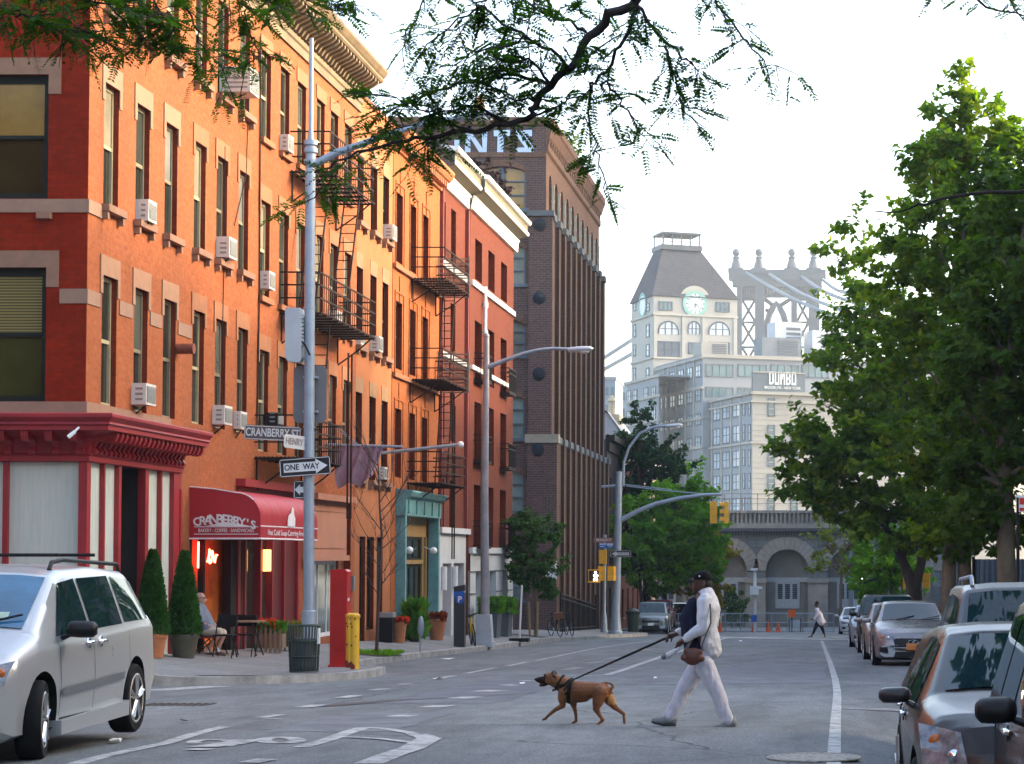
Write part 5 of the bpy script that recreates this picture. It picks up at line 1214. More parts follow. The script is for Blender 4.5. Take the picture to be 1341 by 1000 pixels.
# bin, railing, warehouse sign
b = GS(824, 829); b.y += 2; r = thing('litter_bin', 'dark green litter bin beside the far silver pole', 'litter bin', b); mb = MB(); mb.lathe([(.26,0),(.33,.95),(.35,.96),(.35,1.05),(.1,1.2)], b, 14); mb.build('body', MATS['dark_green_metal'], r)
mb = MB(); mb.lathe([(.36,.9),(.37,.98),(.35,1.0)], b, 14); mb.build('rim', M_BLACK, r)
a, b = GS(747, 828), GS(789, 830); a.x = b.x = -12.3; a.y, b.y = 97.5, 112
r = thing('iron_railing', 'black iron railing with sloping top along the warehouse steps', 'railing', (a.x, a.y, zwalk(a.x, a.y)))
mb = MB(); n_ = 60
for i in range(n_+1):
    y = a.y+(b.y-a.y)*i/n_; z = zwalk(-12.3, y); hgt = 1.75-.5*i/n_; mb.box(-12.31,y-.012,z,-12.29,y+.012,z+hgt)
mb.build('bars', M_BLACK, r); mb = MB()
for k, f in ((1.75,1.25),(1.55,1.05),(.15,.15)): mb.tube([(-12.3,a.y,zwalk(-12.3,a.y)+k),(-12.3,b.y,zwalk(-12.3,b.y)+f)], .03, 6)
for y in (a.y, (a.y+b.y)/2, b.y): mb.box(-12.34,y-.04,zwalk(-12.3,y),-12.26,y+.04,zwalk(-12.3,y)+1.8)
mb.build('rail', M_BLACK, r)
mb = MB(); q = at(722, 744, 97.9); r = thing('notice_board', 'small white board with a black N behind the young street tree', 'sign', q)
mb.box(q.x-.25,97.86,q.z-.5,q.x+.25,97.9,q.z+.35); mb.build('board', M_SIGNW, r); text('lettering', 'N', M_SIGNK, .36, frame_M((q.x-.06,97.85,q.z-.12), (1,0,0), (0,0,1)), r, bold=.01)
mb = MB(); mb.box(q.x+.02,97.9,q.z-.1,q.x+.06,98.3,q.z-.05); mb.build('bracket', M_BLACK, r)

def bicycle(b, ang, label, frame, basket=None, sc=1.0):
    r = thing('bicycle', label, 'bicycle', b); M = Matrix.Translation(b) @ Matrix.Rotation(ang, 4, 'Z') @ Matrix.Rotation(R(7), 4, 'X') @ Matrix.Scale(sc, 4)
    for x in (-.52, .52):
        mb = MB(); mb.M = M; mb.tube([(x+.33*math.cos(2*math.pi*i/28), 0, .34+.33*math.sin(2*math.pi*i/28)) for i in range(29)], .02, 6, cap=False); w_ = mb.build('wheel', M_RUBBER, r)
        mb = MB(); mb.M = M
        for i in range(12): mb.tube([(x,0,.34),(x+.32*math.cos(2*math.pi*i/12),0,.34+.32*math.sin(2*math.pi*i/12))], .0025, 3)
        mb.build('spokes', M_STEEL, w_)
    mb = MB(); mb.M = M
    for a, c in (((-.52,0,.34),(-.18,0,.80)),((-.52,0,.34),(-.08,0,.30)),((-.18,0,.85),(-.08,0,.30)),((-.08,0,.30),(.36,0,.72)),((-.16,0,.78),(.35,0,.82)),((.33,0,.92),(.40,0,.65)),((.40,0,.65),(.52,0,.34))): mb.tube([a, c], .019, 7)
    mb.build('frame', frame, r)
    mb = MB(); mb.M = M; mb.tube([(.36,-.28,.98),(.42,-.12,1.0),(.36,0,.95),(.42,.12,1.0),(.36,.28,.98)], .014, 6); mb.tube([(.33,0,.9),(.36,0,.96)], .016, 6); mb.build('handlebar', M_BLACK, r)
    mb = MB(); mb.M = M; mb.ball((-.2,0,.92), (.14,.07,.03)); mb.tube([(-.18,0,.82),(-.2,0,.92)], .013, 6); mb.build('saddle', M_BLACK, r, smooth=60)
    mb = MB(); mb.M = M; mb.tube([(-.08,0,.30),(.0,-.08,.18)], .012, 5); mb.tube([(-.08,.0,.30),(-.16,.08,.42)], .012, 5); mb.lathe([(.09,-.03),(.09,-.04)], (-.08,0,.30), 14, 'y'); mb.build('pedals', M_STEEL, r)
    if basket:
        mb = MB(); mb.M = M; mb.prism([(.40,.75),(.66,.75),(.72,1.0),(.38,1.0)], lambda p, q, t: (p, t, q), -.17, .17); mb.build('basket', basket, r)
b = GS(728, 833); bicycle(b, R(-62), 'black bicycle with brown basket leaning by the young street tree', M_BLACK, pm('brown_wicker', (.16,.06,.03), .8))
b = GS(733, 832.5); b.x += .35; b.y += .5; bicycle(b, R(-70), 'second black bicycle locked close behind the basket bicycle', M_BLACK)
b = GS(620, 845); bicycle(b, R(-75), 'yellow bicycle parked behind the lamp post base', pm('bike_yellow', (.60,.42,.02), .4))

# ---------- right side street furniture ----------
b = Vector((1.2, 128, zroad(1, 128))); r = thing('signal_post', 'slim grey post with a black camera cluster on top at the far crossing', 'post', b)
mb = MB(); mb.tube([b, at(1114,700,128)], [.16,.11], 10); mb.build('post', M_STEEL, r); mb = MB()
c = at(1116,696,128); mb.box(c.x-.75,127.8,c.z-.05,c.x+.75,128.2,c.z+.2); mb.box(c.x-.55,127.7,c.z+.2,c.x-.1,128.2,c.z+.45); mb.lathe([(.2,0),(.26,.25),(.1,.4)], (c.x,128,c.z-.5), 10); mb.build('camera_cluster', M_BLACK, r)
walk('lit walking man signal on the slim grey post at right', 1128, 761, 127.7)
signal('traffic_light', 'yellow traffic light box seen from behind the dark forked tree trunk', 1187.5, 757, 101, 170, n=2); signal('traffic_light', 'yellow traffic light peeking out right of the dark forked trunk', 1213, 755, 101, 175, n=2)
b = Vector(at(1208, 790, 100)); b.z = zr2(0, 100); r = thing('signal_post', 'dark post behind the forked tree trunk carrying yellow lights and a white plate', 'post', b)
mb = MB(); mb.tube([b, at(1203,725,100.4)], .08, 8); mb.box(at(1187,757,101).x, 101.0, at(1187,757,101).z-.05, at(1213,757,101).x, 101.08, at(1187,757,101).z+.05); mb.build('post', M_BLACK, r); mb = MB(); q = at(1216,736,100); mb.box(q.x-.22,99.9,q.z-.22,q.x+.22,99.93,q.z+.22); mb.build('plate', M_SIGNW, r)
b = Vector(at(1333, 800, 40)); b.z = zr2(0, 40); r = thing('parking_sign', 'red and white parking sign on a dark post at the right edge', 'sign', b)
mb = MB(); mb.tube([b, at(1333,650,40)], .03, 8); mb.build('post', M_BLACK, r)
q = at(1346, 659, 39.9); mb = MB(); mb.box(q.x-.17,39.86,q.z-.16,q.x+.19,39.88,q.z+.14); mb.box(q.x-.24,39.85,q.z+.11,q.x+.2,39.88,q.z+.15); mb.build('panel', M_SIGNW, r)
mb = MB(); mb.box(q.x-.16,39.85,q.z-.02,q.x+.18,39.859,q.z+.1); mb.box(q.x-.16,39.85,q.z-.14,q.x+.18,39.859,q.z-.08); mb.build('red_band', pm('sign_red', (.55,.02,.02), .4), r)
b = Vector(at(988.5, 829, 125)); b.z = zroad(-4, 125); r = thing('camera_post', 'white post with a box camera and blue disc in front of the stone arches', 'post', b)
mb = MB(); mb.tube([b, at(988.5,748,125)], .10, 8); p = at(990,747,125); mb.box(p.x-.3,124.8,p.z,p.x+.1,125.2,p.z+.14); mb.build('post', M_PAINTW, r)
mb = MB(); p = at(988,773,124.7); mb.box(p.x-.25,124.4,p.z-.25,p.x+.25,124.9,p.z+.25); mb.tube([(p.x+.2,124.6,p.z+.1),(p.x+.45,124.5,p.z+.15)], .08, 8); mb.build('camera_box', M_PAINTW, r)
mb = MB(); p = at(987.5,809.5,124.8); mb.box(p.x-.17,124.7,p.z-.2,p.x+.17,124.75,p.z+.2); mb.build('blue_disc', M_BLUE, r)
r = thing('crowd_barrier', 'long grey pipe barrier fence in front of the stone arches', 'barrier', (-4, 128, zroad(-4,128)))
mb = MB(); x0, x1 = at(868,820,128).x, at(1092,820,128).x; z0 = zroad(-4,128)
for z in (.06,.55,1.1): mb.tube([(x0,128,z0+z),(x1,128,z0+z)], .035, 6)
n_ = 11
for i in range(n_+1): mb.tube([(x0+(x1-x0)*i/n_,128,z0),(x0+(x1-x0)*i/n_,128,z0+1.1)], .04, 6)
mb.build('rails', M_STEEL, r)
mb = MB()
for i in range(110): x = x0+(x1-x0)*i/110; mb.box(x-.008,128.01,z0,x+.008,128.02,z0+1.1)
mb.build('bars', M_STEEL, r)
for x, lb in ((943,'orange traffic cone by the green shrub left of the barrier'),(987,'orange traffic cone at the foot of the white camera post'),(1006,'orange traffic cone right of the white camera post'),(1019,'orange traffic cone below the orange diamond sign')):
    p = at(x, 826, 126.5); p.z = zroad(-4,126.5); r = thing('traffic_cone', lb, 'traffic cone', p, 'orange cones by the barrier'); mb = MB(); mb.lathe([(.16,.03),(.03,.6),(.02,.6)], p, 10); mb.build('cone', pm('cone_orange', (.75,.13,.03), .5), r); mb = MB(); mb.box(p.x-.2,p.y-.2,p.z,p.x+.2,p.y+.2,p.z+.03); mb.build('base', pm('cone_orange', (.75,.13,.03)), r)
q = at(1037, 803, 127); r = thing('work_sign', 'plain orange roadworks sign on a stand behind the barrier', 'sign', (q.x, 127, z0)); mb = MB(); plate(mb, q, (1,.0,0), (0,0,1), .42, .46, .02); mb.build('panel', pm('fluorescent_orange', (.85,.13,.012), .5, 0, .06, 4), r); mb = MB(); mb.tube([(q.x,127.05,z0),(q.x,127.05,q.z)], .03, 6); mb.build('stand', M_BLACK, r)
q = at(1041, 817, 127.2); r = thing('notice_board', 'small pale notice board hung on the barrier under the orange sign', 'sign', (q.x, 127.2, z0)); mb = MB(); plate(mb, q, (1,0,0), (0,0,1), .62, .48, .03); mb.build('panel', pm('pale_board', (.45,.52,.55), .5), r); mb = MB()
for s in (-.33,.33): mb.tube([(q.x+s,127.25,z0),(q.x+s,127.25,q.z+.3)], .03, 6)
mb.build('frame', M_BLACK, r)
# ---------- cars ----------
def paint(name, col, metal=.6, rough=.28):
    m, nt, b = newmat(name); b.inputs['Base Color'].default_value = c4(col); b.inputs['Metallic'].default_value = metal; b.inputs['Roughness'].default_value = rough; b.inputs['Coat Weight'].default_value = .12; b.inputs['Specular IOR Level'].default_value = .25; b.inputs['Coat Roughness'].default_value = .03
    tc = N(nt, 'ShaderNodeTexCoord'); nz = N(nt, 'ShaderNodeTexNoise'); nz.inputs['Scale'].default_value = 1.1; nz.inputs['Detail'].default_value = 5; nt.links.new(tc.outputs['Object'], nz.inputs['Vector'])
    mr = N(nt, 'ShaderNodeMapRange'); mr.inputs['To Min'].default_value = rough*.92; mr.inputs['To Max'].default_value = rough*1.1; nt.links.new(nz.outputs['Fac'], mr.inputs['Value']); nt.links.new(mr.outputs[0], b.inputs['Roughness'])
    MATS[name] = m; return m
M_CGLASS = glassy('car_glass', (.008,.026,.032), .02, .42, .3, 2)
M_CTRIM = pm('black_car_trim', (.010,.010,.010), .5, 0, .2, 6, spec=.25)
M_RIM = pm('alloy_rim', (.50,.50,.50), .3, .7, .06, 5)
M_CHROME = pm('chrome', (.75,.75,.76), .12, 1, .03, 5)
M_LAMPC = pm('headlamp_glass', (.20,.21,.23), .10, .2, .5, 16, spec=.5)
M_AMBER = pm('amber_lens', (.55,.14,.02), .1, 0, .3, 8); M_TAIL = pm('red_lens', (.35,.01,.01), .12, 0, .2, 8)
class Car:
    """a car body lofted from side profiles; local axes: x forward, y left, z up, origin on the ground between the wheels"""
    def __init__(s, P):
        s.P = P; L = P['L']; s.x0, s.x1 = -L/2, L/2
        s.top = P['top']; s.belt = P['belt']; s.bot = P['bot']; s.wid = P['wid']; s.roofw = P['roofw']
    def f(s, tab, x): return float(np.interp(x, [t[0] for t in tab], [t[1] for t in tab]))
    def sec(s, x):
        """half section, bottom centre to top centre"""
        zt, zb, z0, w = s.f(s.top,x), s.f(s.belt,x), s.f(s.bot,x), s.f(s.wid,x)
        zb = min(zb, zt-.02); rw = s.f(s.roofw, x)*w
        wm = z0+(zb-z0)*.55
        cab = max(0, zt-zb)
        if cab > .12:
            pts = [(0,z0),(w*.86,z0),(w*.965,z0+.05),(w,wm),(w*.985,zb-.06),(w*.955,zb),(w*.955+(rw-w*.955)*.5,zb+(cab-.05)*.5+.01),(rw,zt-.05),(rw*.93,zt-.012),(rw*.6,zt+.012),(0,zt+.02)]
        else:
            pts = [(0,z0),(w*.86,z0),(w*.965,z0+.05),(w,wm),(w*.985,zb-.06),(w*.955,zb),(w*.92,zb+cab*.5),(w*.86,zb+cab*.8),(w*.75,zt-.004),(w*.5,zt+.008),(0,zt+.014)]
        return pts
    def bow(s, p):
        x, y, z = p; q = (abs(y)/(s.P['W']/2))**2.4
        fx = max(0, (x-(s.x1-1.1))/1.1); rx = max(0, ((s.x0+.8)-x)/.8)
        return (x-s.P.get('nose',.30)*q*fx*fx+s.P.get('tail',.16)*q*rx*rx, y, z)
    def ysurf(s, x, z):
        pts = s.sec(x); best = 0
        for (a, za), (b, zb) in zip(pts[:-1], pts[1:]):
            if za != zb and min(za,zb) <= z <= max(za,zb): best = max(best, a+(b-a)*(z-za)/(zb-za))
        return best
    def ztop(s, x, y):
        pts = s.sec(x)[6:]
        ys = [p[0] for p in pts][::-1]; zs = [p[1] for p in pts][::-1]
        return float(np.interp(abs(y), ys, zs))
    def place(s, root, M): s.root = root; s.M = M
    def patch(s, name, mat, quads, off=.006, parent=None, n=8, smooth=40, mats=None):
        """quads: ('side', sgn, [4 (x,z)]) or ('top', [4 (x,yfrac)]) or ('front'/'back', [4 (y,z)])"""
        mb = MB(); mb.M = s.M
        for q in quads:
            kind = q[0]; C = q[-1]
            rows = []
            for i in range(n+1):
                u = i/n; row = []
                for j in range(n+1):
                    v = j/n
                    a = (C[0][0]*(1-u)+C[1][0]*u)*(1-v)+(C[3][0]*(1-u)+C[2][0]*u)*v
                    b = (C[0][1]*(1-u)+C[1][1]*u)*(1-v)+(C[3][1]*(1-u)+C[2][1]*u)*v
                    if kind == 'side':
                        p = (a, q[1]*(s.ysurf(a,b)+off), b)
                    elif kind == 'top':
                        rw = s.sec(a)[8][0]; p = (a, b*rw, s.ztop(a, b*rw)+off)
                        p = (p[0]+(off if a > 0 else -off)*.8, p[1], p[2])
                    elif kind == 'front':
                        x = s.x1
                        for xx in np.linspace(s.x1, s.x1-.9, 46):
                            if s.ztop(xx, a) >= b >= s.f(s.bot, xx)-.02: x = xx; break
                        p = (x+off, a, b)
                    else:
                        x = s.x0
                        for xx in np.linspace(s.x0, s.x0+.9, 46):
                            if s.ztop(xx, a) >= b: x = xx; break
                        p = (x-off, a, b)
                    row.append(s.bow(p))
                rows.append(row)
            mb.grid(rows)
        return mb.build(name, mat, parent or s.root, smooth=smooth)
    def body(s, mat):
        P = s.P; xs = set(np.linspace(s.x0, s.x1, 74))
        for t in (s.top, s.belt, s.bot, s.wid):
            for q in t: xs.add(q[0])
        xs = sorted(x for x in xs if s.x0 <= x <= s.x1); rows = []
        for x in xs:
            h_ = s.sec(x); full = [(y, z) for y, z in h_]+[(-y, z) for y, z in h_[-2:0:-1]]
            fine = []
            for (a, b), (c, d) in zip(full, full[1:]+full[:1]):
                for k in range(2): fine.append((a+(c-a)*k/2, b+(d-b)*k/2))
            rows.append([s.bow((x, y, z)) for y, z in fine])
        m = len(rows[0]); mb = MB(); vs = [p for r in rows for p in r]
        fs = [(i*m+j, i*m+(j+1)%m, (i+1)*m+(j+1)%m, (i+1)*m+j) for i in range(len(rows)-1) for j in range(m)]
        fs += [tuple(range(m))[::-1], tuple(range((len(rows)-1)*m, len(rows)*m))]
        mb.M = s.M; mb.add(vs, fs); o = mb.build('body', [mat, M_CTRIM], s.root)
        bmm = bmesh.new(); bmm.from_mesh(o.data); bmesh.ops.recalc_face_normals(bmm, faces=bmm.faces); bmm.to_mesh(o.data); bmm.free()
        cb = MB(); cb.M = s.M; rr = P['wr']*1.16
        for x in (P['fx'], P['rx']):
            for sg in (-1, 1): cb.lathe([(rr,-.17),(rr,.17)], (x, sg*(P['W']/2-.09), P['wr']+.02), 28, 'y')
        c = cb.build('cut', [M_CTRIM], s.root)
        bmm = bmesh.new(); bmm.from_mesh(c.data); bmesh.ops.recalc_face_normals(bmm, faces=bmm.faces); bmm.to_mesh(c.data); bmm.free()
        md = o.modifiers.new('b', 'BOOLEAN'); md.object = c; md.operation = 'DIFFERENCE'; md.solver = 'EXACT'; md.use_self = False
        try: md.material_mode = 'TRANSFER'
        except Exception: pass
        evaluated(o); bpy.data.objects.remove(c)
        o.data.polygons.foreach_set('use_smooth', [True]*len(o.data.polygons)); o.data.set_sharp_from_angle(angle=R(38))
        return o
    def wheel(s, x, sg, steer=0, spokes=5, rim=None):
        P = s.P; r = P['wr']; c = Matrix.Translation((x, sg*(P['W']/2-.11), r)) @ Matrix.Rotation(steer, 4, 'Z')
        mb = MB(); mb.M = s.M @ c; rf = r*P.get('rimf', .68)
        mb.lathe([(rf,-.10),(r*.93,-.105),(r*.985,-.085),(r,-.05),(r,.05),(r*.985,.085),(r*.93,.105),(rf,.10)], (0,0,0), 40, 'y'); wh = mb.build('wheel', M_RUBBER, s.root, smooth=35)
        mb = MB(); mb.M = s.M @ c; o = sg*.085
        mb.tube([(rf*.97*math.cos(2*math.pi*i/36), o, rf*.97*math.sin(2*math.pi*i/36)) for i in range(37)], .022, 6, cap=False)
        mb.lathe([(rf*.2,0),(rf*.2,.02*sg),(.02,.03*sg)], (0,o-.012*sg,0), 16, 'y')
        for k in range(spokes):
            a = 2*math.pi*k/spokes+.3
            for da in (-.16, .16):
                mb.tube([(rf*.15*math.cos(a+da), o, rf*.15*math.sin(a+da)), (rf*.95*math.cos(a+da*1.15), o-.01*sg, rf*.95*math.sin(a+da*1.15))], [.035,.03], 6, flat=.6)
            mb.tube([(rf*.15*math.cos(a), o-.004*sg, rf*.15*math.sin(a)), (rf*.93*math.cos(a), o-.014*sg, rf*.93*math.sin(a))], [.04,.055], 6, flat=.3)
        mb.build('rim', rim or M_RIM, wh, smooth=40)
        mb = MB(); mb.M = s.M @ c; mb.lathe([(rf*.93,-.02*sg),(rf*.93,.0)], (0,sg*.04,0), 28, 'y'); mb.build('brake_disc', pm('dark_wheel_well', (.02,.02,.02), .7), wh)
        return wh
    def mirror(s, x, z, sg, mat, w=.22, h_=.15, stalk=.1, tri=False):
        mb = MB(); mb.M = s.M; y0 = sg*(s.ysurf(x, z-.05)); y1 = y0+sg*stalk
        mb.tube([(x, y0, z-.06), (x, y1+sg*.02, z-.03)], [.05,.035], 8, flat=.5)
        pts = []; n = 8
        for i in range(n+1):
            t = i/n; pts.append(Vector((x+.05-.05*t, y1+sg*w*t, z+.02-.01*t)))
        mb.tube(pts, [h_*.30]+[h_*(.5+.06*math.sin(math.pi*i/n)) for i in range(1, n)]+[h_*.33], 14, flat=.7)
        return mb.build('side_mirror', mat, s.root, smooth=60)
    def handle(s, x, z, sg, mat):
        mb = MB(); mb.M = s.M; y = sg*(s.ysurf(x, z)+.02); mb.tube([(x-.10,y-.015*sg,z),(x-.07,y+.008*sg,z+.003),(x+.07,y+.008*sg,z+.003),(x+.10,y-.015*sg,z)], [.014,.02,.02,.014], 8); mb.lathe([(.055,-.012),(.05,0)], (x,y-.012*sg,z), 14, 'y')
        return mb.build('door_handle', mat, s.root, smooth=60)
def car(name, label, cat, spec, x, Y, z, ang, mat, glass=None, steer=0, group=None, detail=2, grille=None, plate_=None, rails=False, mirrors=None, amber=False, spokes=5, rimm=None, handles=True, extra=None):
    r = thing(name, label, cat, (x, Y, z), group)
    P = dict(SPECS[spec]); c = Car(P); M = Matrix.Translation((x, Y, z)) @ Matrix.Rotation(ang, 4, 'Z'); c.place(r, M)
    c.body(mat); gl = M_CGLASS
    w0, w1, r1, r0 = P['ws0'], P['ws1'], P['rg1'], P['rg0']      # windshield base/top, rear glass top/base (x)
    for q, nm in ((P['ws'], 'windshield'), (P['rg'], 'rear_window')): c.patch(nm, (glass or gl) if nm == 'windshield' else gl, [('top', q)], .008, n=12)
    for sg in (-1, 1):
        for q in P['sides']: c.patch('side_window', gl, [('side', sg, q)], .007, n=6)
    for sg in (-1, 1):
        hl = P['hl']
        c.patch('headlight', M_LAMPC, [('front', [(sg*a, b) for a, b in hl])], .020, n=8); 
        if detail > 1:
            for k, (a, b) in enumerate(P.get('bulb', [])):
                mb = MB(); mb.M = M
                xx = c.x1
                for xq in np.linspace(c.x1, c.x1-.9, 46):
                    if c.ztop(xq, a) >= b: xx = xq; break
                p = c.bow((xx, sg*a, b)); mb.ball((p[0]+.005, p[1], p[2]), (.025,.042,.042), 12, 8); mb.build('headlight_bulb', M_CHROME if k == 0 else M_AMBER, r, smooth=60)
        c.patch('tail_light', M_TAIL, [('back', [(sg*a, b) for a, b in P['tl']])], .008, n=4)
    c.patch('grille', M_CTRIM, [('front', g) for g in P['gr']], .018, n=8)
    if grille:
        for a, b, t in grille: c.patch('grille_bar', M_CHROME, [('front', [(-a,b),(a,b),(a,b+t),(-a,b+t)])], .028, n=8)
    c.patch('plate', plate_ or M_SIGNW, [('front', [(-.16,P['pz']),(.16,P['pz']),(.16,P['pz']+.15),(-.16,P['pz']+.15)])], .036, n=3)
    for sg in (-1, 1):
        for xx, st in ((P['fx'], steer), (P['rx'], 0)): c.wheel(xx, sg, st, spokes, rimm)
        c.mirror(P['mx'], P['mz'], sg, mirrors or mat, *P.get('msz', (.20,.14,.08)))
        if handles and detail > 1:
            for hx in P['hx']: c.handle(hx, P['hz'], sg, M_CHROME if handles == 2 else mat)
        if detail > 1:
            for dx in P['doors']:
                c.patch('door_gap', M_CTRIM, [('side', sg, [(dx-.005,P['dz0']),(dx+.005,P['dz0']),(dx+.005+P.get('dsl',0),P['dz1']),(dx-.005+P.get('dsl',0),P['dz1'])])], .003, n=8)
            c.patch('sill_trim', M_CTRIM, [('side', sg, [(P['rx']+.45,P['dz0']-.06),(P['fx']-.45,P['dz0']-.06),(P['fx']-.45,P['dz0']-.02),(P['rx']+.45,P['dz0']-.02)])], .006, n=6)
        if rails:
            mb = MB(); mb.M = M; yy_ = c.sec(0)[8][0]*.92*sg
            pts = [(xq, yy_, c.ztop(xq, yy_)+dz) for xq, dz in ((P['ws1']-.25,.0),(P['ws1']-.32,.06),(0,.075),(P['rg1']+.25,.07),(P['rg1']+.15,.0))]
            mb.tube(pts, .02, 8); mb.build('roof_rail', M_CTRIM if rails == 1 else M_STEEL, r, smooth=60)
    if detail > 1:
        mb = MB(); mb.M = M
        for y_ in (-.35,.25): mb.tube([(P['ws0']+.03,y_,c.ztop(P['ws0']+.03,y_)+.02),(P['ws0']-.14,y_+.42,c.ztop(P['ws0']-.14,.0)+.025)], .01, 5)
        mb.build('wiper', M_CTRIM, r)
    if extra: extra(c, r, M)
    return r, c
SPECS = {
 'minivan': dict(L=4.75, W=1.83, wr=.335, fx=1.42, rx=-1.38, rimf=.70,
   top=[(-2.375,.62),(-2.33,.98),(-2.22,1.10),(-1.95,1.50),(-1.7,1.57),(-.6,1.62),(.35,1.60),(.62,1.55),(1.42,1.09),(1.55,1.05),(2.0,.93),(2.22,.83),(2.33,.68),(2.375,.52)],
   belt=[(-2.4,.6),(-2.2,1.06),(-1.4,1.05),(.9,.98),(1.5,.96),(2.0,.86),(2.25,.72),(2.375,.5)], bot=[(-2.4,.36),(-2.2,.24),(-1.0,.21),(1.0,.20),(2.1,.19),(2.375,.26)],
   wid=[(-2.4,.84),(-2.0,.895),(0,.915),(1.5,.905),(2.1,.86),(2.375,.78)], roofw=[(-2,.74),(-1,.78),(.5,.77),(.7,.80),(1.42,.90)],
   ws0=1.42, ws1=.64, rg1=-1.95, rg0=-2.2, ws=[(1.40,-.93),(1.40,.93),(.66,.98),(.66,-.98)], rg=[(-2.21,-.9),(-2.21,.9),(-1.95,.9),(-1.95,-.9)],
   sides=[[(.05,1.05),(.98,1.02),(.58,1.47),(.10,1.51)],[(-1.02,1.07),(-.03,1.05),(.02,1.51),(-.95,1.525)],[(-2.05,1.09),(-1.12,1.08),(-1.05,1.52),(-1.80,1.48)]],
   hl=[(.48,.60),(.80,.66),(.84,.86),(.50,.76)], bulb=[(.64,.71),(.76,.76)], tl=[(.62,.7),(.80,.7),(.76,1.0),(.66,1.0)], gr=[[(-.4,.56),(.4,.56),(.42,.68),(-.42,.68)],[(-.55,.28),(.55,.28),(.5,.42),(-.5,.42)]], pz=.44, mx=.82, mz=1.06, msz=(.24,.19,.06),
   hx=[.17,-.20], hz=.93, doors=[.02,.98,-1.15], dz0=.34, dz1=1.0),
 'sedan': dict(L=4.80, W=1.83, wr=.335, fx=1.46, rx=-1.38, rimf=.72,
   top=[(-2.4,.66),(-2.35,.98),(-2.2,1.05),(-1.75,1.08),(-1.05,1.37),(-.4,1.44),(.1,1.44),(.35,1.41),(1.12,1.02),(1.3,.99),(2.0,.86),(2.25,.76),(2.36,.62),(2.4,.5)],
   belt=[(-2.4,.62),(-2.2,.92),(-1.2,.95),(1.0,.90),(1.6,.86),(2.1,.76),(2.4,.46)], bot=[(-2.4,.34),(-2.1,.22),(2.1,.18),(2.4,.24)],
   wid=[(-2.4,.82),(-2.0,.89),(0,.915),(1.5,.91),(2.1,.86),(2.4,.76)], roofw=[(-1.7,.78),(-1,.72),(.3,.70),(1.12,.88)],
   ws0=1.12, ws1=.37, rg1=-1.05, rg0=-1.72, ws=[(1.10,-.92),(1.10,.92),(.40,.96),(.40,-.96)], rg=[(-1.7,-.9),(-1.7,.9),(-1.08,.93),(-1.08,-.93)],
   sides=[[(-.15,.96),(.84,.94),(.36,1.33),(-.12,1.37)],[(-1.12,.98),(-.22,.96),(-.19,1.375),(-.85,1.34)]],
   hl=[(.40,.64),(.74,.60),(.82,.76),(.44,.69)], bulb=[(.55,.67),(.68,.68)], tl=[(.45,.8),(.76,.78),(.74,.93),(.5,.92)], gr=[[(-.40,.46),(.40,.46),(.46,.66),(-.46,.66)],[(-.44,.24),(.44,.24),(.40,.36),(-.40,.36)],[(.56,.33),(.76,.35),(.76,.46),(.58,.46)],[(-.56,.33),(-.76,.35),(-.76,.46),(-.58,.46)]], pz=.40, mx=.72, mz=1.0, msz=(.20,.14,.08),
   hx=[.0,-.95], hz=.84, doors=[-.18,.9,-1.2], dz0=.30, dz1=.92),
 'suv': dict(L=4.62, W=1.86, wr=.36, fx=1.36, rx=-1.30, rimf=.66,
   top=[(-2.31,.72),(-2.25,1.1),(-2.15,1.2),(-1.9,1.66),(-1.6,1.71),(.0,1.74),(.35,1.70),(1.08,1.15),(1.25,1.11),(1.95,1.02),(2.18,.92),(2.28,.74),(2.31,.55)],
   belt=[(-2.31,.7),(-2.1,1.1),(1.0,1.03),(1.6,1.0),(2.1,.88),(2.31,.5)], bot=[(-2.31,.42),(-2.1,.30),(2.0,.26),(2.31,.34)],
   wid=[(-2.31,.84),(-1.9,.91),(0,.93),(1.5,.92),(2.1,.88),(2.31,.80)], roofw=[(-2,.78),(.2,.76),(.4,.78),(1.08,.92)],
   ws0=1.08, ws1=.37, rg1=-1.9, rg0=-2.12, ws=[(1.06,-.93),(1.06,.93),(.40,.97),(.40,-.97)], rg=[(-2.12,-.9),(-2.12,.9),(-1.92,.92),(-1.92,-.92)],
   sides=[[(-.10,1.10),(.76,1.07),(.32,1.58),(-.07,1.62)],[(-1.05,1.12),(-.18,1.10),(-.15,1.62),(-.98,1.63)],[(-1.9,1.15),(-1.13,1.13),(-1.06,1.62),(-1.7,1.58)]],
   hl=[(.50,.72),(.80,.74),(.84,.92),(.52,.86)], bulb=[(.62,.80),(.74,.83)], tl=[(.60,.8),(.80,.8),(.76,1.05),(.66,1.05)], gr=[[(-.46,.66),(.46,.66),(.48,.86),(-.48,.86)],[(-.5,.34),(.5,.34),(.46,.5),(-.46,.5)]], pz=.50, mx=.66, mz=1.15, msz=(.20,.18,.07),
   hx=[.05,-.88], hz=1.0, doors=[-.14,.84,-1.1], dz0=.40, dz1=1.05),
}
SPECS['wagon'] = dict(SPECS['sedan'], top=[(-2.4,.66),(-2.35,1.0),(-2.2,1.12),(-1.9,1.36),(-1.05,1.43),(-.4,1.46),(.1,1.46),(.35,1.42),(1.12,1.06),(1.3,1.04),(2.0,.98),(2.24,.91),(2.36,.74),(2.4,.55)], belt=[(-2.4,.62),(-2.2,.95),(-1.2,.97),(1.0,.94),(1.6,.93),(2.1,.87),(2.4,.5)], hl=[(.60,.66),(.87,.66),(.89,.92),(.64,.88)], bulb=[(.68,.74),(.79,.82)], msz=(.20,.14,.03), rg0=-2.1, rg1=-1.9, rg=[(-2.12,-.9),(-2.12,.9),(-1.92,.92),(-1.92,-.92)])
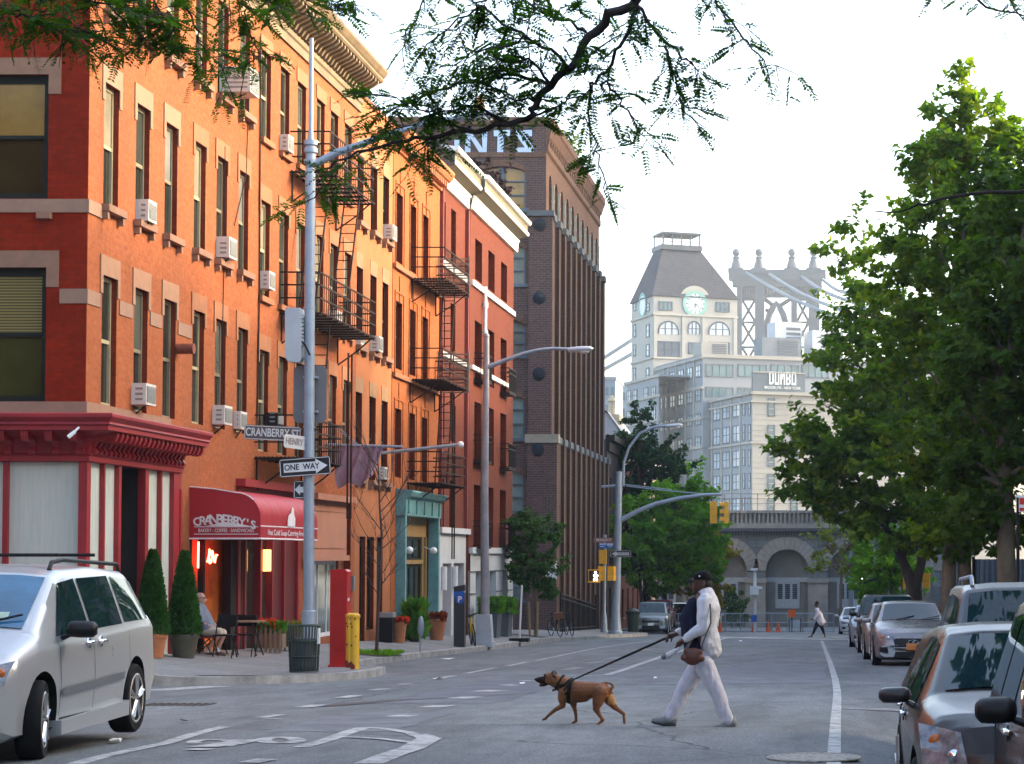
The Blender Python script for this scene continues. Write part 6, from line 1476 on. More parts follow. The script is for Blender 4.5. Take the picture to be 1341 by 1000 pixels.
P_SILV = paint('silver_paint', (.50,.52,.53), .45, .28); P_CHAR = paint('charcoal_paint', (.040,.037,.036), .25, .26); P_DGREY = paint('dark_bronze_paint', (.032,.025,.021), .2, .24)
P_SIL2 = paint('warm_silver_paint', (.27,.25,.25), .5, .27); P_BLK = paint('black_car_paint', (.010,.010,.011), .2, .18); P_PINK = paint('champagne_paint', (.32,.26,.24), .4, .28); P_WHITE = paint('white_car_paint', (.66,.66,.66), .1, .3)
P_GREEN = paint('grey_green_paint', (.20,.23,.22), .5, .28); P_REDV = paint('dark_red_paint', (.22,.02,.03), .2, .3); P_BLUE = paint('pale_blue_paint', (.30,.38,.46), .4, .28)
BLUEGL = glassy('blue_windshield', (.03,.12,.22), .04, .9, .4, 1.5)
VX, VY = -7.58, 19.4
def van_extra(c, r, M):
    for sg in (-1, 1):
        c.patch('rub_strip', pm('bright_strip', (.22,.23,.24), .3, .5, .05, 3), [('side', sg, [(-.92,.55),(.98,.50),(.98,.57),(-.92,.62)])], .022, n=10)
        mb = MB(); mb.M = M; y = sg*.90
        mb.prism([(-1.02,.20),(1.05,.18),(1.05,.30),(-1.02,.34)], lambda p, q, t: (p, sg*t, q), .80, .935); mb.build('side_skirt', P_SILV, r)
    for sg in (-1, 1):
        mb = MB(); mb.M = M; p = c.bow((2.375, sg*.66, .36)); mb.lathe([(.09,0),(.085,.03),(.05,.02)], (p[0]-.02, p[1], p[2]), 18, 'x'); mb.build('fog_lamp', M_CHROME, r, smooth=60)
        mb = MB(); mb.M = M
        for xq in (-1.0, .1): mb.tube([(xq,-.6,1.72),(xq,.6,1.72)], .018, 6)
        if sg > 0: mb.build('roof_crossbar', M_CTRIM, r)
    mb = MB(); mb.M = M; p = [c.ztop(x, .45)+.012 for x in (1.26,1.36)]
    mb.add([(1.30,.35,p[0]-.02),(1.30,.55,p[0]-.02),(1.24,.55,p[0]+.03),(1.24,.35,p[0]+.03)], [(0,1,2,3)]); mb.build('windshield_sticker', pm('pale_sticker', (.45,.6,.5), .4), r)
car('minivan', 'silver minivan with black roof rails and blue windshield turning at the corner', 'minivan', 'minivan', VX, VY, zroad(VX,VY-1)+.0, R(-87.3), P_SILV, BLUEGL, steer=R(11), rails=1, mirrors=M_CTRIM, spokes=5, extra=van_extra, handles=2)
# parked along the right kerb, all facing the camera
def sub_extra(c, r, M): pass
car('parked_suv', 'nearest parked dark bronze SUV with black mirror cut off by the right edge', 'car', 'suv', 1.90, 11.9, -.27, R(-90), P_DGREY, mirrors=M_CTRIM, handles=2, group='cars parked along the right kerb')
car('parked_sedan', 'charcoal sedan with wide mirror parked between the bronze SUV and the grey one', 'car', 'wagon', 1.43, 15.2, -.25, R(-90), P_CHAR, handles=2, mirrors=P_CHAR, group='cars parked along the right kerb')
car('parked_suv', 'dark grey SUV with silver roof rails parked behind the charcoal sedan', 'car', 'suv', 1.92, 20.0, -.30, R(-90), paint('graphite_paint', (.09,.09,.095), .3, .28), rails=2, mirrors=M_CTRIM, group='cars parked along the right kerb')
def inf_extra(c, r, M):
    for a in (-.06, .06):
        mb = MB(); mb.M = M; p = c.bow((2.36, a, .60)); mb.tube([(p[0]+.03, a+.055*math.cos(w), .58+.035*math.sin(w)) for w in np.linspace(0, 6.283, 17)], .008, 5, cap=False); mb.build('badge', M_CHROME, r)
car('parked_sedan', 'warm silver sedan with black grille and orange plate parked past the crossing', 'car', 'sedan', 1.86, 50.7, zroad(1.8,49)-.02, R(-90), P_SIL2, plate_=pm('orange_plate', (.55,.17,.02), .5), grille=[(.44,.44,.025)], extra=inf_extra, group='cars parked along the right kerb')
car('parked_sedan', 'champagne sedan mostly hidden behind the warm silver sedan', 'car', 'sedan', 1.75, 56.6, zroad(1.8,56), R(-90), P_PINK, detail=1, group='cars parked along the right kerb')
car('parked_suv', 'black SUV parked behind the champagne sedan', 'car', 'suv', 1.72, 65.2, zroad(1.8,65), R(-90), P_BLK, mirrors=M_CTRIM, detail=1, group='cars parked along the right kerb')
car('parked_sedan', 'pale blue grey sedan just visible left of the black SUV', 'car', 'sedan', 1.55, 75.5, zroad(1.8,75), R(-90), P_BLUE, detail=1, group='cars parked along the right kerb')
car('parked_hatchback', 'pale blue car with white roof facing up the far street behind the walking person', 'car', 'sedan', 1.35, 117, zroad(1.5,117), R(-90), P_WHITE, detail=1)
# left far side of the crossing
car('parked_suv', 'grey green SUV parked facing the crossing beyond the far silver pole', 'car', 'suv', -9.85, 118.5, zroad(-9,118), R(-88), P_GREEN, detail=1, grille=[(.45,.78,.05)], group='cars parked beyond the crossing')
car('parked_van', 'dark red van with blue windshield behind the grey green SUV', 'van', 'minivan', -10.1, 125.5, zroad(-9,125)+.25, R(-90), P_REDV, BLUEGL, detail=1, group='cars parked beyond the crossing')
car('parked_suv', 'dark SUV parked nose out beside the grey green SUV', 'car', 'suv', -9.2, 132, zroad(-9,132), R(-90), P_BLK, detail=1, group='cars parked beyond the crossing')
car('parked_sedan', 'white sedan behind the woman on the far left kerb', 'car', 'sedan', -9.0, 140, zroad(-9,140), R(-90), P_WHITE, detail=1, group='cars parked beyond the crossing')
car('parked_sedan', 'pale grey sedan farthest along the far left kerb', 'car', 'sedan', -8.6, 150, zroad(-9,150), R(-90), P_SILV, detail=1, group='cars parked beyond the crossing')
# ---------- people and the dog ----------
SKIN = pm('dark_brown_skin', (.085,.038,.022), .5, 0, .12, 20); SKINL = pm('light_skin', (.50,.27,.19), .5, 0, .12, 14)
M_JACK = pm('pale_grey_knit', (.56,.57,.61), .9, 0, .08, 9, .7, 14); M_TROU = pm('pale_lilac_cotton', (.50,.495,.56), .9, 0, .08, 7, .8, 11)
M_NAVY = pm('navy_cloth', (.012,.014,.03), .85, 0, .2, 8, spec=.12); M_CAPK = pm('black_cap_cloth', (.008,.008,.010), .8, 0, .3, 15, spec=.12); M_SHOE = pm('grey_trainer', (.20,.21,.21), .7, 0, .25, 18); M_SOLE = pm('dark_sole', (.03,.035,.045), .8); M_HAIR = pm('black_hair', (.010,.008,.007), .7, 0, .4, 40, .5, 120)
M_BAG = pm('brown_leather', (.085,.025,.012), .45, 0, .25, 8); M_DOGH = pm('black_webbing', (.012,.012,.010), .7, 0, .3, 10, spec=.12)
WD = 22.7; wb = G(910, 951); WD = wb.y
person = thing('person', 'person in pale cardigan, lilac trousers and black cap walking a dog across the street', 'person', at(915, 953, WD))
def w(x, y, dy=0.): return at(x, y, WD)+Vector((0, dy, 0))
def z6(x, y, dy=0.): return w(820+x/4.169, 740+y/4.169, dy)      # from the enlarged figure
c_ = lambda a, b, r1, r2, *f: ('c', a, b, r1, r2)+f
NR, FR = -.16, .16       # near and far side of the body
def hand(b, tip, spread, curl, thumb, r=.011):
    """palm at b pointing to tip; five unequal fingers bent round what they hold"""
    b, tip = Vector(b), Vector(tip); d = (tip-b).normalized(); s = Vector(spread).normalized(); cv = Vector(curl).normalized(); out = [c_(b, b+d*.055, .030, .034), c_(b+s*.018+d*.01, b+s*.022+d*.075, .022, .020), c_(b-s*.018+d*.01, b-s*.024+d*.07, .022, .019)]
    for k, (o, L) in enumerate(((.033,.060),(.012,.070),(-.011,.066),(-.031,.052))):
        k0 = b+d*.075+s*o; k1 = k0+(d*.75+cv*.65)*L*.55; k2 = k1+(cv*.9-d*.25)*L*.5; k3 = k2+(-d*.8+cv*.1)*L*.3
        out += [c_(k0-d*.02, k1, r, r*.95), c_(k1, k2, r*.95, r*.88), c_(k2, k3, r*.88, r*.75)]
    t0 = b+d*.02+s*.035; t1 = t0+(s*.6+d*.6+Vector(thumb)*.3)*.035; t2 = t1+(d*.6+Vector(thumb)*.8)*.032
    out += [c_(t0, t1, r*1.25, r*1.1), c_(t1, t2, r*1.1, r*.8)]
    return out
hd = z6(413, 92)
nearW, farW = z6(318, 405, NR-.06), z6(262, 378, FR-.02)
body = [('e', hd+Vector((.008,0,.012)), (.098,.075,.112)), ('e', hd+Vector((-.055,0,-.035)), (.05,.055,.07)), c_(hd+Vector((-.055,0,-.085)), hd+Vector((-.075,0,-.095)), .03,.026),
  c_(hd+Vector((-.098,0,.0)), hd+Vector((-.116,0,-.028)), .014, .019), c_(hd+Vector((-.108,0,-.06)), hd+Vector((-.10,0,-.07)), .018,.02), c_(hd+Vector((-.088,.03,.012)), hd+Vector((-.088,-.03,.012)), .016,.016), c_(hd+Vector((-.08,.05,.028)), hd+Vector((-.092,-.05,.028)), .018,.018),
  ('e', hd+Vector((.02,-.076,-.015)), (.022,.010,.032)), ('e', hd+Vector((.02,.076,-.015)), (.022,.010,.032)),
  c_(hd+Vector((.012,0,-.06)), z6(425,185), .055, .062), c_(z6(425,185), z6(415,400), .10,.12,1.25), c_(z6(410,400), z6(415,500), .10,.09,1.2),
  c_(z6(430,200,NR), z6(425,335,NR-.06), .048,.042), c_(z6(425,335,NR-.06), nearW, .042,.028), c_(z6(420,200,FR), z6(350,350,FR+.03), .048,.042), c_(z6(350,350,FR+.03), farW, .042,.028),
  c_(z6(400,545,FR*.55), z6(300,690,FR*.5), .085,.058), c_(z6(300,690,FR*.5), z6(245,830,FR*.5), .055,.036), c_(z6(245,830,FR*.5), z6(195,850,FR*.5), .035,.03),
  c_(z6(420,545,NR*.55), z6(505,690,NR*.5), .085,.058), c_(z6(505,690,NR*.5), z6(560,840,NR*.5), .055,.036), c_(z6(560,840,NR*.5), z6(530,880,NR*.5), .035,.03)]
body += hand(nearW, z6(285,435,NR-.06), (0,-1,.3), (-.2,.4,-.9), (-.5,0,-.3)) + hand(farW, z6(205,400,FR-.02), (0,-1,.2), (-.1,.2,-.95), (-.6,-.2,.2))
blob('body', body, SKIN, person, .0075, 3)
# eyes and lips
mb = MB()
for s in (-1, 1): mb.ball(hd+Vector((-.098, s*.032, .008)), (.008,.014,.009), 10, 6)
mb.build('eye', pm('eye_white', (.5,.48,.45), .2), person, smooth=60)
mb = MB(); mb.tube([hd+Vector((-.112,.024,-.064)), hd+Vector((-.121,0,-.062)), hd+Vector((-.112,-.024,-.064))], .007, 6); mb.build('lips', pm('dark_lips', (.07,.02,.02), .4), person, smooth=60)
# cap and hair
mb = MB(); rows = []
for i in range(10):
    t = math.pi/2*i/9; rows.append([hd+Vector((.008+.112*math.cos(t)*math.cos(a), .090*math.cos(t)*math.sin(a), .030+.100*math.sin(t)*(1+.05*math.cos(a)))) for a in np.linspace(0, 2*math.pi, 25)])
mb.grid(rows); brim = [[hd+Vector((-.085-.085*u*math.cos(v), .082*math.sin(v)*(1-.1*u), .036-.016*u-.018*math.sin(v)**2)) for v in np.linspace(-1.25, 1.25, 13)] for u in np.linspace(0, 1, 6)]
mb.grid(brim); mb.grid([[p+Vector((0,0,-.008)) for p in r] for r in brim]); mb.build('cap', M_CAPK, person, smooth=60)
mb = MB(); mb.ball(hd+Vector((-.02,-.090,.065)), (.010,.004,.010), 8, 5); mb.build('cap_emblem', M_SIGNW, person)
blob('hair', [('e', hd+Vector((.045,0,-.005)), (.066,.076,.07)), ('e', hd+Vector((.075,0,-.03)), (.045,.05,.045))], M_HAIR, person, .01, 2)
blob('tank_top', [c_(z6(372,215,0), z6(345,290,0), .085,.105,1.3), c_(z6(345,290,0), z6(362,380,0), .108,.12,1.3), c_(z6(362,380,0), z6(385,470,0), .12,.125,1.3)], M_NAVY, person, .01, 4)
jk = [c_(z6(440,165,0), z6(450,235,0), .10,.135,1.35), c_(z6(435,190,NR*.9), z6(430,200,FR*.9), .075,.075), c_(z6(450,235,0), z6(440,330,0), .132,.120,1.45), c_(z6(440,330,0), z6(450,425,0), .118,.125,1.45), c_(z6(450,425,0), z6(466,468,0), .118,.098,1.6), c_(z6(475,400,0), z6(497,470,0), .075,.05,2.0),
  c_(z6(430,200,NR), z6(426,335,NR-.06), .078,.066), c_(z6(426,335,NR-.06), z6(335,392,NR-.06), .066,.050), c_(z6(336,391,NR-.06), z6(330,396,NR-.06), .048,.046), c_(z6(418,200,FR), z6(352,348,FR+.03), .075,.062), c_(z6(352,348,FR+.03), z6(280,370,FR-.01), .060,.045)]
blob('cardigan', jk, M_JACK, person, .010, 4, wrinkle=(.014,(10,10,7)))
tr = [c_(z6(405,470,0), z6(415,545,0), .118,.135,1.2), c_(z6(400,540,FR*.55), z6(312,682,FR*.52), .108,.090), c_(z6(312,682,FR*.52), z6(255,800,FR*.5), .090,.073), c_(z6(255,800,FR*.5), z6(240,822,FR*.5), .072,.070),
  c_(z6(428,540,NR*.55), z6(500,690,NR*.55), .112,.082), c_(z6(500,690,NR*.55), z6(545,815,NR*.5), .082,.074), c_(z6(545,815,NR*.5), z6(553,838,NR*.5), .074,.074),
  c_(z6(335,640,FR*.55-.03), z6(300,720,FR*.55-.02), .05,.04), c_(z6(470,650,NR*.55-.03), z6(520,740,NR*.55-.03), .05,.045)]
blob('trousers', tr, M_TROU, person, .010, 3, wrinkle=(.016,(11,11,5)))
for nm, P_, dy in (('shoe', ((255,858),(200,855),(150,848)), FR*.5), ('shoe', ((585,868),(535,880),(490,888)), NR*.5)):
    h_, m_, t_ = (z6(*q, dy) for q in P_)
    s = blob(nm, [c_(h_+Vector((0,0,.02)), m_+Vector((0,0,.015)), .045,.046), c_(m_, t_, .044,.034), c_(h_+Vector((-.01,0,.05)), h_+Vector((-.03,0,.06)), .045,.042)], M_SHOE, person, .008, 3)
    mb = MB(); dn = Vector((0,0,-.034)); mb.tube([h_+dn+Vector((.03,0,.004)), h_+dn, m_+dn, t_+dn+Vector((0,0,.006)), t_+dn+Vector((-.03,0,.014))], [.03,.044,.046,.04,.025], 10, flat=.35); mb.build('sole', M_SOLE, s, smooth=60)
# bag with strap
bq = z6(372, 492, NR-.11); r = thing('handbag', 'round brown leather shoulder bag hanging at the hip of the person with the cap', 'bag', bq)
blob('bag', [('e', bq, (.105,.05,.095)), c_(bq+Vector((-.07,0,.06)), bq+Vector((.08,0,.05)), .03,.03), c_(bq+Vector((-.09,0,-.01)), bq+Vector((.09,0,-.02)), .04,.04)], M_BAG, r, .008, 3)
mb = MB(); mb.tube([bq+Vector((.09,0,.03)), z6(425,425,NR-.12), z6(470,310,NR-.115), z6(465,215,NR-.05), z6(440,165,-.05)], .009, 6); mb.tube([bq+Vector((-.08,0,.06)), z6(352,420,NR-.06), z6(372,380,NR-.02)], .02, 6); mb.build('strap', pm('dark_strap', (.06,.06,.08), .7), r)
bb = z6(262, 478, NR-.09); r = thing('plastic_bag', 'crumpled white plastic bag held in the near hand of the person with the cap', 'bag', bb)
blob('bag', [c_(z6(292,452,NR-.08), z6(235,488,NR-.09), .02,.036), c_(z6(240,485,NR-.09), z6(215,495,NR-.09), .036,.03)], [pm('white_plastic', (.48,.48,.50), .35, 0, .35, 18), pm('dark_bag_end', (.10,.11,.12), .5)], r, .007, 2, paint=lambda c, x=(z6(228,490).x-bb.x): 1 if c.x < x else 0)

# dog, measured on its enlarged picture
dg = G(755, 948); DD = dg.y
dog = thing('dog', 'short haired rust brown dog with dark muzzle trotting on a leash, mouth open', 'dog', at(755, 949, DD))
def q7(x, y, dy=0.): return at(690+x/9.579, 860+y/9.579, DD)+Vector((0, dy, 0))
k7 = DD/2800/9.579
def cc(a, b, r1, r2, d1=0., d2=0., *f): return ('c', q7(*a, d1), q7(*b, d2), r1*k7, r2*k7)+f
N_, F_ = -.075, .075
parts = [('e', q7(290,258), (78*k7,.066,68*k7)), cc((255,285),(205,290),56,40), cc((205,286),(150,288),44,37), cc((150,287),(136,288),36,31), cc((262,318),(215,348),36,25), cc((215,348),(170,356),24,18),
  cc((300,285),(380,310),72,88), cc((380,310),(470,355),88,110), ('e', q7(520,430), (105*k7,.115,150*k7)), ('e', q7(470,470), (80*k7,.085,90*k7)), cc((530,415),(690,425),122,122), cc((690,425),(830,415),120,102), cc((830,412),(930,415),100,92), ('e', q7(960,430), (85*k7,.085,100*k7)), cc((600,500),(720,490),80,78),
  cc((470,440),(455,520),70,58,N_,N_), cc((455,520),(462,608),52,36,N_,N_), cc((462,606),(375,650),36,28,N_,N_), cc((375,650),(290,720),27,21,N_,N_), cc((290,720),(245,765),20,19,N_,N_), cc((245,768),(210,780),20,15,N_,N_),
  cc((545,500),(575,600),58,42,F_,F_), cc((575,600),(600,700),36,24,F_,F_), cc((600,700),(608,790),23,20,F_,F_), cc((606,812),(565,830),20,17,F_,F_),
  cc((930,440),(900,560),92,72,N_*.8,N_), cc((900,560),(880,640),66,46,N_,N_), cc((880,640),(915,715),42,30,N_,N_), cc((915,715),(962,782),28,22,N_,N_), cc((962,785),(890,848),21,18,N_,N_), cc((890,852),(830,860),19,15,N_,N_),
  cc((980,450),(1030,550),88,70,F_*.8,F_), cc((1030,550),(1090,632),60,42,F_,F_), cc((1090,632),(1150,680),38,28,F_,F_), cc((1150,680),(1208,718),27,22,F_,F_), cc((1208,718),(1214,820),21,18,F_,F_), cc((1216,846),(1208,862),24,20,F_,F_),
  cc((1010,430),(1060,400),34,24), cc((1060,400),(1082,372),22,18), cc((1082,372),(1070,345),18,16), cc((1070,345),(1030,326),16,13), cc((1030,326),(985,318),13,11), cc((985,318),(935,324),11,8),
  ('e', q7(232,222,-.03), (22*k7,.02,14*k7)), ('e', q7(232,222,.03), (22*k7,.02,14*k7))]
M_DOG = pm('rust_brown_fur', (.135,.043,.008), .6, 0, .22, 6, .3, 120, col2=(.21,.070,.013)); M_DOGK = pm('dark_muzzle_fur', (.022,.012,.009), .6, 0, .3, 20, spec=.12)
mz = q7(238, 300)-dog.location; hx = q7(262, 300)-dog.location; pw = q7(0, 838)-dog.location; rp = q7(1010, 520)-dog.location
blob('body', parts, [M_DOG, M_DOGK, pm('pale_fur', (.34,.17,.05), .7, 0, .2, 10)], dog, .0075, 3, wrinkle=(.004,(45,45,45)), paint=lambda c: 1 if (c.x < mz.x and c.z > mz.z-.06) or (c.x < hx.x and c.z < (q7(0,322)-dog.location).z and c.z > mz.z-.08) else (2 if c.x > rp.x and (q7(0,600)-dog.location).z < c.z < (q7(0,470)-dog.location).z else 0))
for s in (-1, 1):
    e0 = q7(335, 195, s*.045); blob('ear', [('c', e0, q7(352,232,s*.075), 26*k7, 22*k7), ('c', q7(352,232,s*.075), q7(375,262,s*.07), 20*k7, 10*k7)], pm('dark_ear_fur', (.05,.018,.008), .7), dog, .006, 3)
mb = MB()
for s in (-1, 1): mb.ball(q7(232,240,s*.048), .009, 10, 6)
mb.build('eye', M_BLACK, dog, smooth=60)
mb = MB(); mb.ball(q7(112,282), (.018,.02,.015), 10, 6); mb.build('nose', M_BLACK, dog, smooth=60)
mb = MB(); mb.tube([q7(240,330), q7(200,340), q7(165,342)], [.016,.016,.010], 8, flat=.4); mb.build('tongue', pm('pink_tongue', (.30,.07,.07), .4), dog, smooth=60)
r = thing('dog_harness', 'black webbing harness and collar worn by the brown dog', 'harness', q7(450,360))
def ring(c, axis, rx, ry, rad, n=24):
    axis = Vector(axis).normalized(); a = axis.cross(Vector((0,1,0))).normalized(); b = Vector((0,1,0)); return [Vector(c)+a*rx*math.cos(2*math.pi*i/n)+b*ry*math.sin(2*math.pi*i/n) for i in range(n+1)]
mb = MB(); mb.tube(ring(q7(408,322), (1,0,-.55), 100*k7, .098, 0), .017, 6, cap=False, flat=.5); mb.build('collar', M_DOGH, r)
mb = MB(); mb.tube(ring(q7(545,425), (1,0,-.12), 152*k7, .126, 0), .022, 6, cap=False, flat=.5); mb.tube(ring(q7(480,405), (1,0,-.75), 128*k7, .118, 0), .018, 6, cap=False, flat=.5)
for s in (-1, 1): mb.tube([q7(540,290,s*.05), q7(480,340,s*.10), q7(420,370,s*.095)], .016, 6); mb.tube([q7(545,430,s*.122), q7(490,460,s*.115), q7(420,420,s*.06)], .018, 6)
mb.tube([q7(540,290), q7(545,275)], .03, 8); mb.build('harness_strap', M_DOGH, r)
mb = MB(); mb.tube([q7(372,385), q7(340,415)], .008, 6); mb.ball(q7(332,418), .014, 10, 6); mb.build('tag', M_BLACK, r)
a, b = q7(600, 278, -.01), z6(222, 396, FR-.04); r = thing('leash', 'taut black leash running from the dog harness up to the hand of the walker', 'leash', a)
mb = MB(); mb.tube([a, a+(b-a)*.2, a+(b-a)*.6, b, z6(250,385,FR-.03), z6(240,420,FR-.03)], [.008,.011,.014,.014,.012,.008], 6); mb.build('strap', M_DOGH, r)

# distant pedestrian
PD = 103.0; pb = at(1070, 833.5, PD)
ped = thing('person', 'person in loose white shirt and black leggings crossing far down the street', 'person', (pb.x, PD, pb.z))
def zp(x, y, dy=0.): return at(900+x/4.47, 650+y/4.47, PD)+Vector((0,dy,0))
ph = zp(757, 628)
blob('body', [('e', ph, (.10,.08,.125)), c_(ph+Vector((-.06,0,-.05)), ph+Vector((-.07,0,-.07)), .05,.045), c_(ph, zp(762,660), .055,.06), c_(zp(765,670), zp(772,730), .13,.13,1.2), c_(zp(765,672,-.17), zp(745,715,-.2), .05,.04), c_(zp(745,715,-.2), zp(722,718,-.15), .04,.03), c_(zp(765,672,.17), zp(772,725,.2), .05,.03),
  c_(zp(760,745,-.08), zp(745,780,-.08), .09,.06), c_(zp(745,780,-.08), zp(728,815,-.08), .055,.035), c_(zp(728,818,-.08), zp(710,822,-.08), .035,.03), c_(zp(778,745,.08), zp(795,785,.08), .09,.06), c_(zp(795,785,.08), zp(806,815,.08), .055,.035), c_(zp(806,820,.08), zp(815,826,.08), .035,.03)] , SKIN, ped, .018, 2)
blob('shirt', [c_(zp(760,665), zp(775,700), .13,.17,1.3), c_(zp(775,700), zp(780,732), .17,.20,1.2), c_(zp(785,715), zp(800,732), .12,.09), c_(zp(765,672,-.18), zp(745,715,-.2), .07,.065), c_(zp(765,672,.18), zp(770,720,.2), .07,.06)], pm('white_shirt', (.62,.60,.68), .9, 0, .08, 8), ped, .02, 3)
blob('leggings', [c_(zp(770,735), zp(770,745), .14,.14), c_(zp(760,745,-.08), zp(746,780,-.08), .105,.075), c_(zp(746,780,-.08), zp(738,798,-.08), .072,.06), c_(zp(778,745,.08), zp(795,785,.08), .105,.075), c_(zp(795,785,.08), zp(800,800,.08), .072,.06)], M_NAVY, ped, .02, 2)
for a, b in ((zp(728,820,-.08), zp(706,823,-.08)), (zp(804,822,.08), zp(818,829,.08))): blob('shoe', [c_(a, b, .05,.04)], M_BLACK, ped, .02, 2)
blob('hair', [('e', ph+Vector((.03,0,.04)), (.10,.10,.10))], M_HAIR, ped, .02, 2)

# seated man outside the cafe
sb = GS(275, 857); SD = sb.y; SX = 0
man = thing('person', 'seated grey haired person in blue shirt and beige shorts at the cafe window', 'person', sb)
def zm(x, y, dy=0.): return at(230+x/4.0, 620+y/4.0, SD)+Vector((0,dy,0))
mh = zm(132, 655)
blob('body', [('e', mh, (.10,.085,.125)), ('e', mh+Vector((.055,0,-.05)), (.05,.05,.06)), c_(mh+Vector((.10,0,-.01)), mh+Vector((.115,0,-.035)), .014,.018), c_(mh+Vector((-.02,0,-.08)), zm(120,700), .06,.07), c_(zm(125,720), zm(165,820), .14,.16,1.25),
  c_(zm(125,710,-.18), zm(150,775,-.2), .055,.045), c_(zm(150,775,-.2), zm(195,800,-.12), .043,.032), c_(zm(195,800,-.12), zm(210,806,-.10), .035,.025), c_(zm(120,710,.18), zm(150,775,.2), .055,.045), c_(zm(150,775,.2), zm(205,795,.1), .043,.03),
  c_(zm(165,825,-.1), zm(238,835,-.11), .09,.068), c_(zm(238,835,-.11), zm(188,905,-.11), .062,.045), c_(zm(188,905,-.11), zm(180,935,-.11), .045,.04), c_(zm(165,825,.1), zm(245,840,.09), .09,.068), c_(zm(245,840,.09), zm(220,905,.09), .062,.045), c_(zm(220,905,.09), zm(215,935,.09), .045,.04)], SKINL, man, .012, 3)
blob('shirt', [c_(zm(122,708), zm(150,770), .15,.17,1.3), c_(zm(150,770), zm(170,815), .17,.17,1.25), c_(zm(125,710,-.17), zm(148,768,-.2), .085,.08), c_(zm(120,710,.17), zm(148,768,.2), .085,.08)], pm('dusty_blue_cotton', (.16,.19,.25), .9, 0, .12, 8), man, .014, 4)
blob('shorts', [c_(zm(160,820), zm(175,830), .15,.14,1.2), c_(zm(165,825,-.1), zm(232,832,-.11), .115,.095), c_(zm(165,825,.1), zm(238,836,.09), .115,.095)], pm('beige_cotton', (.45,.41,.34), .9, 0, .1, 8), man, .014, 3)
blob('hair', [('e', mh+Vector((-.03,0,.025)), (.085,.09,.10))], pm('grey_hair', (.35,.32,.28), .9, 0, .2, 30), man, .014, 2)
for a, b in (((178,942),(205,948)), ((215,942),(248,948))):
    dy = -.11 if a[0] < 200 else .09
    blob('shoe', [c_(zm(*a,dy), zm(*b,dy), .055,.045)], pm('brown_shoe', (.10,.06,.045), .6), man, .012, 2); blob('sock', [c_(zm(a[0],a[1]-28,dy), zm(a[0],a[1]-8,dy), .05,.05)], M_PAINTW, man, .012, 2)
mb = MB(); mb.tube([mh+Vector((.09,-.05,.02)), mh+Vector((.0,-.09,.02))], .006, 5); mb.ball(mh+Vector((.095,-.04,.01)), (.006,.03,.02), 8, 5); mb.build('sunglasses', M_BLACK, man)
st = zm(155, 850); r = thing('folding_chair', 'folding chair with red seat under the seated grey haired person', 'chair', (st.x, SD, sb.z), 'black cafe chairs')
sz = zm(160,846).z-.03
mb = MB(); mb.box(st.x-.22,SD-.22,sz-.03,st.x+.2,SD+.22,sz); mb.build('seat', pm('red_seat', (.25,.02,.02), .6), r)
mb = MB(); mb.box(st.x-.25,SD-.22,sz+.2,st.x-.22,SD+.22,sz+.42); mb.build('backrest', pm('red_seat', (.25,.02,.02)), r)
for s in (-.2,.2):
    mb = MB(); mb.tube([(st.x-.24,SD+s,sz+.42),(st.x+.2,SD+s,sb.z)], .014, 5); mb.tube([(st.x+.18,SD+s,sz),(st.x-.22,SD+s,sb.z)], .014, 5); mb.build('leg', M_BLACK, r)
# ---------- trees ----------
BARK = pm('dark_bark', (.060,.045,.032), .9, 0, .35, 5, .6, 25, stretch=(1,1,.3)); BARKP = pm('mottled_bark', (.17,.13,.08), .9, 0, .4, 4, .5, 20, stretch=(1,1,.35)); BARKL = pm('locust_bark', (.022,.017,.015), .9, 0, .3, 20, .5, 60)
def leaf_mesh(P, Nrm, size, fold=.25):
    """kite shaped leaves at points P facing Nrm"""
    n = len(P); d = rng.normal(size=(n,3)); d[:,2] -= .35
    d -= (d*Nrm).sum(1, keepdims=True)*Nrm; d /= np.linalg.norm(d, axis=1, keepdims=True)+1e-9
    s = np.cross(d, Nrm); L = size*(.6+.8*rng.random((n,1))); w = L*.36
    V = np.stack([P, P+d*L*.45+s*w+Nrm*L*fold*.3, P+d*L, P+d*L*.45-s*w+Nrm*L*fold*.3], 1).reshape(-1,3)
    return V
def mesh_quads(name, V, mat, parent, off):
    n = len(V)//4; me = bpy.data.meshes.new(name); me.vertices.add(len(V)); me.vertices.foreach_set('co', (V-np.array(off)).astype(np.float32).ravel())
    me.loops.add(n*4); me.loops.foreach_set('vertex_index', np.arange(n*4, dtype=np.int32)); me.polygons.add(n); me.polygons.foreach_set('loop_start', np.arange(0, n*4, 4, dtype=np.int32))
    me.update(calc_edges=True); me.validate(); me.materials.append(mat); o = bpy.data.objects.new(name, me); COL.objects.link(o); o.parent = parent; return o
def crown_leaves(lobes, per, size, cl=.55, flat=1.0):
    out = []; cents = []
    for c, r, n in lobes:
        c = np.array(c); r = np.array(r)
        for _ in range(n):
            v = rng.normal(size=3); v /= np.linalg.norm(v); q = c+v*r*(rng.random()**.38)*(.92+.16*rng.random()); cents.append(q)
            k = int(per*(.5+rng.random())); ax = v*np.array([1,1,.6])+np.array([0,0,.55*flat])+rng.normal(size=3)*.35; t_ = rng.random((k,1))**.8; p = q+ax*t_*cl*2.1*(.5+.8*rng.random())+np.clip(rng.normal(size=(k,3)), -1.7, 1.7)*np.array([cl,cl,cl*.6*flat])*.42*(1.15-t_*.75)
            nr = rng.normal(size=(k,3))*.7+np.array([0,0,.9])+v*.5; nr /= np.linalg.norm(nr, axis=1, keepdims=True)
            out.append(leaf_mesh(p, nr, size))
    return np.concatenate(out), cents
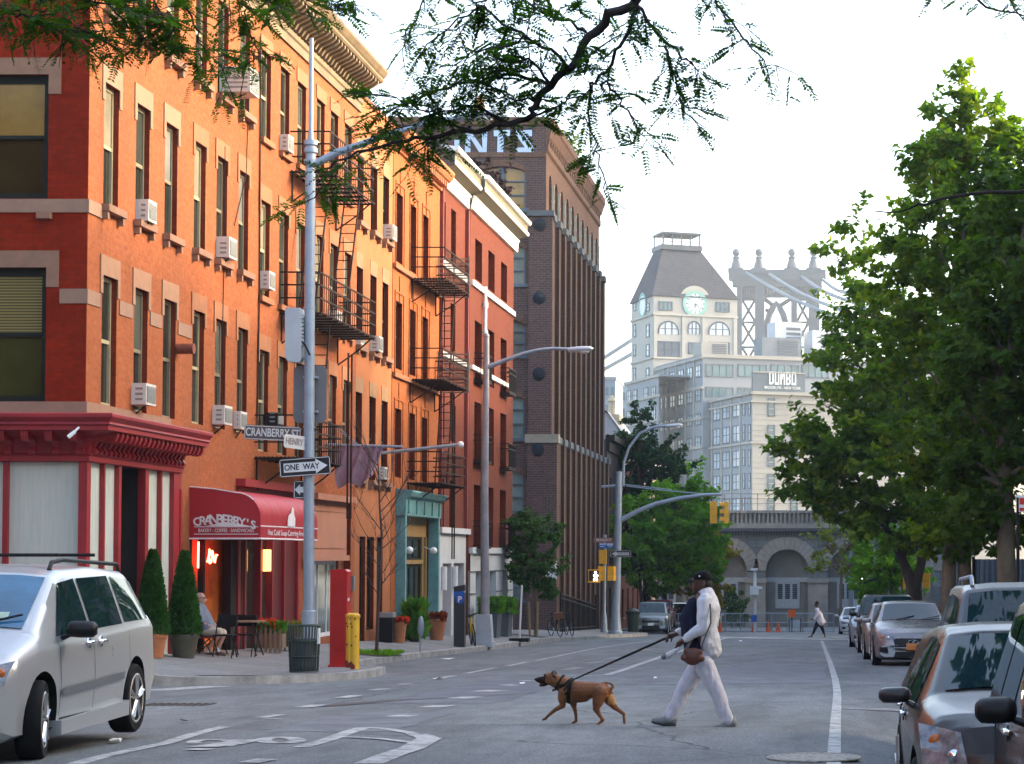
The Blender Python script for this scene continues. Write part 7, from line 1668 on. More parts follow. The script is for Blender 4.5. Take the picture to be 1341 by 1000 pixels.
def tree(name, label, base, trunk, lobes, per, size, lmat, bark=BARK, group=None, cl=.55, flat=1.0, limbs=34, lr=.05, dens_=1.0):
    """trunk: list of (x,y,z,r) offsets from base, several polylines allowed"""
    r = thing(name, label, 'tree', base, group); b = Vector(base); mb = MB(); tips = []
    for pl in trunk:
        mb.tube([b+Vector(p[:3]) for p in pl], [p[3] for p in pl], 10); tips.append(b+Vector(pl[-1][:3])); tips += [b+Vector(p[:3]) for p in pl[len(pl)//2:]]
    L = [((b.x+c[0], b.y+c[1], b.z+c[2]), rr, n) for c, rr, n in lobes]
    V, cents = crown_leaves([(c_0, r_0, max(2, int(n_0*dens_))) for c_0, r_0, n_0 in L], per, size, cl, flat)
    for q in [cents[i] for i in rng.choice(len(cents), min(limbs, len(cents)), replace=False)]:
        q = Vector(q); t = min(tips, key=lambda s: (s-q).length+(3 if s.z > q.z else 0)); m = t+(q-t)*.5+Vector((rng.normal()*.25, rng.normal()*.25, .25)); mb.tube([t, t+(m-t)*.5+Vector((0,0,.1)), m, q], [lr*1.6, lr*1.2, lr*.9, lr*.35], 6)
    mb.build('trunk', bark, r, smooth=60)
    mesh_quads('crown', V, lmat, r, b); return r
L_STREET = leafmat('street_tree_leaf', (.030,.075,.006), (.085,.165,.010), (.24,.28,.014), .5); L_STREET2 = leafmat('street_tree_leaf_dark', (.022,.055,.008), (.05,.105,.012), (.11,.17,.02), .45)
L_BRIGHT = leafmat('bright_leaf', (.04,.13,.01), (.10,.25,.015), (.20,.36,.03), .5); L_PINE = leafmat('dark_layered_leaf', (.008,.03,.010), (.018,.06,.018), (.035,.09,.025), .25); L_OLIVE = leafmat('olive_leaf', (.10,.09,.012), (.20,.16,.02), (.30,.20,.03), .4); L_LOC = leafmat('locust_leaf', (.014,.050,.008), (.035,.095,.012), (.07,.16,.02), .5); L_PLUM = leafmat('plum_leaf', (.020,.010,.016), (.035,.018,.028), (.06,.03,.045), .2)
def rel(px, py, d, base): p = at(px, py, d); return (p.x-base[0], p.y-base[1], p.z-base[2])
def lobe(px, py, d, base, rx, rz, n, ry=None): c = rel(px, py, d, base); s = d/F; return (c, (rx*s, (ry or rx)*s, rz*s), n)
# right kerb trees
d = 92; b = (at(1197,790,d).x, d, zr2(0,d))
tree('street_tree', 'broad green street tree with dark forked trunk whose crown hangs over the road', b,
  [[(0,0,-.1,.34),(0,0,.9,.30),rel(1194,765,d,b)+(.28,),rel(1183,735,d,b)+(.2,),rel(1160,690,d,b)+(.15,),rel(1120,620,d-1,b)+(.08,)],[rel(1197,772,d,b)+(.26,),rel(1207,735,d,b)+(.2,),rel(1200,680,d,b)+(.17,),rel(1190,560,d,b)+(.1,)]],
  [lobe(1108,570,d-1,b,56,54,60), lobe(1055,603,d-1,b,34,32,26), lobe(1140,470,d,b,70,85,90), lobe(1150,620,d-1,b,85,75,100), lobe(1128,408,d,b,26,32,20), lobe(1228,690,d+6,b,30,30,26), lobe(1232,640,d+6,b,40,40,34), lobe(1112,348,d,b,18,18,9), lobe(1195,540,d+1,b,70,120,95), lobe(1085,655,d-1,b,46,34,36), lobe(1175,690,d-1,b,60,32,40), lobe(1085,326,d,b,8,8,3)], 52, .30, L_STREET, cl=.42, dens_=.92, group='street trees along the right kerb')
d = 66; b = (at(1252,810,d).x, d, zr2(0,d))
tree('street_tree', 'tallest green street tree with a pointed spire top and twin mottled trunks', b,
  [[(-.3,0,-.1,.26),rel(1243,740,d,b)+(.22,),rel(1245,680,d,b)+(.19,),rel(1255,560,d,b)+(.15,),rel(1262,400,d,b)+(.10,),rel(1262,200,d,b)+(.04,)],[(.35,.4,-.1,.26),rel(1263,740,d,b)+(.22,),rel(1265,660,d,b)+(.2,),rel(1280,560,d,b)+(.15,),rel(1300,420,d,b)+(.1,)]],
  [lobe(1262,130,d,b,4,22,9), lobe(1262,190,d,b,14,34,24), lobe(1216,150,d,b,4,8,4), lobe(1232,180,d,b,9,14,9), lobe(1302,160,d,b,6,14,7), lobe(1320,200,d,b,6,12,6), lobe(1292,225,d,b,28,30,26), lobe(1232,222,d,b,28,28,26), lobe(1205,215,d,b,20,14,9), lobe(1250,290,d,b,72,52,78), lobe(1180,312,d,b,22,16,10), lobe(1310,300,d,b,50,60,48), lobe(1215,370,d,b,70,52,70), lobe(1150,325,d,b,14,14,5), lobe(1300,420,d,b,70,90,90), lobe(1210,460,d,b,64,60,58), lobe(1290,560,d,b,80,80,80), lobe(1215,580,d,b,50,60,42), lobe(1120,300,d,b,12,8,3), lobe(1262,108,d,b,3,12,4), lobe(1330,250,d,b,26,50,26), lobe(1232,712,d,b,34,16,20), lobe(1296,705,d,b,36,22,26), lobe(1255,650,d,b,50,34,36)], 44, .225, L_STREET, BARKP, cl=.30, dens_=1.12, group='street trees along the right kerb')
d = 50; b = (at(1320,830,d).x, d, zr2(0,d))
tree('street_tree', 'dark leaved street tree with straight brown trunk at the right edge', b,
  [[(0,0,-.1,.27),rel(1318,740,d,b)+(.22,),rel(1316,640,d,b)+(.2,),rel(1322,520,d,b)+(.16,),rel(1335,380,d,b)+(.1,)]],
  [lobe(1330,350,d,b,70,90,60), lobe(1310,470,d,b,76,90,80), lobe(1300,580,d,b,80,80,75), lobe(1280,660,d,b,60,46,34), lobe(1390,430,d,b,80,140,90), lobe(1335,270,d,b,30,34,14)], 62, .19, L_STREET2, BARKP, cl=.28, dens_=1.15, group='street trees along the right kerb')
d = 108; b = (at(1165,790,d).x, d, zr2(0,d))
tree('street_tree', 'small bright green tree low behind the parked cars at right', b, [[(0,0,0,.12),(.1,0,2.5,.08),rel(1160,720,d,b)+(.05,)]], [lobe(1155,735,d,b,30,30,34), lobe(1175,765,d,b,34,28,36), lobe(1140,770,d,b,22,22,20), lobe(1180,715,d,b,22,20,16)], 70, .22, L_BRIGHT, cl=.35)
d = 120; b = (at(1100,800,d).x, d, zroad(2,d))
tree('street_tree', 'thin yellow green tree in front of the right stone arch', b, [[(0,0,0,.1),rel(1102,750,d,b)+(.07,),rel(1108,720,d,b)+(.04,)],[rel(1102,750,d,b)+(.06,),rel(1090,725,d,b)+(.03,)]], [lobe(1098,745,d,b,26,12,9), lobe(1090,715,d,b,24,18,9), lobe(1120,715,d,b,20,22,9), lobe(1128,740,d,b,14,14,7)], 42, .22, leafmat('yellow_green_leaf', (.10,.13,.02), (.17,.20,.03), (.25,.26,.05), .4), BARKP, cl=.4)
# left far trees
d = 134; b = (at(848,800,d).x, d, zroad(-9,d))
lob = [lobe(838,548,d,b,7,16,8)]
for y, wl_, wr_ in ((575,16,30),(590,12,62),(610,30,46),(630,40,30),(650,48,76),(668,50,70),(690,52,60),(715,56,60),(740,50,56)):
    for s, w_ in ((-1, wl_), (1, wr_)):
        m = 848-20*(1 if y < 600 else 0); lob.append(lobe(m+s*w_*.5, y+6*(s > 0), d, b, max(6, w_*.5), 6, max(3, int(w_*.42)), 30))
tree('layered_tree', 'dark green tree with flat layered branches beyond the far signal pole', b, [[(0,0,0,.3),rel(846,720,d,b)+(.22,),rel(838,600,d,b)+(.12,),rel(838,540,d,b)+(.05,)]], lob, 80, .26, L_PINE, cl=.42, flat=.6, lr=.06)
d = 127; b = (at(872,800,d).x, d, zroad(-9,d))
tree('street_tree', 'bright green tree under the mast arm beyond the crossing', b, [[(0,0,0,.17),rel(870,760,d,b)+(.13,),rel(875,710,d,b)+(.08,)],[(-1.3,.5,0,.14),rel(838,760,d,b)+(.1,),rel(845,700,d,b)+(.07,)]], [lobe(892,700,d,b,48,50,90), lobe(860,740,d,b,46,40,76), lobe(905,660,d,b,32,32,38), lobe(845,690,d,b,40,40,50), lobe(925,690,d,b,24,16,14), lobe(915,740,d,b,28,30,30)], 70, .24, L_BRIGHT, cl=.42)
d = 131; b = (at(925,805,d).x, d, zroad(-5,d))
tree('street_tree', 'olive yellow autumn tinted tree behind the head of the person with the cap', b, [[(0,0,0,.10),rel(923,780,d,b)+(.08,),rel(922,730,d,b)+(.05,)]], [lobe(922,740,d,b,28,42,60), lobe(938,725,d,b,18,26,26), lobe(915,770,d,b,22,22,26)], 62, .22, L_OLIVE, cl=.36)
d = 160; b = (at(958,826,d).x, d, zroad(-3,d))
tree('shrub', 'dark green shrub growing at the foot of the stone wall', b, [[(0,0,0,.06),(0,0,1.0,.03)]], [((0,0,1.0),(1.3,.8,1.0),40), ((.1,0,2.0),(.8,.6,.7),16)], 80, .16, L_SPRUCE, cl=.25, limbs=8, lr=.015)
# small young locust with stakes
bb = GS(701, 833); b = tuple(bb); d = b[1]
r = tree('young_tree', 'young feathery green street tree tied to two wooden stakes', b, [[(0,0,0,.06),rel(701,775,d,b)+(.055,),rel(699,720,d,b)+(.04,),rel(697,680,d,b)+(.02,)],[rel(701,778,d,b)+(.04,),rel(712,745,d,b)+(.02,)]], [lobe(690,690,d,b,12,14,16), lobe(705,700,d,b,20,14,24), lobe(690,735,d,b,26,24,34), lobe(708,750,d,b,26,22,30), lobe(722,700,d,b,14,8,8), lobe(675,745,d,b,10,14,8), lobe(700,765,d,b,16,10,10), lobe(718,775,d,b,10,12,8)], 60, .14, leafmat('young_locust_leaf', (.02,.06,.014), (.04,.105,.022), (.07,.15,.035), .3), BARKP, cl=.22, lr=.02)
mb = MB()
for px in (695, 704): mb.tube([(at(px,833,d).x, d-.2, b[2]), (at(px-2 if px < 700 else px+1,783,d).x, d-.15, at(px,787,d).z)], .05, 6)
mb.build('stake', pm('pale_stake_wood', (.30,.19,.09), .8), r)
mb = MB(); mb.tube([tuple(bb+Vector((.55*math.cos(a)*1.5,.5*math.sin(a),.012))) for a in np.linspace(0, 6.283, 14)], .5, 4); o = mb.build('soil_pit', pm('dark_soil', (.05,.035,.025), .95), r); bpy.data.objects.remove(o)
for (x, y, rx) in ((701, 833.5, .9), (497, 858, .75)):
    c = GS(x, y); mb = MB(); mb.add([(c.x-rx, c.y-.9, zwalk(c.x-rx,c.y-.9)+.012),(c.x+rx*.45, c.y-.9, zwalk(c.x+rx*.45,c.y-.9)+.012),(c.x+rx*.45, c.y+1.2, zwalk(c.x+rx*.45,c.y+1.2)+.012),(c.x-rx, c.y+1.2, zwalk(c.x-rx,c.y+1.2)+.012)], [(0,1,2,3)]); tag(mb.build('soil', pm('dark_soil', (.05,.038,.026), .95, 0, .4, 6)), kind='structure')
c = GS(492, 857); tuft(c+Vector((0,0,0)), .55, .8, .05, 900, .09).build('grass', L_BRIGHT); tag(bpy.data.objects['grass'], 'short bright grass around the foot of the bare sapling', 'grass', kind='stuff')
# bare sapling
bb = GS(493, 858); d = bb.y; r = thing('bare_sapling', 'leafless sapling with fine bare branches in front of the salmon wall', 'tree', bb)
mb = MB(); tk = [(493,858),(495,800),(498,750),(500,700),(497,660),(496,620),(494,590)]
mb.tube([at(x,y,d) for x, y in tk], [.045,.04,.035,.03,.022,.015,.008], 8)
def twig(p, dr, L, rad, lev):
    q = [Vector(p)]; v = Vector(dr).normalized()
    for i in range(4): v = (v+Vector((random.gauss(0,.12),random.gauss(0,.12),.10))).normalized(); q.append(q[-1]+v*L/4)
    mb.tube(q, [rad, rad*.85, rad*.7, rad*.5, rad*.25], 5)
    if lev:
        for i in range(3): twig(q[random.choice((1,2,3))], v+Vector((random.gauss(0,.55),random.gauss(0,.4),random.gauss(.1,.2))), L*.6, rad*.6, lev-1)
for y in np.linspace(780, 610, 15):
    x = np.interp(-y, [-t[1] for t in tk], [t[0] for t in tk]); s = random.choice((-1,1)); twig(at(x,y,d), (s*.8,random.gauss(0,.5),.9), random.uniform(.7,1.5), .014, 2)
mb.build('branches', pm('sapling_bark', (.07,.04,.035), .85), r)
# plum bush and roof plants
d = 93; b = (at(642,800,d).x, d, zwalk(-13,d))
tree('plum_tree', 'dark purple leaved tree between the red brick house and the warehouse', b, [[(0,0,0,.1),rel(641,500,d,b)+(.08,),rel(640,270,d,b)+(.04,)]], [lobe(636,242,d,b,20,26,24), lobe(646,255,d,b,18,22,16), lobe(625,225,d,b,12,10,6)], 45, .16, L_PLUM, cl=.2, limbs=14, lr=.02)
b = (-14.2, 112, 21.6); tree('roof_shrub', 'pale green shrub growing on the warehouse roof edge', b, [[(0,0,0,.06),(0,0,1.2,.03)]], [((0,0,1.3),(.9,2.6,1.1),26),((.2,-2.5,.8),(.8,1.8,.8),14)], 50, .2, leafmat('pale_roof_leaf', (.08,.12,.03), (.13,.18,.05), (.2,.25,.08), .4), cl=.3, limbs=8, lr=.02)

# overhanging honey locust: trunk on the near right pavement, limbs over the road
tb = Vector((4.3, 9.0, zr3(0, 9))); r = thing('locust_tree', 'feathery honey locust whose dark branches hang over the street from above', 'tree', tb)
mb = MB(); V = []
def limb(px, d0, d1, r0, r1):
    n = len(px); pts = [at(p[0], p[1], d0+(d1-d0)*i/(n-1)) for i, p in enumerate(px)]
    f = []
    for i in range(n-1):
        for k in range(3): f.append(pts[i]+(pts[i+1]-pts[i])*k/3+Vector((random.gauss(0,.008),random.gauss(0,.03),random.gauss(0,.008))))
    f.append(pts[-1]); m = len(f); mb.tube(f, [r0+(r1-r0)*i/(m-1) for i in range(m)], 7); return f
def pinnate(p, dr, L):
    dr = Vector(dr).normalized(); up = Vector((random.gauss(0,.5),random.gauss(0,.5),1)).normalized(); s = dr.cross(up).normalized(); n = int(L/.0125)
    mb.tube([p, p+dr*L*.5+Vector((0,0,-.006)), p+dr*L+Vector((0,0,-.02))], [.0014,.0012,.0008], 3, cap=False)
    for i in range(2, n):
        t = i/n; c = p+dr*L*t+Vector((0,0,-.02*t*t)); ll = .031*(1-.5*abs(t-.45))*random.uniform(.8,1.2); w_ = ll*.26
        for sg in (-1, 1):
            a = (s*sg*.9+dr*.42+up*random.gauss(0,.18)).normalized(); q = a.cross(up).normalized()*w_
            V.extend([c, c+a*ll*.4+q, c+a*ll, c+a*ll*.4-q])
def leafy(f, dens, spread=.5, L=(.09,.17), droop=.35):
    for a, b_ in zip(f[:-1], f[1:]):
        k = (b_-a).length*dens; k = int(k)+(random.random() < k-int(k))
        for _ in range(k):
            p = a+(b_-a)*random.random(); dr = ((b_-a).normalized()*random.uniform(.1,.9)+Vector((random.gauss(0,spread),random.gauss(0,spread),random.gauss(-droop,spread*.7))))
            if random.random() < .45:
                q = p+dr.normalized()*random.uniform(.05,.22); mb.tube([p, q], [.003,.0015], 4)
                for _k in range(3): pinnate(p+(q-p)*random.uniform(.3,1), dr+Vector((random.gauss(0,.6),random.gauss(0,.6),random.gauss(-.1,.5))), random.uniform(*L))
            else: pinnate(p, dr, random.uniform(*L))
start = at(930,-70,10.6)
mb.tube([tb+Vector((0,0,-.1)), tb+Vector((0,0,1.5)), tb+Vector((-.05,.05,3.0)), tb+Vector((-.25,.1,4.0)), tb+Vector((-1.2,.35,4.75)), tb+Vector((-2.6,.8,5.0)), start], [.24,.20,.18,.15,.11,.075,.045], 12)
mb.tube([tb+Vector((-.1,.05,3.3)), tb+Vector((.8,.8,4.8)), tb+Vector((1.4,1.4,6.4)), tb+Vector((1.5,1.6,8.0))], [.13,.10,.07,.03], 8)
main = limb([(930,-70),(840,-5),(800,20),(770,45),(748,90),(718,108),(703,135),(698,150),(665,163),(620,170),(575,176),(530,186),(480,196),(440,212),(412,226)], 10.6, 10.2, .027, .004)
leafy(main[14:18], 12, .5); leafy(main[30:], 13, .5, droop=.1)
top = limb([(930,-70),(760,-75),(600,-60),(430,-35),(300,-22),(150,-18),(-60,-12)], 10.6, 11.6, .032, .012); leafy(top[4:], 30, .5, droop=.35)
subs = [([(748,90),(720,62),(690,50),(655,60),(620,72),(590,92)],.010,22),([(690,50),(660,28),(630,12),(600,25),(560,58),(545,95)],.008,18),([(718,108),(680,100),(640,98),(600,108),(560,122),(520,138),(488,152)],.010,26),([(665,163),(630,138),(600,142),(568,150),(540,165)],.008,24),
 ([(620,170),(590,160),(560,150),(530,130),(505,125)],.007,22),([(703,135),(675,130),(640,122),(610,122)],.007,22),([(835,0),(828,30),(815,60),(795,88),(782,108),(772,118),(770,150),(778,185),(786,215),(790,248),(800,264)],.011,15),([(830,0),(850,25),(872,55),(892,75),(908,85),(926,90)],.009,13),
 ([(872,55),(880,92),(888,120),(898,150),(922,166)],.007,13),([(785,108),(805,118),(820,145),(836,172),(852,190)],.007,12),([(920,-30),(950,18),(966,42),(985,66),(1005,84),(1022,94)],.007,12),([(770,45),(745,30),(715,20),(690,0),(660,-30)],.009,18),([(748,90),(770,70),(800,55),(830,35)],.007,12),
 ([(698,150),(730,140),(755,128),(775,118)],.007,13),([(530,186),(510,170),(490,165)],.005,20),([(480,196),(455,205),(430,238),(400,262),(385,268)],.005,15),([(640,-40),(635,0),(615,28),(590,40)],.007,18),([(700,-40),(700,-5),(690,30)],.007,16),([(740,-60),(760,-20),(790,0)],.008,12),
 ([(575,176),(555,190),(535,205)],.005,20),([(600,-55),(560,-10),(535,40),(528,80)],.006,11),([(718,108),(700,80),(672,75),(650,82),(625,88)],.008,22),
 ([(-40,-10),(20,20),(70,32),(130,48),(165,60)],.007,26),([(120,-18),(150,15),(180,45),(215,62),(262,66)],.007,28),([(230,-20),(250,20),(262,55),(280,78),(300,95)],.007,22),([(300,-20),(320,20),(330,50),(322,78)],.006,24),([(40,-15),(60,10),(40,40)],.006,28),([(150,-18),(110,20),(100,50)],.006,28),([(330,45),(345,70),(320,90),(290,88)],.005,18),([(360,-28),(400,0),(440,12),(475,8)],.006,16),([(80,-15),(130,5),(200,15),(240,40)],.006,28),([(190,-18),(210,20),(190,55),(175,70)],.006,28),([(0,-12),(10,10),(-5,40)],.006,26),([(262,66),(262,88),(250,108)],.004,14),([(310,-20),(350,-5),(385,15)],.006,22)]
for px, r0, dens in subs:
    d0 = 10.45 if px[0][0] > 480 else 11.2
    leafy(limb(px, d0, d0+random.uniform(-.6,.5), r0, .0022), dens*(1.7 if px[0][0] < 480 and px[0][1] < 100 else 1.8) , .55, droop=.05 if 600 < px[0][0] < 725 and px[0][1] > 80 else (.12 if px[0][0] < 480 else .3))
far = limb([(1190,-80),(1250,-12),(1290,8),(1345,22)], 10.8, 11.5, .012, .004); leafy(far, 16, .45)
leafy(limb([(1300,-40),(1325,0),(1350,40)], 11, 11.2, .006, .003), 18, .45)
side = limb([(1480,255),(1345,252),(1290,252),(1230,262),(1190,272),(1145,276)], 13, 13.5, .016, .004); leafy(side[10:], 7, .35, droop=.1)
mb.tube([tb+Vector((-.05,.05,3.0)), tb+Vector((-.6,1.5,3.5)), tb+Vector((-1.6,3.2,3.75)), at(1480,255,13)], [.09,.06,.035,.016], 8); mb.tube([tb+Vector((-1.2,.35,4.75)), at(1190,-80,10.8)], [.05,.012], 8)
mb.build('trunk', BARKL, r, smooth=60)
mesh_quads('crown', np.array([tuple(v) for v in V]), L_LOC, r, tb)

b = (4.7, 19.5, zr3(0, 19)); tree('street_tree', 'unseen street tree over the parked cars, crown thickened to darken windshield reflections', b, [[(0,0,-.1,.22),(0,0,3,.18),(-.1,0,6,.14),(-.2,.2,9,.06)]], [((-2.6,.3,9.9),(2.0,2.4,1.2),52), ((.6,-.5,9.4),(2.0,2.8,1.5),50), ((-1.2,.2,11.4),(2.2,2.4,1.2),30), ((-.8,5.0,11.6),(3.0,2.2,1.2),50), ((-.6,-3.2,10.0),(2.6,1.8,1.4),45)], 46, .18, L_STREET2, BARKP, cl=.30, dens_=1.5)  # crown out of view, placed and thickened for the windshields to reflect
# ---------- stone arches, far buildings, bridge ----------
M_GRAN = brick('grey_granite_blocks', (.21,.23,.235), (.15,.162,.172), (.10,.10,.10), bw=1.6, rh=.62, ms=.03, stain=.55, stain_col=(.08,.08,.085), bump=.6, stain_scale=.12)
M_VOUS = pm('pale_voussoir', (.29,.27,.24), .9, 0, .22, .9, .3); M_INFIL = pm('grey_infill', (.20,.19,.17), .9, 0, .2, .5, .2)
AD = 168.0; aw = sou(AD); a_ = lambda x, y: at(x, y, AD)
gz = zroad(-4, AD)
r = thing('stone_arches', 'grey granite viaduct wall with round arches closing the end of the street', 'viaduct', (a_(1031,820).x, AD, gz))
ac_ = [(868,28),(950,28),(1031,28),(1112,28),(1193,28)]
tops = a_(1031,719).z; wins = [(a_(c-w_,720).x, a_(c+w_,720).x, gz-1, tops) for c, w_ in ac_]
mb = MB(); x0, x1 = a_(840,700).x, a_(1260,700).x; zc = a_(1031,694).z
rise = (wins[0][1]-wins[0][0])/2; arch_wall(mb, aw, x0, x1, gz-1, zc, wins, 1.1, rise); mb.build('wall', M_GRAN, r)
mb = MB(); fbox(mb, aw, x0, x1, gz-1, tops+.2, 1.1, 1.5); mb.build('infill_wall', M_INFIL, r)
for a, b, c, d in wins:
    m = (a+b)/2; r0 = (b-a)/2; zc_ = d-rise; mb = MB(); n = 17
    for i in range(n):
        w0, w1 = math.pi*(i+.04)/n, math.pi*(i+.96)/n
        mb.prism([(m+r0*1.0*math.cos(w0),zc_+r0*math.sin(w0)),(m+r0*math.cos(w1),zc_+r0*math.sin(w1)),(m+r0*1.58*math.cos(w1),zc_+r0*1.58*math.sin(w1)),(m+r0*1.58*math.cos(w0),zc_+r0*1.58*math.sin(w0))], lambda p, q, t: aw(p,q,t), -.14, .02)
    mb.build('arch_ring', M_VOUS, r)
    mb = MB(); z0, z1 = a_(0,797).z, a_(0,762).z; fbox(mb, aw, m-.95, m+.95, z0, z1, .98, 1.1); fbox(mb, aw, a, b, z1, z1+.35, .95, 1.1); f = mb.build('window', pm('pale_window_stone', (.40,.42,.43), .8), r)
    mb = MB()
    for k in (-.58, 0, .58):
        for q in range(8): zz = z0+.75+q*(z1-z0-.9)/8; fbox(mb, aw, m+k-.19, m+k+.19, zz, zz+.13, .95, .99)
    mb.build('louvre', pm('blue_black_slot', (.02,.03,.05), .5), f)
mb = MB()
for c in (909,990.5,1071.5,1152.5): fbox(mb, aw, a_(c-13,0).x, a_(c+13,0).x, gz-1, a_(0,763).z, -.22, .02); fbox(mb, aw, a_(c-14.5,0).x, a_(c+14.5,0).x, a_(0,763).z, a_(0,757).z, -.35, .02)
mb.pieces('pilaster', M_VOUS, r)
mb = MB(); fbox(mb, aw, x0, x1, zc-.1, zc+.15, -.5, .5)
for i in range(110): fbox(mb, aw, x0+.23*i, x0+.23*i+.12, zc-.42, zc-.1, -.34, .02)
mb.build('dentil_course', pm('dark_granite', (.07,.075,.085), .9, 0, .25, 1), r)
mb = MB(); zt = a_(0,668).z; fbox(mb, aw, x0, x1, zc+.15, zc+.55, -.3, .4); fbox(mb, aw, x0, x1, zt-.22, zt, -.35, .4); fbox(mb, aw, x0, x1, zc+.55, zt-.22, .12, .3)
for i in range(75): fbox(mb, aw, x0+.34*i, x0+.34*i+.15, zc+.55, zt-.22, -.22, .12)
mb.build('parapet', M_VOUS, r)
mb = MB()
for i in range(20): fbox(mb, aw, x0+1.3*i, x0+1.3*i+.05, zt, zt+1.3, .0, .05)
for z in (.5,.9,1.28): fbox(mb, aw, x0, x1, zt+z, zt+z+.035, .06, .09)
mb.build('fence', pm('rusty_fence', (.2,.13,.1), .7, .2), r)
# viaduct deck behind the parapet
mb = MB(); mb.box(x0, AD+1.6, gz-1, x1, AD+10, zc+.2); mb.build('deck', MATS['dark_granite'], r)

class Ori:
    def __init__(s, px, d, deg):
        s.d = d; s.C = Vector((at(px,700,d).x, d, 0)); a = R(deg); s.e1 = Vector((math.cos(a), math.sin(a), 0)); s.e2 = Vector((-math.sin(a), math.cos(a), 0))
    def pt(s, a, b, z): p = s.C+s.e1*a+s.e2*b; return (p.x, p.y, z)
    def front(s, b0=0, a0=0): return lambda u, z, d: s.pt(a0+u, b0+d, z)
    def left(s, a0=0, b0=0): return lambda u, z, d: s.pt(a0+d, b0+u, z)
    def uf(s, x, b=0):
        c = s.C+s.e2*b; k = x-CX; return (F*c.x-k*c.y)/(k*s.e1.y-F*s.e1.x)
    def ul(s, x, a=0):
        c = s.C+s.e1*a; k = x-CX; return (F*c.x-k*c.y)/(k*s.e2.y-F*s.e2.x)
    def z(s, x, y, u, face, o=0):
        p = s.C+(s.e1*u+s.e2*o if face == 'f' else s.e2*u+s.e1*o); return at(x, y, p.y).z
def obox(mb, fn, u0, u1, z0, z1, d0, d1):
    P = [fn(u, z, d) for d in (d0, d1) for z in (z0, z1) for u in (u0, u1)]
    mb.add(P, [(0,1,3,2),(4,6,7,5),(0,4,5,1),(2,3,7,6),(0,2,6,4),(1,5,7,3)])
def owin(root, fn, u0, u1, z0, z1, fmat, gmat, mull=1, d=.35, fw=.16, rail=True):
    mb = MB()
    obox(mb, fn, u0, u0+fw, z0, z1, d, d+.2); obox(mb, fn, u1-fw, u1, z0, z1, d, d+.2); obox(mb, fn, u0, u1, z1-fw, z1, d, d+.2); obox(mb, fn, u0, u1, z0, z0+fw, d, d+.2)
    for i in range(mull): u = u0+(u1-u0)*(i+1)/(mull+1); obox(mb, fn, u-fw*.4, u+fw*.4, z0, z1, d+.02, d+.18)
    if rail: zm = (z0+z1)/2; obox(mb, fn, u0, u1, zm-fw*.4, zm+fw*.4, d+.02, d+.18)
    f = mb.build('window', fmat, root); p = MB(); p.quad(fn(u0,z0,d+.1), fn(u1,z0,d+.1), fn(u1,z1,d+.1), fn(u0,z1,d+.1)); p.build('pane', gmat, f)
M_PALE = pm('pale_concrete', (.33,.315,.28), .85, 0, .08, .15, .1); M_PALE2 = pm('hazed_grey_concrete', (.235,.255,.275), .85, 0, .08, .15, .1); M_SKYG = glassy('bright_sky_pane', (.50,.56,.60), .06, .9, .25, .3); M_TEALG = glassy('teal_glass', (.10,.17,.19), .06, .8, .3, .2); M_FWF = pm('grey_far_frame', (.10,.12,.14), .6)  # grey concrete tinted blue to paint haze onto the far walls
DEG = 22.1
# front block with DUMBO board
o = Ori(985, 330, DEG); r = thing('loft_building', 'pale loft building with rows of windows and a dark DUMBO roof board', 'building', o.pt(0,0,-6))
zt = at(985,512,330).z; LB = o.ul(905); fl = o.left(); ff = o.front(); ops = []
rows_y = [(526,545),(556,578),(589,611),(620,641),(652,672)]
for cx in (926.5,939,951.6,964.6):
    for y0, y1 in rows_y:
        dy = -(cx-964.6)*.0; ua, ub = o.ul(cx+4.6), o.ul(cx-4.6); yl = (964.6-cx)*.165*((728-y0)/180)
        za, zb = o.z(cx, y1+yl, ua, 'l'), o.z(cx, y0+yl, ua, 'l'); ops.append((min(ua,ub), max(ua,ub), za, zb))
for cx in (974.5,981.6):
    for y0, y1 in rows_y:
        ua, ub = o.ul(cx+1.5), o.ul(cx-1.5); ops.append((min(ua,ub), max(ua,ub), o.z(cx,y1-1,ua,'l'), o.z(cx,y0-1,ua,'l')))
zs_ = sorted(set(x for q in ops for x in q[2:]))
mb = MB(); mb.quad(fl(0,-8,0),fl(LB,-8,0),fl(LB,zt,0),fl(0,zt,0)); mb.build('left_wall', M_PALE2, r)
mb = MB(); W_ = 42; mb.quad(ff(0,-8,0),ff(W_,-8,0),ff(W_,zt,0),ff(0,zt,0))
obox(mb, ff, 0, W_, zt-.2, zt-.05, 0, LB); mb.build('front_wall', M_PALE, r)
mb = MB()
for y in (524, 578, 684): zz = at(985,y,330).z; obox(mb, fl, -.25, LB, zz-.3, zz, -.35, .05); obox(mb, ff, -.35, W_, zz-.3, zz, -.35, .05)
obox(mb, fl, -.5, LB, zt-.5, zt, -.5, .05); obox(mb, ff, -.5, W_, zt-.5, zt, -.5, .05)
for y in np.arange(535, 690, 7): zz = at(985,y,330).z; obox(mb, ff, .1, W_, zz, zz+.12, -.06, .02)
for cx in (920,932.7,945.3,958,970): u = o.ul(cx); obox(mb, fl, u-.25, u+.25, -8, zt-.5, -.2, .02)
mb.build('cornice', M_PALE, r)
for a, b, c, d in ops: owin(r, fl, a, b, c, d, M_FWF, M_SKYG, 1 if b-a > 1.5 else 0, -.15)
for cx, rows in ((1010,((521,545),(556,577),(590,611),(620,641),(652,672))),(1040,((556,577),(590,611),(652,672)))):
    for y0, y1 in rows: ua, ub = o.uf(cx-4.6), o.uf(cx+4.6); owin(r, ff, ua, ub, o.z(cx,y1,ua,'f'), o.z(cx,y0,ua,'f'), M_FWF, M_TEALG, 0, -.15)
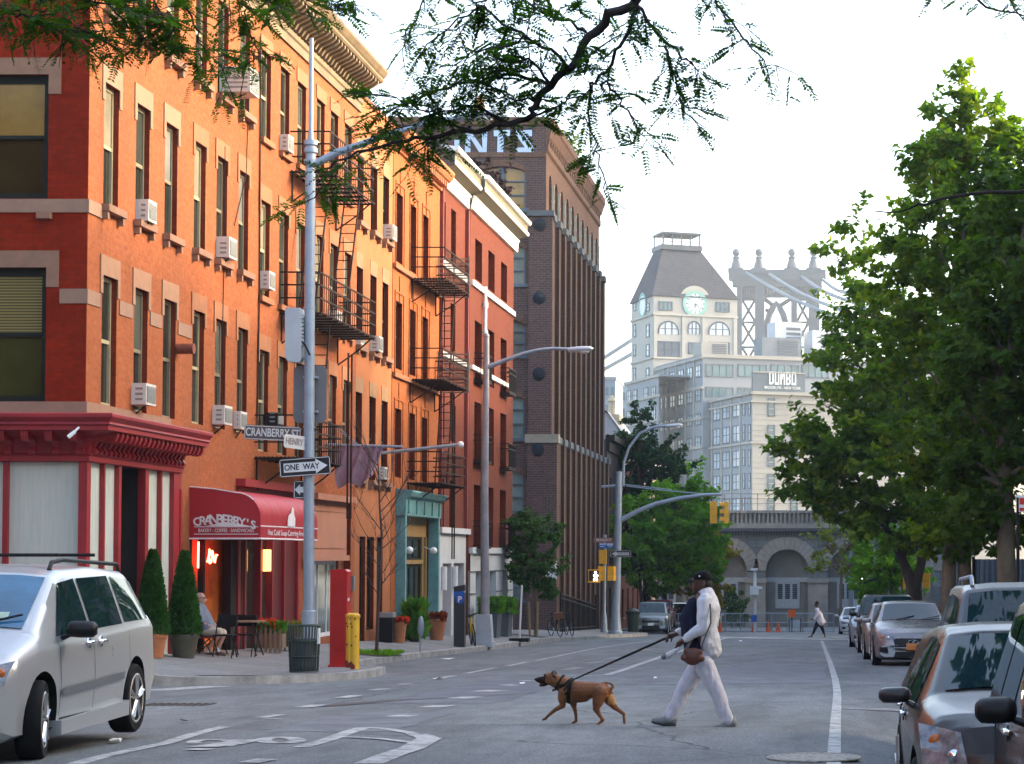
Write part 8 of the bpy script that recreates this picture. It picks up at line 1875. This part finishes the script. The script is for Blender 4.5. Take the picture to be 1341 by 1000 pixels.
mb = MB(); obox(mb, ff, .3, 9.0, zt+.1, at(985,487,330).z, .6, 1.2); mb.build('roof_board', pm('slate_board', (.10,.13,.15), .6), r)
mb = MB(); obox(mb, ff, .3, 9.0, at(985,487,330).z, at(985,485.5,330).z, .4, 1.3); mb.build('board_trim', M_PALE, r)
u0, u1 = o.uf(1007,.55), o.uf(1042,.55); zc_ = at(1025,497,335).z
k_ = (u1-u0)/4.75; BL = {'D':((0,0,.22,1),(.22,0,.62,.16),(.22,.84,.62,1),(.58,.1,.8,.9)),'U':((0,0,.22,1),(.22,0,.58,.16),(.58,0,.8,1)),'M':((0,0,.2,1),(.6,0,.8,1),(.2,.62,.34,.95),(.34,.42,.46,.78),(.46,.62,.6,.95)),'B':((0,0,.22,1),(.22,0,.6,.15),(.22,.85,.6,1),(.22,.43,.6,.57),(.56,.08,.8,.45),(.56,.55,.8,.92)),'O':((0,0,.22,1),(.22,0,.58,.16),(.22,.84,.58,1),(.58,0,.8,1))}
for i_, ch in enumerate('DUMBO'):
    mb = MB()
    for a0, b0, a1, b1 in BL[ch]: obox(mb, ff, u0+(i_+a0)*k_, u0+(i_+a1)*k_, zc_-1.0+b0*2.0, zc_-1.0+b1*2.0, .5, .58)
    mb.build('lettering', M_PAINTW, r)
text('lettering', 'BROOKLYN - NEW YORK', M_PAINTW, .62, frame_M(o.pt((u0+u1)/2,.5,zc_-1.5), o.e1, (0,0,1)), r, sx=.85, ext=.02)
# taller block behind
o = Ori(920, 348, DEG); r = thing('loft_building', 'taller pale loft block with wide glazed top floors between the tower and the DUMBO board', 'building', o.pt(0,0,-6))
zt = at(920,463,348).z; fl = o.left(); ff = o.front(); LB = o.ul(858)
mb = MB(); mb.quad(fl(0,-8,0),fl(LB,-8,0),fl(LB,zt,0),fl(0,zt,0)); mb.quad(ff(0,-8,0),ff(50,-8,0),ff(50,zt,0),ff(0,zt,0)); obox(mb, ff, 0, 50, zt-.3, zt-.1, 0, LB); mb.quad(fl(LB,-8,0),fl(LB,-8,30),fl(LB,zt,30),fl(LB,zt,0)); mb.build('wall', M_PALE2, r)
mb = MB()
for y in (465.5, 505, 545, 583): zz = at(920,y,348).z; obox(mb, fl, -.3, LB, zz-.5, zz, -.35, .05)
obox(mb, ff, -.3, 50, zt-.6, zt, -.4, .05)
for cx in (869,875,885.7,897.5,909): u = o.ul(cx); obox(mb, fl, u-.25, u+.25, -8, zt-.5, -.2, .02)
mb.build('cornice', M_PALE, r)
for y0, y1 in ((477,493),(509,525),(541,556),(571,586),(600,616)):
    for cx, hw in ((866,1.6),(872,1.6),(880.6,3.6),(891.5,3.6),(903.3,3.6),(914.3,3.6)):
        yl = (914.3-cx)*.26*((728-y0)/250); ua, ub = o.ul(cx+hw), o.ul(cx-hw); owin(r, fl, min(ua,ub), max(ua,ub), o.z(cx,y1+yl,ua,'l'), o.z(cx,y0+yl,ua,'l'), M_FWF, M_SKYG, 1 if hw > 2 else 0, -.15)
for xa, xb, y0, y1 in ((924,960,476,493),(966,1004,476.5,493),(1009,1046,477,494),(1050,1085,477,494),(924,960,506,520),(966,984,507,521)):
    ua, ub = o.uf(xa), o.uf(xb); owin(r, ff, ua, ub, o.z(xa,y1,ua,'f'), o.z(xa,y0,ua,'f'), M_FWF, M_TEALG, 3, -.15, rail=False)
M_MECH = pm('pale_roof_unit', (.50,.52,.54), .6, .1, .1, .3); M_MECHD = pm('dark_roof_unit', (.16,.18,.20), .6, 0, .2, .3)
for xa, xb, y0, y1, b_, lb, m in ((1015,1050,421,440,8,'large pale rooftop cooling unit with dark louvres',M_MECH),(998,1048,441,461,3,'long dark rooftop plant screen on the taller loft block',M_MECHD),(1064,1090,432,458,5,'pale domed rooftop tank behind the street tree',M_MECH),(1088,1104,434,446,7,'grey rooftop louvre box nearest the bridge cables',M_MECHD),(918,953,447,463,3,'pale rooftop hut with two shutters beside the clock tower',M_PALE)):
    ua, ub = o.uf(xa,b_), o.uf(xb,b_); t = thing('rooftop_unit', lb, 'rooftop unit', o.pt(ua,b_,zt), 'rooftop units'); f3 = o.front(b_); z1 = o.z(xa,y0,ua,'f',b_); z0 = min(zt-.1, o.z(xa,y1,ua,'f',b_))
    mb = MB(); obox(mb, f3, ua, ub, z0, z1, 0, 4); mb.build('housing', m, t); mb = MB(); k = ub-ua
    for i in range(6): obox(mb, f3, ua+k*.42, ub-k*.06, z0+(z1-z0)*(.2+.12*i), z0+(z1-z0)*(.27+.12*i), -.08, .02)
    mb.build('louvre', M_FWF, t)
# clock tower
o = Ori(855, 372, DEG); r = thing('clock_tower', 'cream clock tower with green rimmed clock, hipped roof and glass lantern', 'tower', o.pt(0,0,-6))
fl = o.left(); ff = o.front(); W_ = o.uf(965); LB = o.ul(826); ze = at(855,387,372).z
mb = MB(); mb.quad(ff(0,-8,0),ff(W_,-8,0),ff(W_,ze,0),ff(0,ze,0)); mb.quad(fl(0,-8,0),fl(LB,-8,0),fl(LB,ze,0),fl(0,ze,0)); mb.quad(o.pt(W_,0,-8),o.pt(W_,LB,-8),o.pt(W_,LB,ze),o.pt(W_,0,ze)); mb.quad(o.pt(0,LB,-8),o.pt(W_,LB,-8),o.pt(W_,LB,ze),o.pt(0,LB,ze))
n = 14; cu, cr_ = W_*.49, W_*.16; mb.add([ff(cu-cr_*1.15,ze-.5,-.02)]+[ff(cu+cr_*1.15*math.cos(math.pi*(1-i/n)), ze-.5+cr_*1.05*math.sin(math.pi*i/n), -.02) for i in range(n+1)]+[ff(cu+cr_*1.15,ze-.5,-.02)], [tuple(range(n+3))]); mb.build('wall', pm('cream_stone', (.39,.375,.33), .85, 0, .07, .2, .1), r)
zr_ = at(868,318,372).z; i_ = W_*.27; mb = MB(); e = [o.pt(-.3,-.3,ze), o.pt(W_+.3,-.3,ze), o.pt(W_+.3,LB+.3,ze), o.pt(-.3,LB+.3,ze)]; t_ = [o.pt(W_*.19,i_,zr_), o.pt(W_*.63,i_,zr_), o.pt(W_*.63,LB-i_,zr_), o.pt(W_*.19,LB-i_,zr_)]
for k in range(4): mb.quad(e[k], e[(k+1)%4], t_[(k+1)%4], t_[k])
mb.build('roof', brick('grey_slate_roof', (.070,.074,.085), (.058,.061,.072), (.10,.10,.10), bw=.9, rh=.5, ms=.03), r)
mb = MB(); f3 = o.front(i_-.3, W_*.19); k = W_*.44; dp = LB-2*i_+.6; obox(mb, f3, -.4, k+.4, zr_-.4, zr_+.5, -.3, dp); zl = at(868,300,372).z
for u in np.linspace(0, k, 5):
    obox(mb, f3, u-.1, u+.1, zr_+.5, zl, 0, .2); obox(mb, f3, u-.1, u+.1, zr_+.5, zl, dp-.4, dp-.2)
obox(mb, f3, -.2, k+.2, zl, zl+.35, -.2, dp); obox(mb, f3, -.1, k+.1, zr_+1.0, zr_+1.12, 0, .1)
mb.build('lantern', pm('dark_lantern_metal', (.09,.10,.11), .5, .3), r)
mb = MB(); c = ff(cu, at(908,395,372).z, -.15); Rk = 17/2800*378
def disc(r0, r1, d, n=36):
    P_ = [[ff(cu+q*math.cos(2*math.pi*i/n), c[2]+q*math.sin(2*math.pi*i/n), d) for i in range(n+1)] for q in (r0, r1)]; mb.grid(P_)
mb = MB(); disc(.05, Rk*.8, -.2); mb.build('clock_face', pm('pale_clock_glass', (.55,.60,.60), .3), r)
mb = MB(); disc(Rk*.78, Rk, -.24); disc(Rk*.52, Rk*.56, -.22); mb.build('clock_rim', pm('verdigris', (.20,.42,.36), .7), r)
mb = MB()
for k in range(12):
    a = 2*math.pi*k/12; mb.quad(*[ff(cu+q*math.cos(a+s), c[2]+q*math.sin(a+s), -.25) for q, s in ((Rk*.6,-.05),(Rk*.6,.05),(Rk*.76,.05),(Rk*.76,-.05))])
for a, L, w_ in ((R(-42),.62,.05),(R(-92),.48,.07)): mb.quad(ff(cu-w_*Rk*math.sin(a),c[2]+w_*Rk*math.cos(a),-.27), ff(cu+w_*Rk*math.sin(a),c[2]-w_*Rk*math.cos(a),-.27), ff(cu+L*Rk*math.cos(a)+.02,c[2]+L*Rk*math.sin(a),-.27), ff(cu+L*Rk*math.cos(a)-.02,c[2]+L*Rk*math.sin(a)+.02,-.27))
mb.build('clock_hands', M_FWF, r)
mb = MB(); u = LB*.45; P_ = [[fl(u+q*math.cos(2*math.pi*i/24), c[2]+q*math.sin(2*math.pi*i/24), -.2) for i in range(25)] for q in (.05, Rk*.8)]; mb.grid(P_); mb.build('side_clock', pm('pale_clock_glass', (.55,.60,.60), .3), r)
mb = MB(); P_ = [[fl(u+q*math.cos(2*math.pi*i/24), c[2]+q*math.sin(2*math.pi*i/24), -.25) for i in range(25)] for q in (Rk*.75, Rk)]; mb.grid(P_); mb.build('side_clock_rim', MATS['verdigris'], r)
mb = MB()
for y in (411, 468): zz = at(900,y,374).z; obox(mb, ff, -.3, W_+.1, zz-.35, zz, -.3, .05); obox(mb, fl, -.3, LB, zz-.35, zz, -.3, .05)
for x in (857.5, 894.5, 921, 962): ua = o.uf(x); obox(mb, ff, ua-.3, ua+.3, at(900,468,374).z, at(900,411,374).z, -.18, .05)
mb.build('string_course', MATS['cream_stone'], r)
for xa, xb, y0, y1, m in ((862,880,394,406,M_TEALG),(937,955,395,408,M_TEALG),(860,890,446,466,M_FWF),(901,915,448,463,M_TEALG),(927,955,447,463,M_TEALG)): ua, ub = o.uf(xa), o.uf(xb); owin(r, ff, ua, ub, o.z(xa,y1,ua,'f'), o.z(xa,y0,ua,'f'), M_FWF, m, 2, -.18, .2)
for xa, xb, y0, y1 in ((862,888,420,437),(901,916,420.5,437),(928,955,421,438)):
    ua, ub = o.uf(xa), o.uf(xb); m = (ua+ub)/2; rr = (ub-ua)/2; z0, z1 = o.z(xa,y1,ua,'f'), o.z(xa,y0,ua,'f'); hz_ = z1-z0; n = 12
    ap = [(ua,z0),(ub,z0)]+[(m+rr*math.cos(math.pi*i/n), z1-min(rr,hz_*.8)+min(rr,hz_*.8)*math.sin(math.pi*i/n)) for i in range(n+1)]
    mb = MB(); mb.add([ff(p,q,-.05) for p, q in ap], [tuple(range(len(ap)))]); w_ = mb.build('arched_window', M_SKYG, r)
    mb = MB()
    for t in (.0,.33,.66,1): u = ua+(ub-ua)*t; tp = z1-min(rr,hz_*.8)+min(rr,hz_*.8)*math.sqrt(max(0,1-((u-m)/rr)**2)); obox(mb, ff, u-.1, u+.1, z0, tp, -.12, -.06)
    obox(mb, ff, ua, ub, z0+hz_*.4, z0+hz_*.46, -.12, -.06); mb.tube([ff(p,q,-.1) for p, q in ap[1:]], .14, 5); mb.build('glazing_bar', M_FWF, w_)
for x, hw in ((831,1.4),(848,2.0)):
    for y0, y1 in ((396,407),(424,441),(450,466),(481,500),(511,526),(543,560)):
        ua, ub = o.ul(x+hw), o.ul(x-hw); owin(r, fl, min(ua,ub), max(ua,ub), o.z(x,y1,ua,'l'), o.z(x,y0,ua,'l'), M_FWF, M_SKYG, 0, -.16)
# lower wing left of the tower
o = Ori(862, 352, DEG); fl = o.left(); r = thing('loft_building', 'pale lower wing with arched windows at the foot of the clock tower', 'building', o.pt(0,0,-6)); LB = o.ul(820); zt = at(860,489,352).z
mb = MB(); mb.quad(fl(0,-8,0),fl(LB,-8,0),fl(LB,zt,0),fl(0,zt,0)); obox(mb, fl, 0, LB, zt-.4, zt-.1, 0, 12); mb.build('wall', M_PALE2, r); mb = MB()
for y in (490, 516, 548, 580): zz = at(862,y,352).z; obox(mb, fl, -.3, LB, zz-.4, zz, -.3, .05)
mb.build('cornice', M_PALE, r)
for y0, y1 in ((504,520),(531,552),(561,580),(592,610)):
    for x in (823.5,831.5,846,856):
        yl = (862-x)*.16; ua, ub = o.ul(x+2.6), o.ul(x-2.6); owin(r, fl, min(ua,ub), max(ua,ub), o.z(x,y1+yl,ua,'l'), o.z(x,y0+yl,ua,'l'), M_FWF, M_SKYG, 1, -.15)
# bridge tower
BD = 800; M_STB = pm('blue_grey_bridge_steel', (.010,.028,.050), .6, .1, .1, .05); r = thing('bridge_tower', 'blue grey steel suspension bridge tower with four ball finials far away', 'bridge tower', (at(1015,460,BD).x, BD, -6))
P8 = lambda x, y, dd=0: at(780+x/3.847, 270+y/3.847, BD)+Vector((0,dd,0))
def bx8(mb, x0, y0, x1, y1, t=2.5): a, b = P8(x0,y1), P8(x1,y0); mb.box(a.x, BD-t, a.z, b.x, BD+t, b.z)
mb = MB()
for x0, x1 in ((712,738),(803,850),(985,1015),(1072,1128)): bx8(mb, x0, 400, x1, 900, 3)
bx8(mb, 672, 325, 1160, 372, 4); bx8(mb, 690, 372, 1140, 405, 3)
for x in (708, 823, 988, 1098): bx8(mb, x-38, 318, x+38, 345, 4.5)
mb.build('tower_frame', M_STB, r)
for x in (708, 823, 988, 1098):
    mb = MB(); c = P8(x,318); mb.lathe([(2.2,0),(1.6,2.5),(1.1,4),(1.6,4.4),(.8,5)], c, 10); mb.ball(c+Vector((0,0,6.4)), 1.5, 12, 8); mb.build('finial', M_STB, r, smooth=50)
mb = MB()
for xa, xb in ((738,803),(1015,1072)):
    for y in (470,585,710): 
        mb.tube([P8(xa,y),P8(xb,y+110)], .5, 4); mb.tube([P8(xb,y),P8(xa,y+110)], .5, 4); bx8(mb, xa, y-5, xb, y+5, 1)
    for i in range(5):
        mb.tube([P8(xa+(xb-xa)*i/5,405),P8(xa+(xb-xa)*(i+1)/5,455)], .45, 4); mb.tube([P8(xa+(xb-xa)*(i+1)/5,405),P8(xa+(xb-xa)*i/5,455)], .45, 4)
    bx8(mb, xa, 450, xb, 462, 1)
for i in range(9):
    xa = 850+135*i/9; xb = 850+135*(i+1)/9; mb.tube([P8(xa,405),P8(xb,450)], .45, 4); mb.tube([P8(xb,405),P8(xa,450)], .45, 4)
bx8(mb, 850, 448, 985, 460, 1); arc = [(858,660),(862,600),(875,545),(893,510),(910,487),(928,510),(945,545),(960,600),(965,660)]
mb.tube([P8(*p) for p in arc], 1.3, 5); mb.tube([P8(850,465),P8(893,500)], .8, 4); mb.tube([P8(985,465),P8(930,500)], .8, 4); mb.tube([P8(855,520),P8(880,530)], .7, 4)
mb.build('lattice', M_STB, r)
M_CAB = pm('pale_cable', (.07,.11,.15), .6)
for k, (a, b) in enumerate((((745,325),(1220,560)),((865,335),(1230,520)),((1030,350),(1290,480)),((1140,365),(1290,440)))):
    mb = MB(); q = at(780+b[0]/3.847, 270+b[1]/3.847, 690); p = P8(*a); mb.tube([p+(q-p)*t+Vector((0,0,-1.2*math.sin(math.pi*t))) for t in np.linspace(0,1,12)]+[q+(q-p)*.35+Vector((0,0,-.2))], [.62]*13, 6); mb.build('cable', M_CAB, r, smooth=60)
for a, b in (((0,790),(180,675)),((0,845),(180,745))):
    mb = MB(); mb.tube([P8(*a), P8(*b), P8(420,520 if a[1] < 800 else 590)], .8, 6); mb.build('cable', M_CAB, r, smooth=60)
# distant blue blocks at left
for x0, x1, y, d, lb, col in ((770,806,497,420,'hazy blue grey office block left of the clock tower',(.16,.22,.28)),(804,830,504,440,'hazy pale teal block touching the clock tower wing',(.26,.34,.36))):
    a, b = at(x0,y,d), at(x1,y,d); r = thing('office_block', lb, 'building', (a.x, d, -6)); mb = MB(); mb.box(a.x,d,-8,b.x,d+15,a.z); mb.build('wall', pm('blue_block_%d' % x0, col, .7, 0, .1, .1), r)
    mb = MB()
    for i in range(5):
        for j in range(6): u = a.x+(b.x-a.x)*(i+.2)/5; z_ = a.z-1.5-j*3.4; mb.box(u,d-.1,z_-1.6,u+(b.x-a.x)*.11,d+.02,z_)
    mb.build('window_row', M_FWF, r); mb = MB(); mb.box(a.x-.2,d-.3,a.z,b.x+.2,d+15,a.z+.6); mb.build('parapet', M_PALE2, r)
# row beyond the crossing on the left
def rowhouse(label, y0, y1, zt, mat, zs, n, name='row_house', X=-13.2, back=-26, wm=M_DFRAME, corn=M_PAINTW, sgn=1):
    r = thing(name, label, 'building', (X, y0, zroad(-9, y0))); g = zroad(-9,y0)-1
    fn = hen(X) if sgn > 0 else (lambda u, z, d: (X+d, u, z)); ops = []
    for i in range(n):
        u = y0+(y1-y0)*(i+.5)/n
        for z in zs: ops.append((u-.5, u+.5, z, z+1.8))
    mb = MB(); wall(mb, fn, y0, y1, g, zt, ops, .2); bk = back
    for yy_ in (y0+.001, y1-.001): mb.quad((X,yy_,g),(bk,yy_,g),(bk,yy_,zt),(X,yy_,zt))
    mb.quad((bk,y0,g),(bk,y1,g),(bk,y1,zt),(bk,y0,zt)); mb.build('wall', mat, r)
    mb = MB(); mb.box(min(X,bk)+.02,y0+.01,zt-.3,max(X,bk)-.02,y1-.01,zt-.1); mb.build('roof', MATS['tar_roof'], r)
    mb = MB(); fbox(mb, fn, y0, y1, zt-.1, zt+.25, -.45, .1); fbox(mb, fn, y0, y1, zt-.7, zt-.1, -.15, .05)
    mb.build('cornice', corn, r)
    for a, b, c, d in ops: window(r, fn, a, b, c, d, .1, .07, wm); sill(r, fn, a, b, c, M_BROWNST, brk=False)
    return r
rowhouse('dark panelled modern house behind the far signal pole', 126, 134, 8.6, pm('charcoal_cladding', (.035,.035,.04), .6, 0, .2, .8), (-2.0,1.2,4.6), 2, corn=M_BLACK)
rowhouse('red brick house hidden behind the layered tree', 134, 148, 8.2, M_RDB, (-2.2,1.0,4.2), 4)
rowhouse('cream house with white cornice right of the layered tree', 149, 163, 8.4, pm('cream_render', (.50,.42,.30), .85, 0, .08, .5), (-2.6,.8,4.4), 4)
d = 150; a, b = at(776,540,d), at(826,585,d); r = thing('gabled_house', 'pale house with sloping roof and cream chimney over the far trees', 'house', (a.x, d, -4)); mb = MB(); mb.add([(a.x,d,-4),(b.x,d,-4),(b.x,d,b.z),(at(795,540,d).x,d,a.z),(a.x,d,a.z)]+[(a.x,d+10,-4),(b.x,d+10,-4),(b.x,d+10,b.z),(at(795,540,d).x,d+10,a.z),(a.x,d+10,a.z)], [(0,1,2,3,4),(5,9,8,7,6),(0,4,9,5),(1,6,7,2)]); mb.build('wall', pm('pale_mauve_render', (.45,.41,.40), .85), r)
mb = MB(); mb.quad((b.x+.3,d-.3,b.z-.2),(b.x+.3,d+10.3,b.z-.2),(at(795,540,d).x,d+10.3,a.z+.12),(at(795,540,d).x,d-.3,a.z+.12)); mb.quad((a.x-.3,d-.3,a.z+.12),(at(795,540,d).x,d-.3,a.z+.12),(at(795,540,d).x,d+10.3,a.z+.12),(a.x-.3,d+10.3,a.z+.12)); mb.build('roof', pm('grey_roof_sheet', (.30,.31,.33), .7), r)
p, q = at(794,562,d+2), at(811,542,d+2); mb = MB(); mb.box(p.x,d+2,p.z-2,q.x,d+4,q.z); mb.lathe([(.25,0),(.2,.9),(.35,1.0),(.1,1.4)], ((p.x+q.x)/2-.2,d+3,q.z), 10); mb.build('chimney', pm('cream_chimney', (.55,.45,.30), .85), r)
# right hand row behind the street trees (shades the street)
Xr = 9.2
rowhouse('brown brick corner building behind the right hand street trees', 37.6, 52, 16.2, M_RDB, (1.2,4.4,7.6,10.8), 4, X=Xr, back=46, sgn=-1)
rowhouse('grey brick row house behind the tallest street tree', 52, 64, 15.6, brick('grey_brown_brick', (.16,.13,.11), (.13,.10,.09), (.15,.14,.13)), (.8,4.0,7.2,10.2), 4, X=Xr, back=30, sgn=-1)
rowhouse('red brown row house beside the blue corrugated wall', 64, 76, 14.6, M_RDB, (.4,3.6,6.8,9.4), 4, X=Xr, back=30, sgn=-1)
rowhouse('grey brick row house near the far right crossing', 76, 100, 15.5, MATS['grey_brown_brick'], (-.2,3.0,6.2,9.2), 6, X=Xr, back=30, sgn=-1)
r = thing('site_fence', 'blue grey corrugated fence panel standing between the tree trunks', 'fence', (5.2, 78, zr2(0,78))); mb = MB(); n_ = 60
P_ = [[(5.2+3.6*i/n_, 78+.04*math.sin(i*1.9), zr2(0,78)+z_) for i in range(n_+1)] for z_ in (0, 3.0)]; mb.grid(P_); mb.build('sheet', pm('blue_corrugated', (.13,.20,.24), .6, .1, .15, 1.5, stretch=(1,1,4)), r); mb = MB(); mb.box(5.15,77.9,zr2(0,78),5.25,78.1,zr2(0,78)+3.1); mb.box(8.75,77.9,zr2(0,78),8.85,78.1,zr2(0,78)+3.1); mb.build('post', M_BLACK, r)
# unseen housing block further right, added to shade the warehouse and far left row
r = thing('shading_slab', 'tall unseen apartment slab added to shade the warehouse front', 'building', (16, 112, -3)); mb = MB(); fn = lambda u, z, d: (16+d, u, z); ops = [(u, u+1.6, z, z+1.5) for u in np.arange(110, 168, 4) for z in np.arange(0, 36, 3)]; wall(mb, fn, 108, 170, -4, 38, ops, .2); mb.quad((16,108,-4),(40,108,-4),(40,108,38),(16,108,38)); mb.quad((16,170,-4),(40,170,-4),(40,170,38),(16,170,38)); mb.quad((40,108,-4),(40,170,-4),(40,170,38),(40,108,38)); mb.build('wall', MATS['grey_brown_brick'], r)
mb = MB(); [mb.quad(fn(a,c,.15),fn(b,c,.15),fn(b,d,.15),fn(a,d,.15)) for a, b, c, d in ops]; mb.build('window_band', M_WGLASS, r); mb = MB(); mb.box(16.02,108.02,37.6,39.9,169.9,37.8); mb.build('roof', MATS['tar_roof'], r)

# the block behind the camera, seen in panes and paintwork
rowhouse('brick corner house on the near left corner behind the camera', -30, 20.5, 13.5, M_RDB, (1.0,4.2,7.4,10.4), 12, back=-44)
rowhouse('brown brick house on the near right pavement beside the camera', -30, 22.0, 13.0, MATS['grey_brown_brick'], (1.0,4.2,7.4,10.2), 12, X=Xr, back=36, sgn=-1)
r = thing('shading_slab', 'unseen brick slab added to block the sun along the crossing street', 'building', (48, 28, 0)); fn = lambda u, z, d: (48+d, u, z); ops = [(u, u+1.6, z, z+1.5) for u in np.arange(30, 50, 4) for z in np.arange(2, 32, 3)]; mb = MB(); wall(mb, fn, 28, 52, -1, 34, ops, .2); mb.quad((48,28,-1),(62,28,-1),(62,28,34),(48,28,34)); mb.quad((48,52,-1),(62,52,-1),(62,52,34),(48,52,34)); mb.quad((62,28,-1),(62,52,-1),(62,52,34),(62,28,34)); mb.build('wall', MATS['grey_brown_brick'], r)  # unseen slab added to keep low sun off the road and walker
mb = MB(); [mb.quad(fn(a,c,.15),fn(b,c,.15),fn(b,d,.15),fn(a,d,.15)) for a, b, c, d in ops]; mb.build('window_band', M_WGLASS, r); mb = MB(); mb.box(48.02,28.02,33.6,61.9,51.9,33.8); mb.build('roof', MATS['tar_roof'], r)
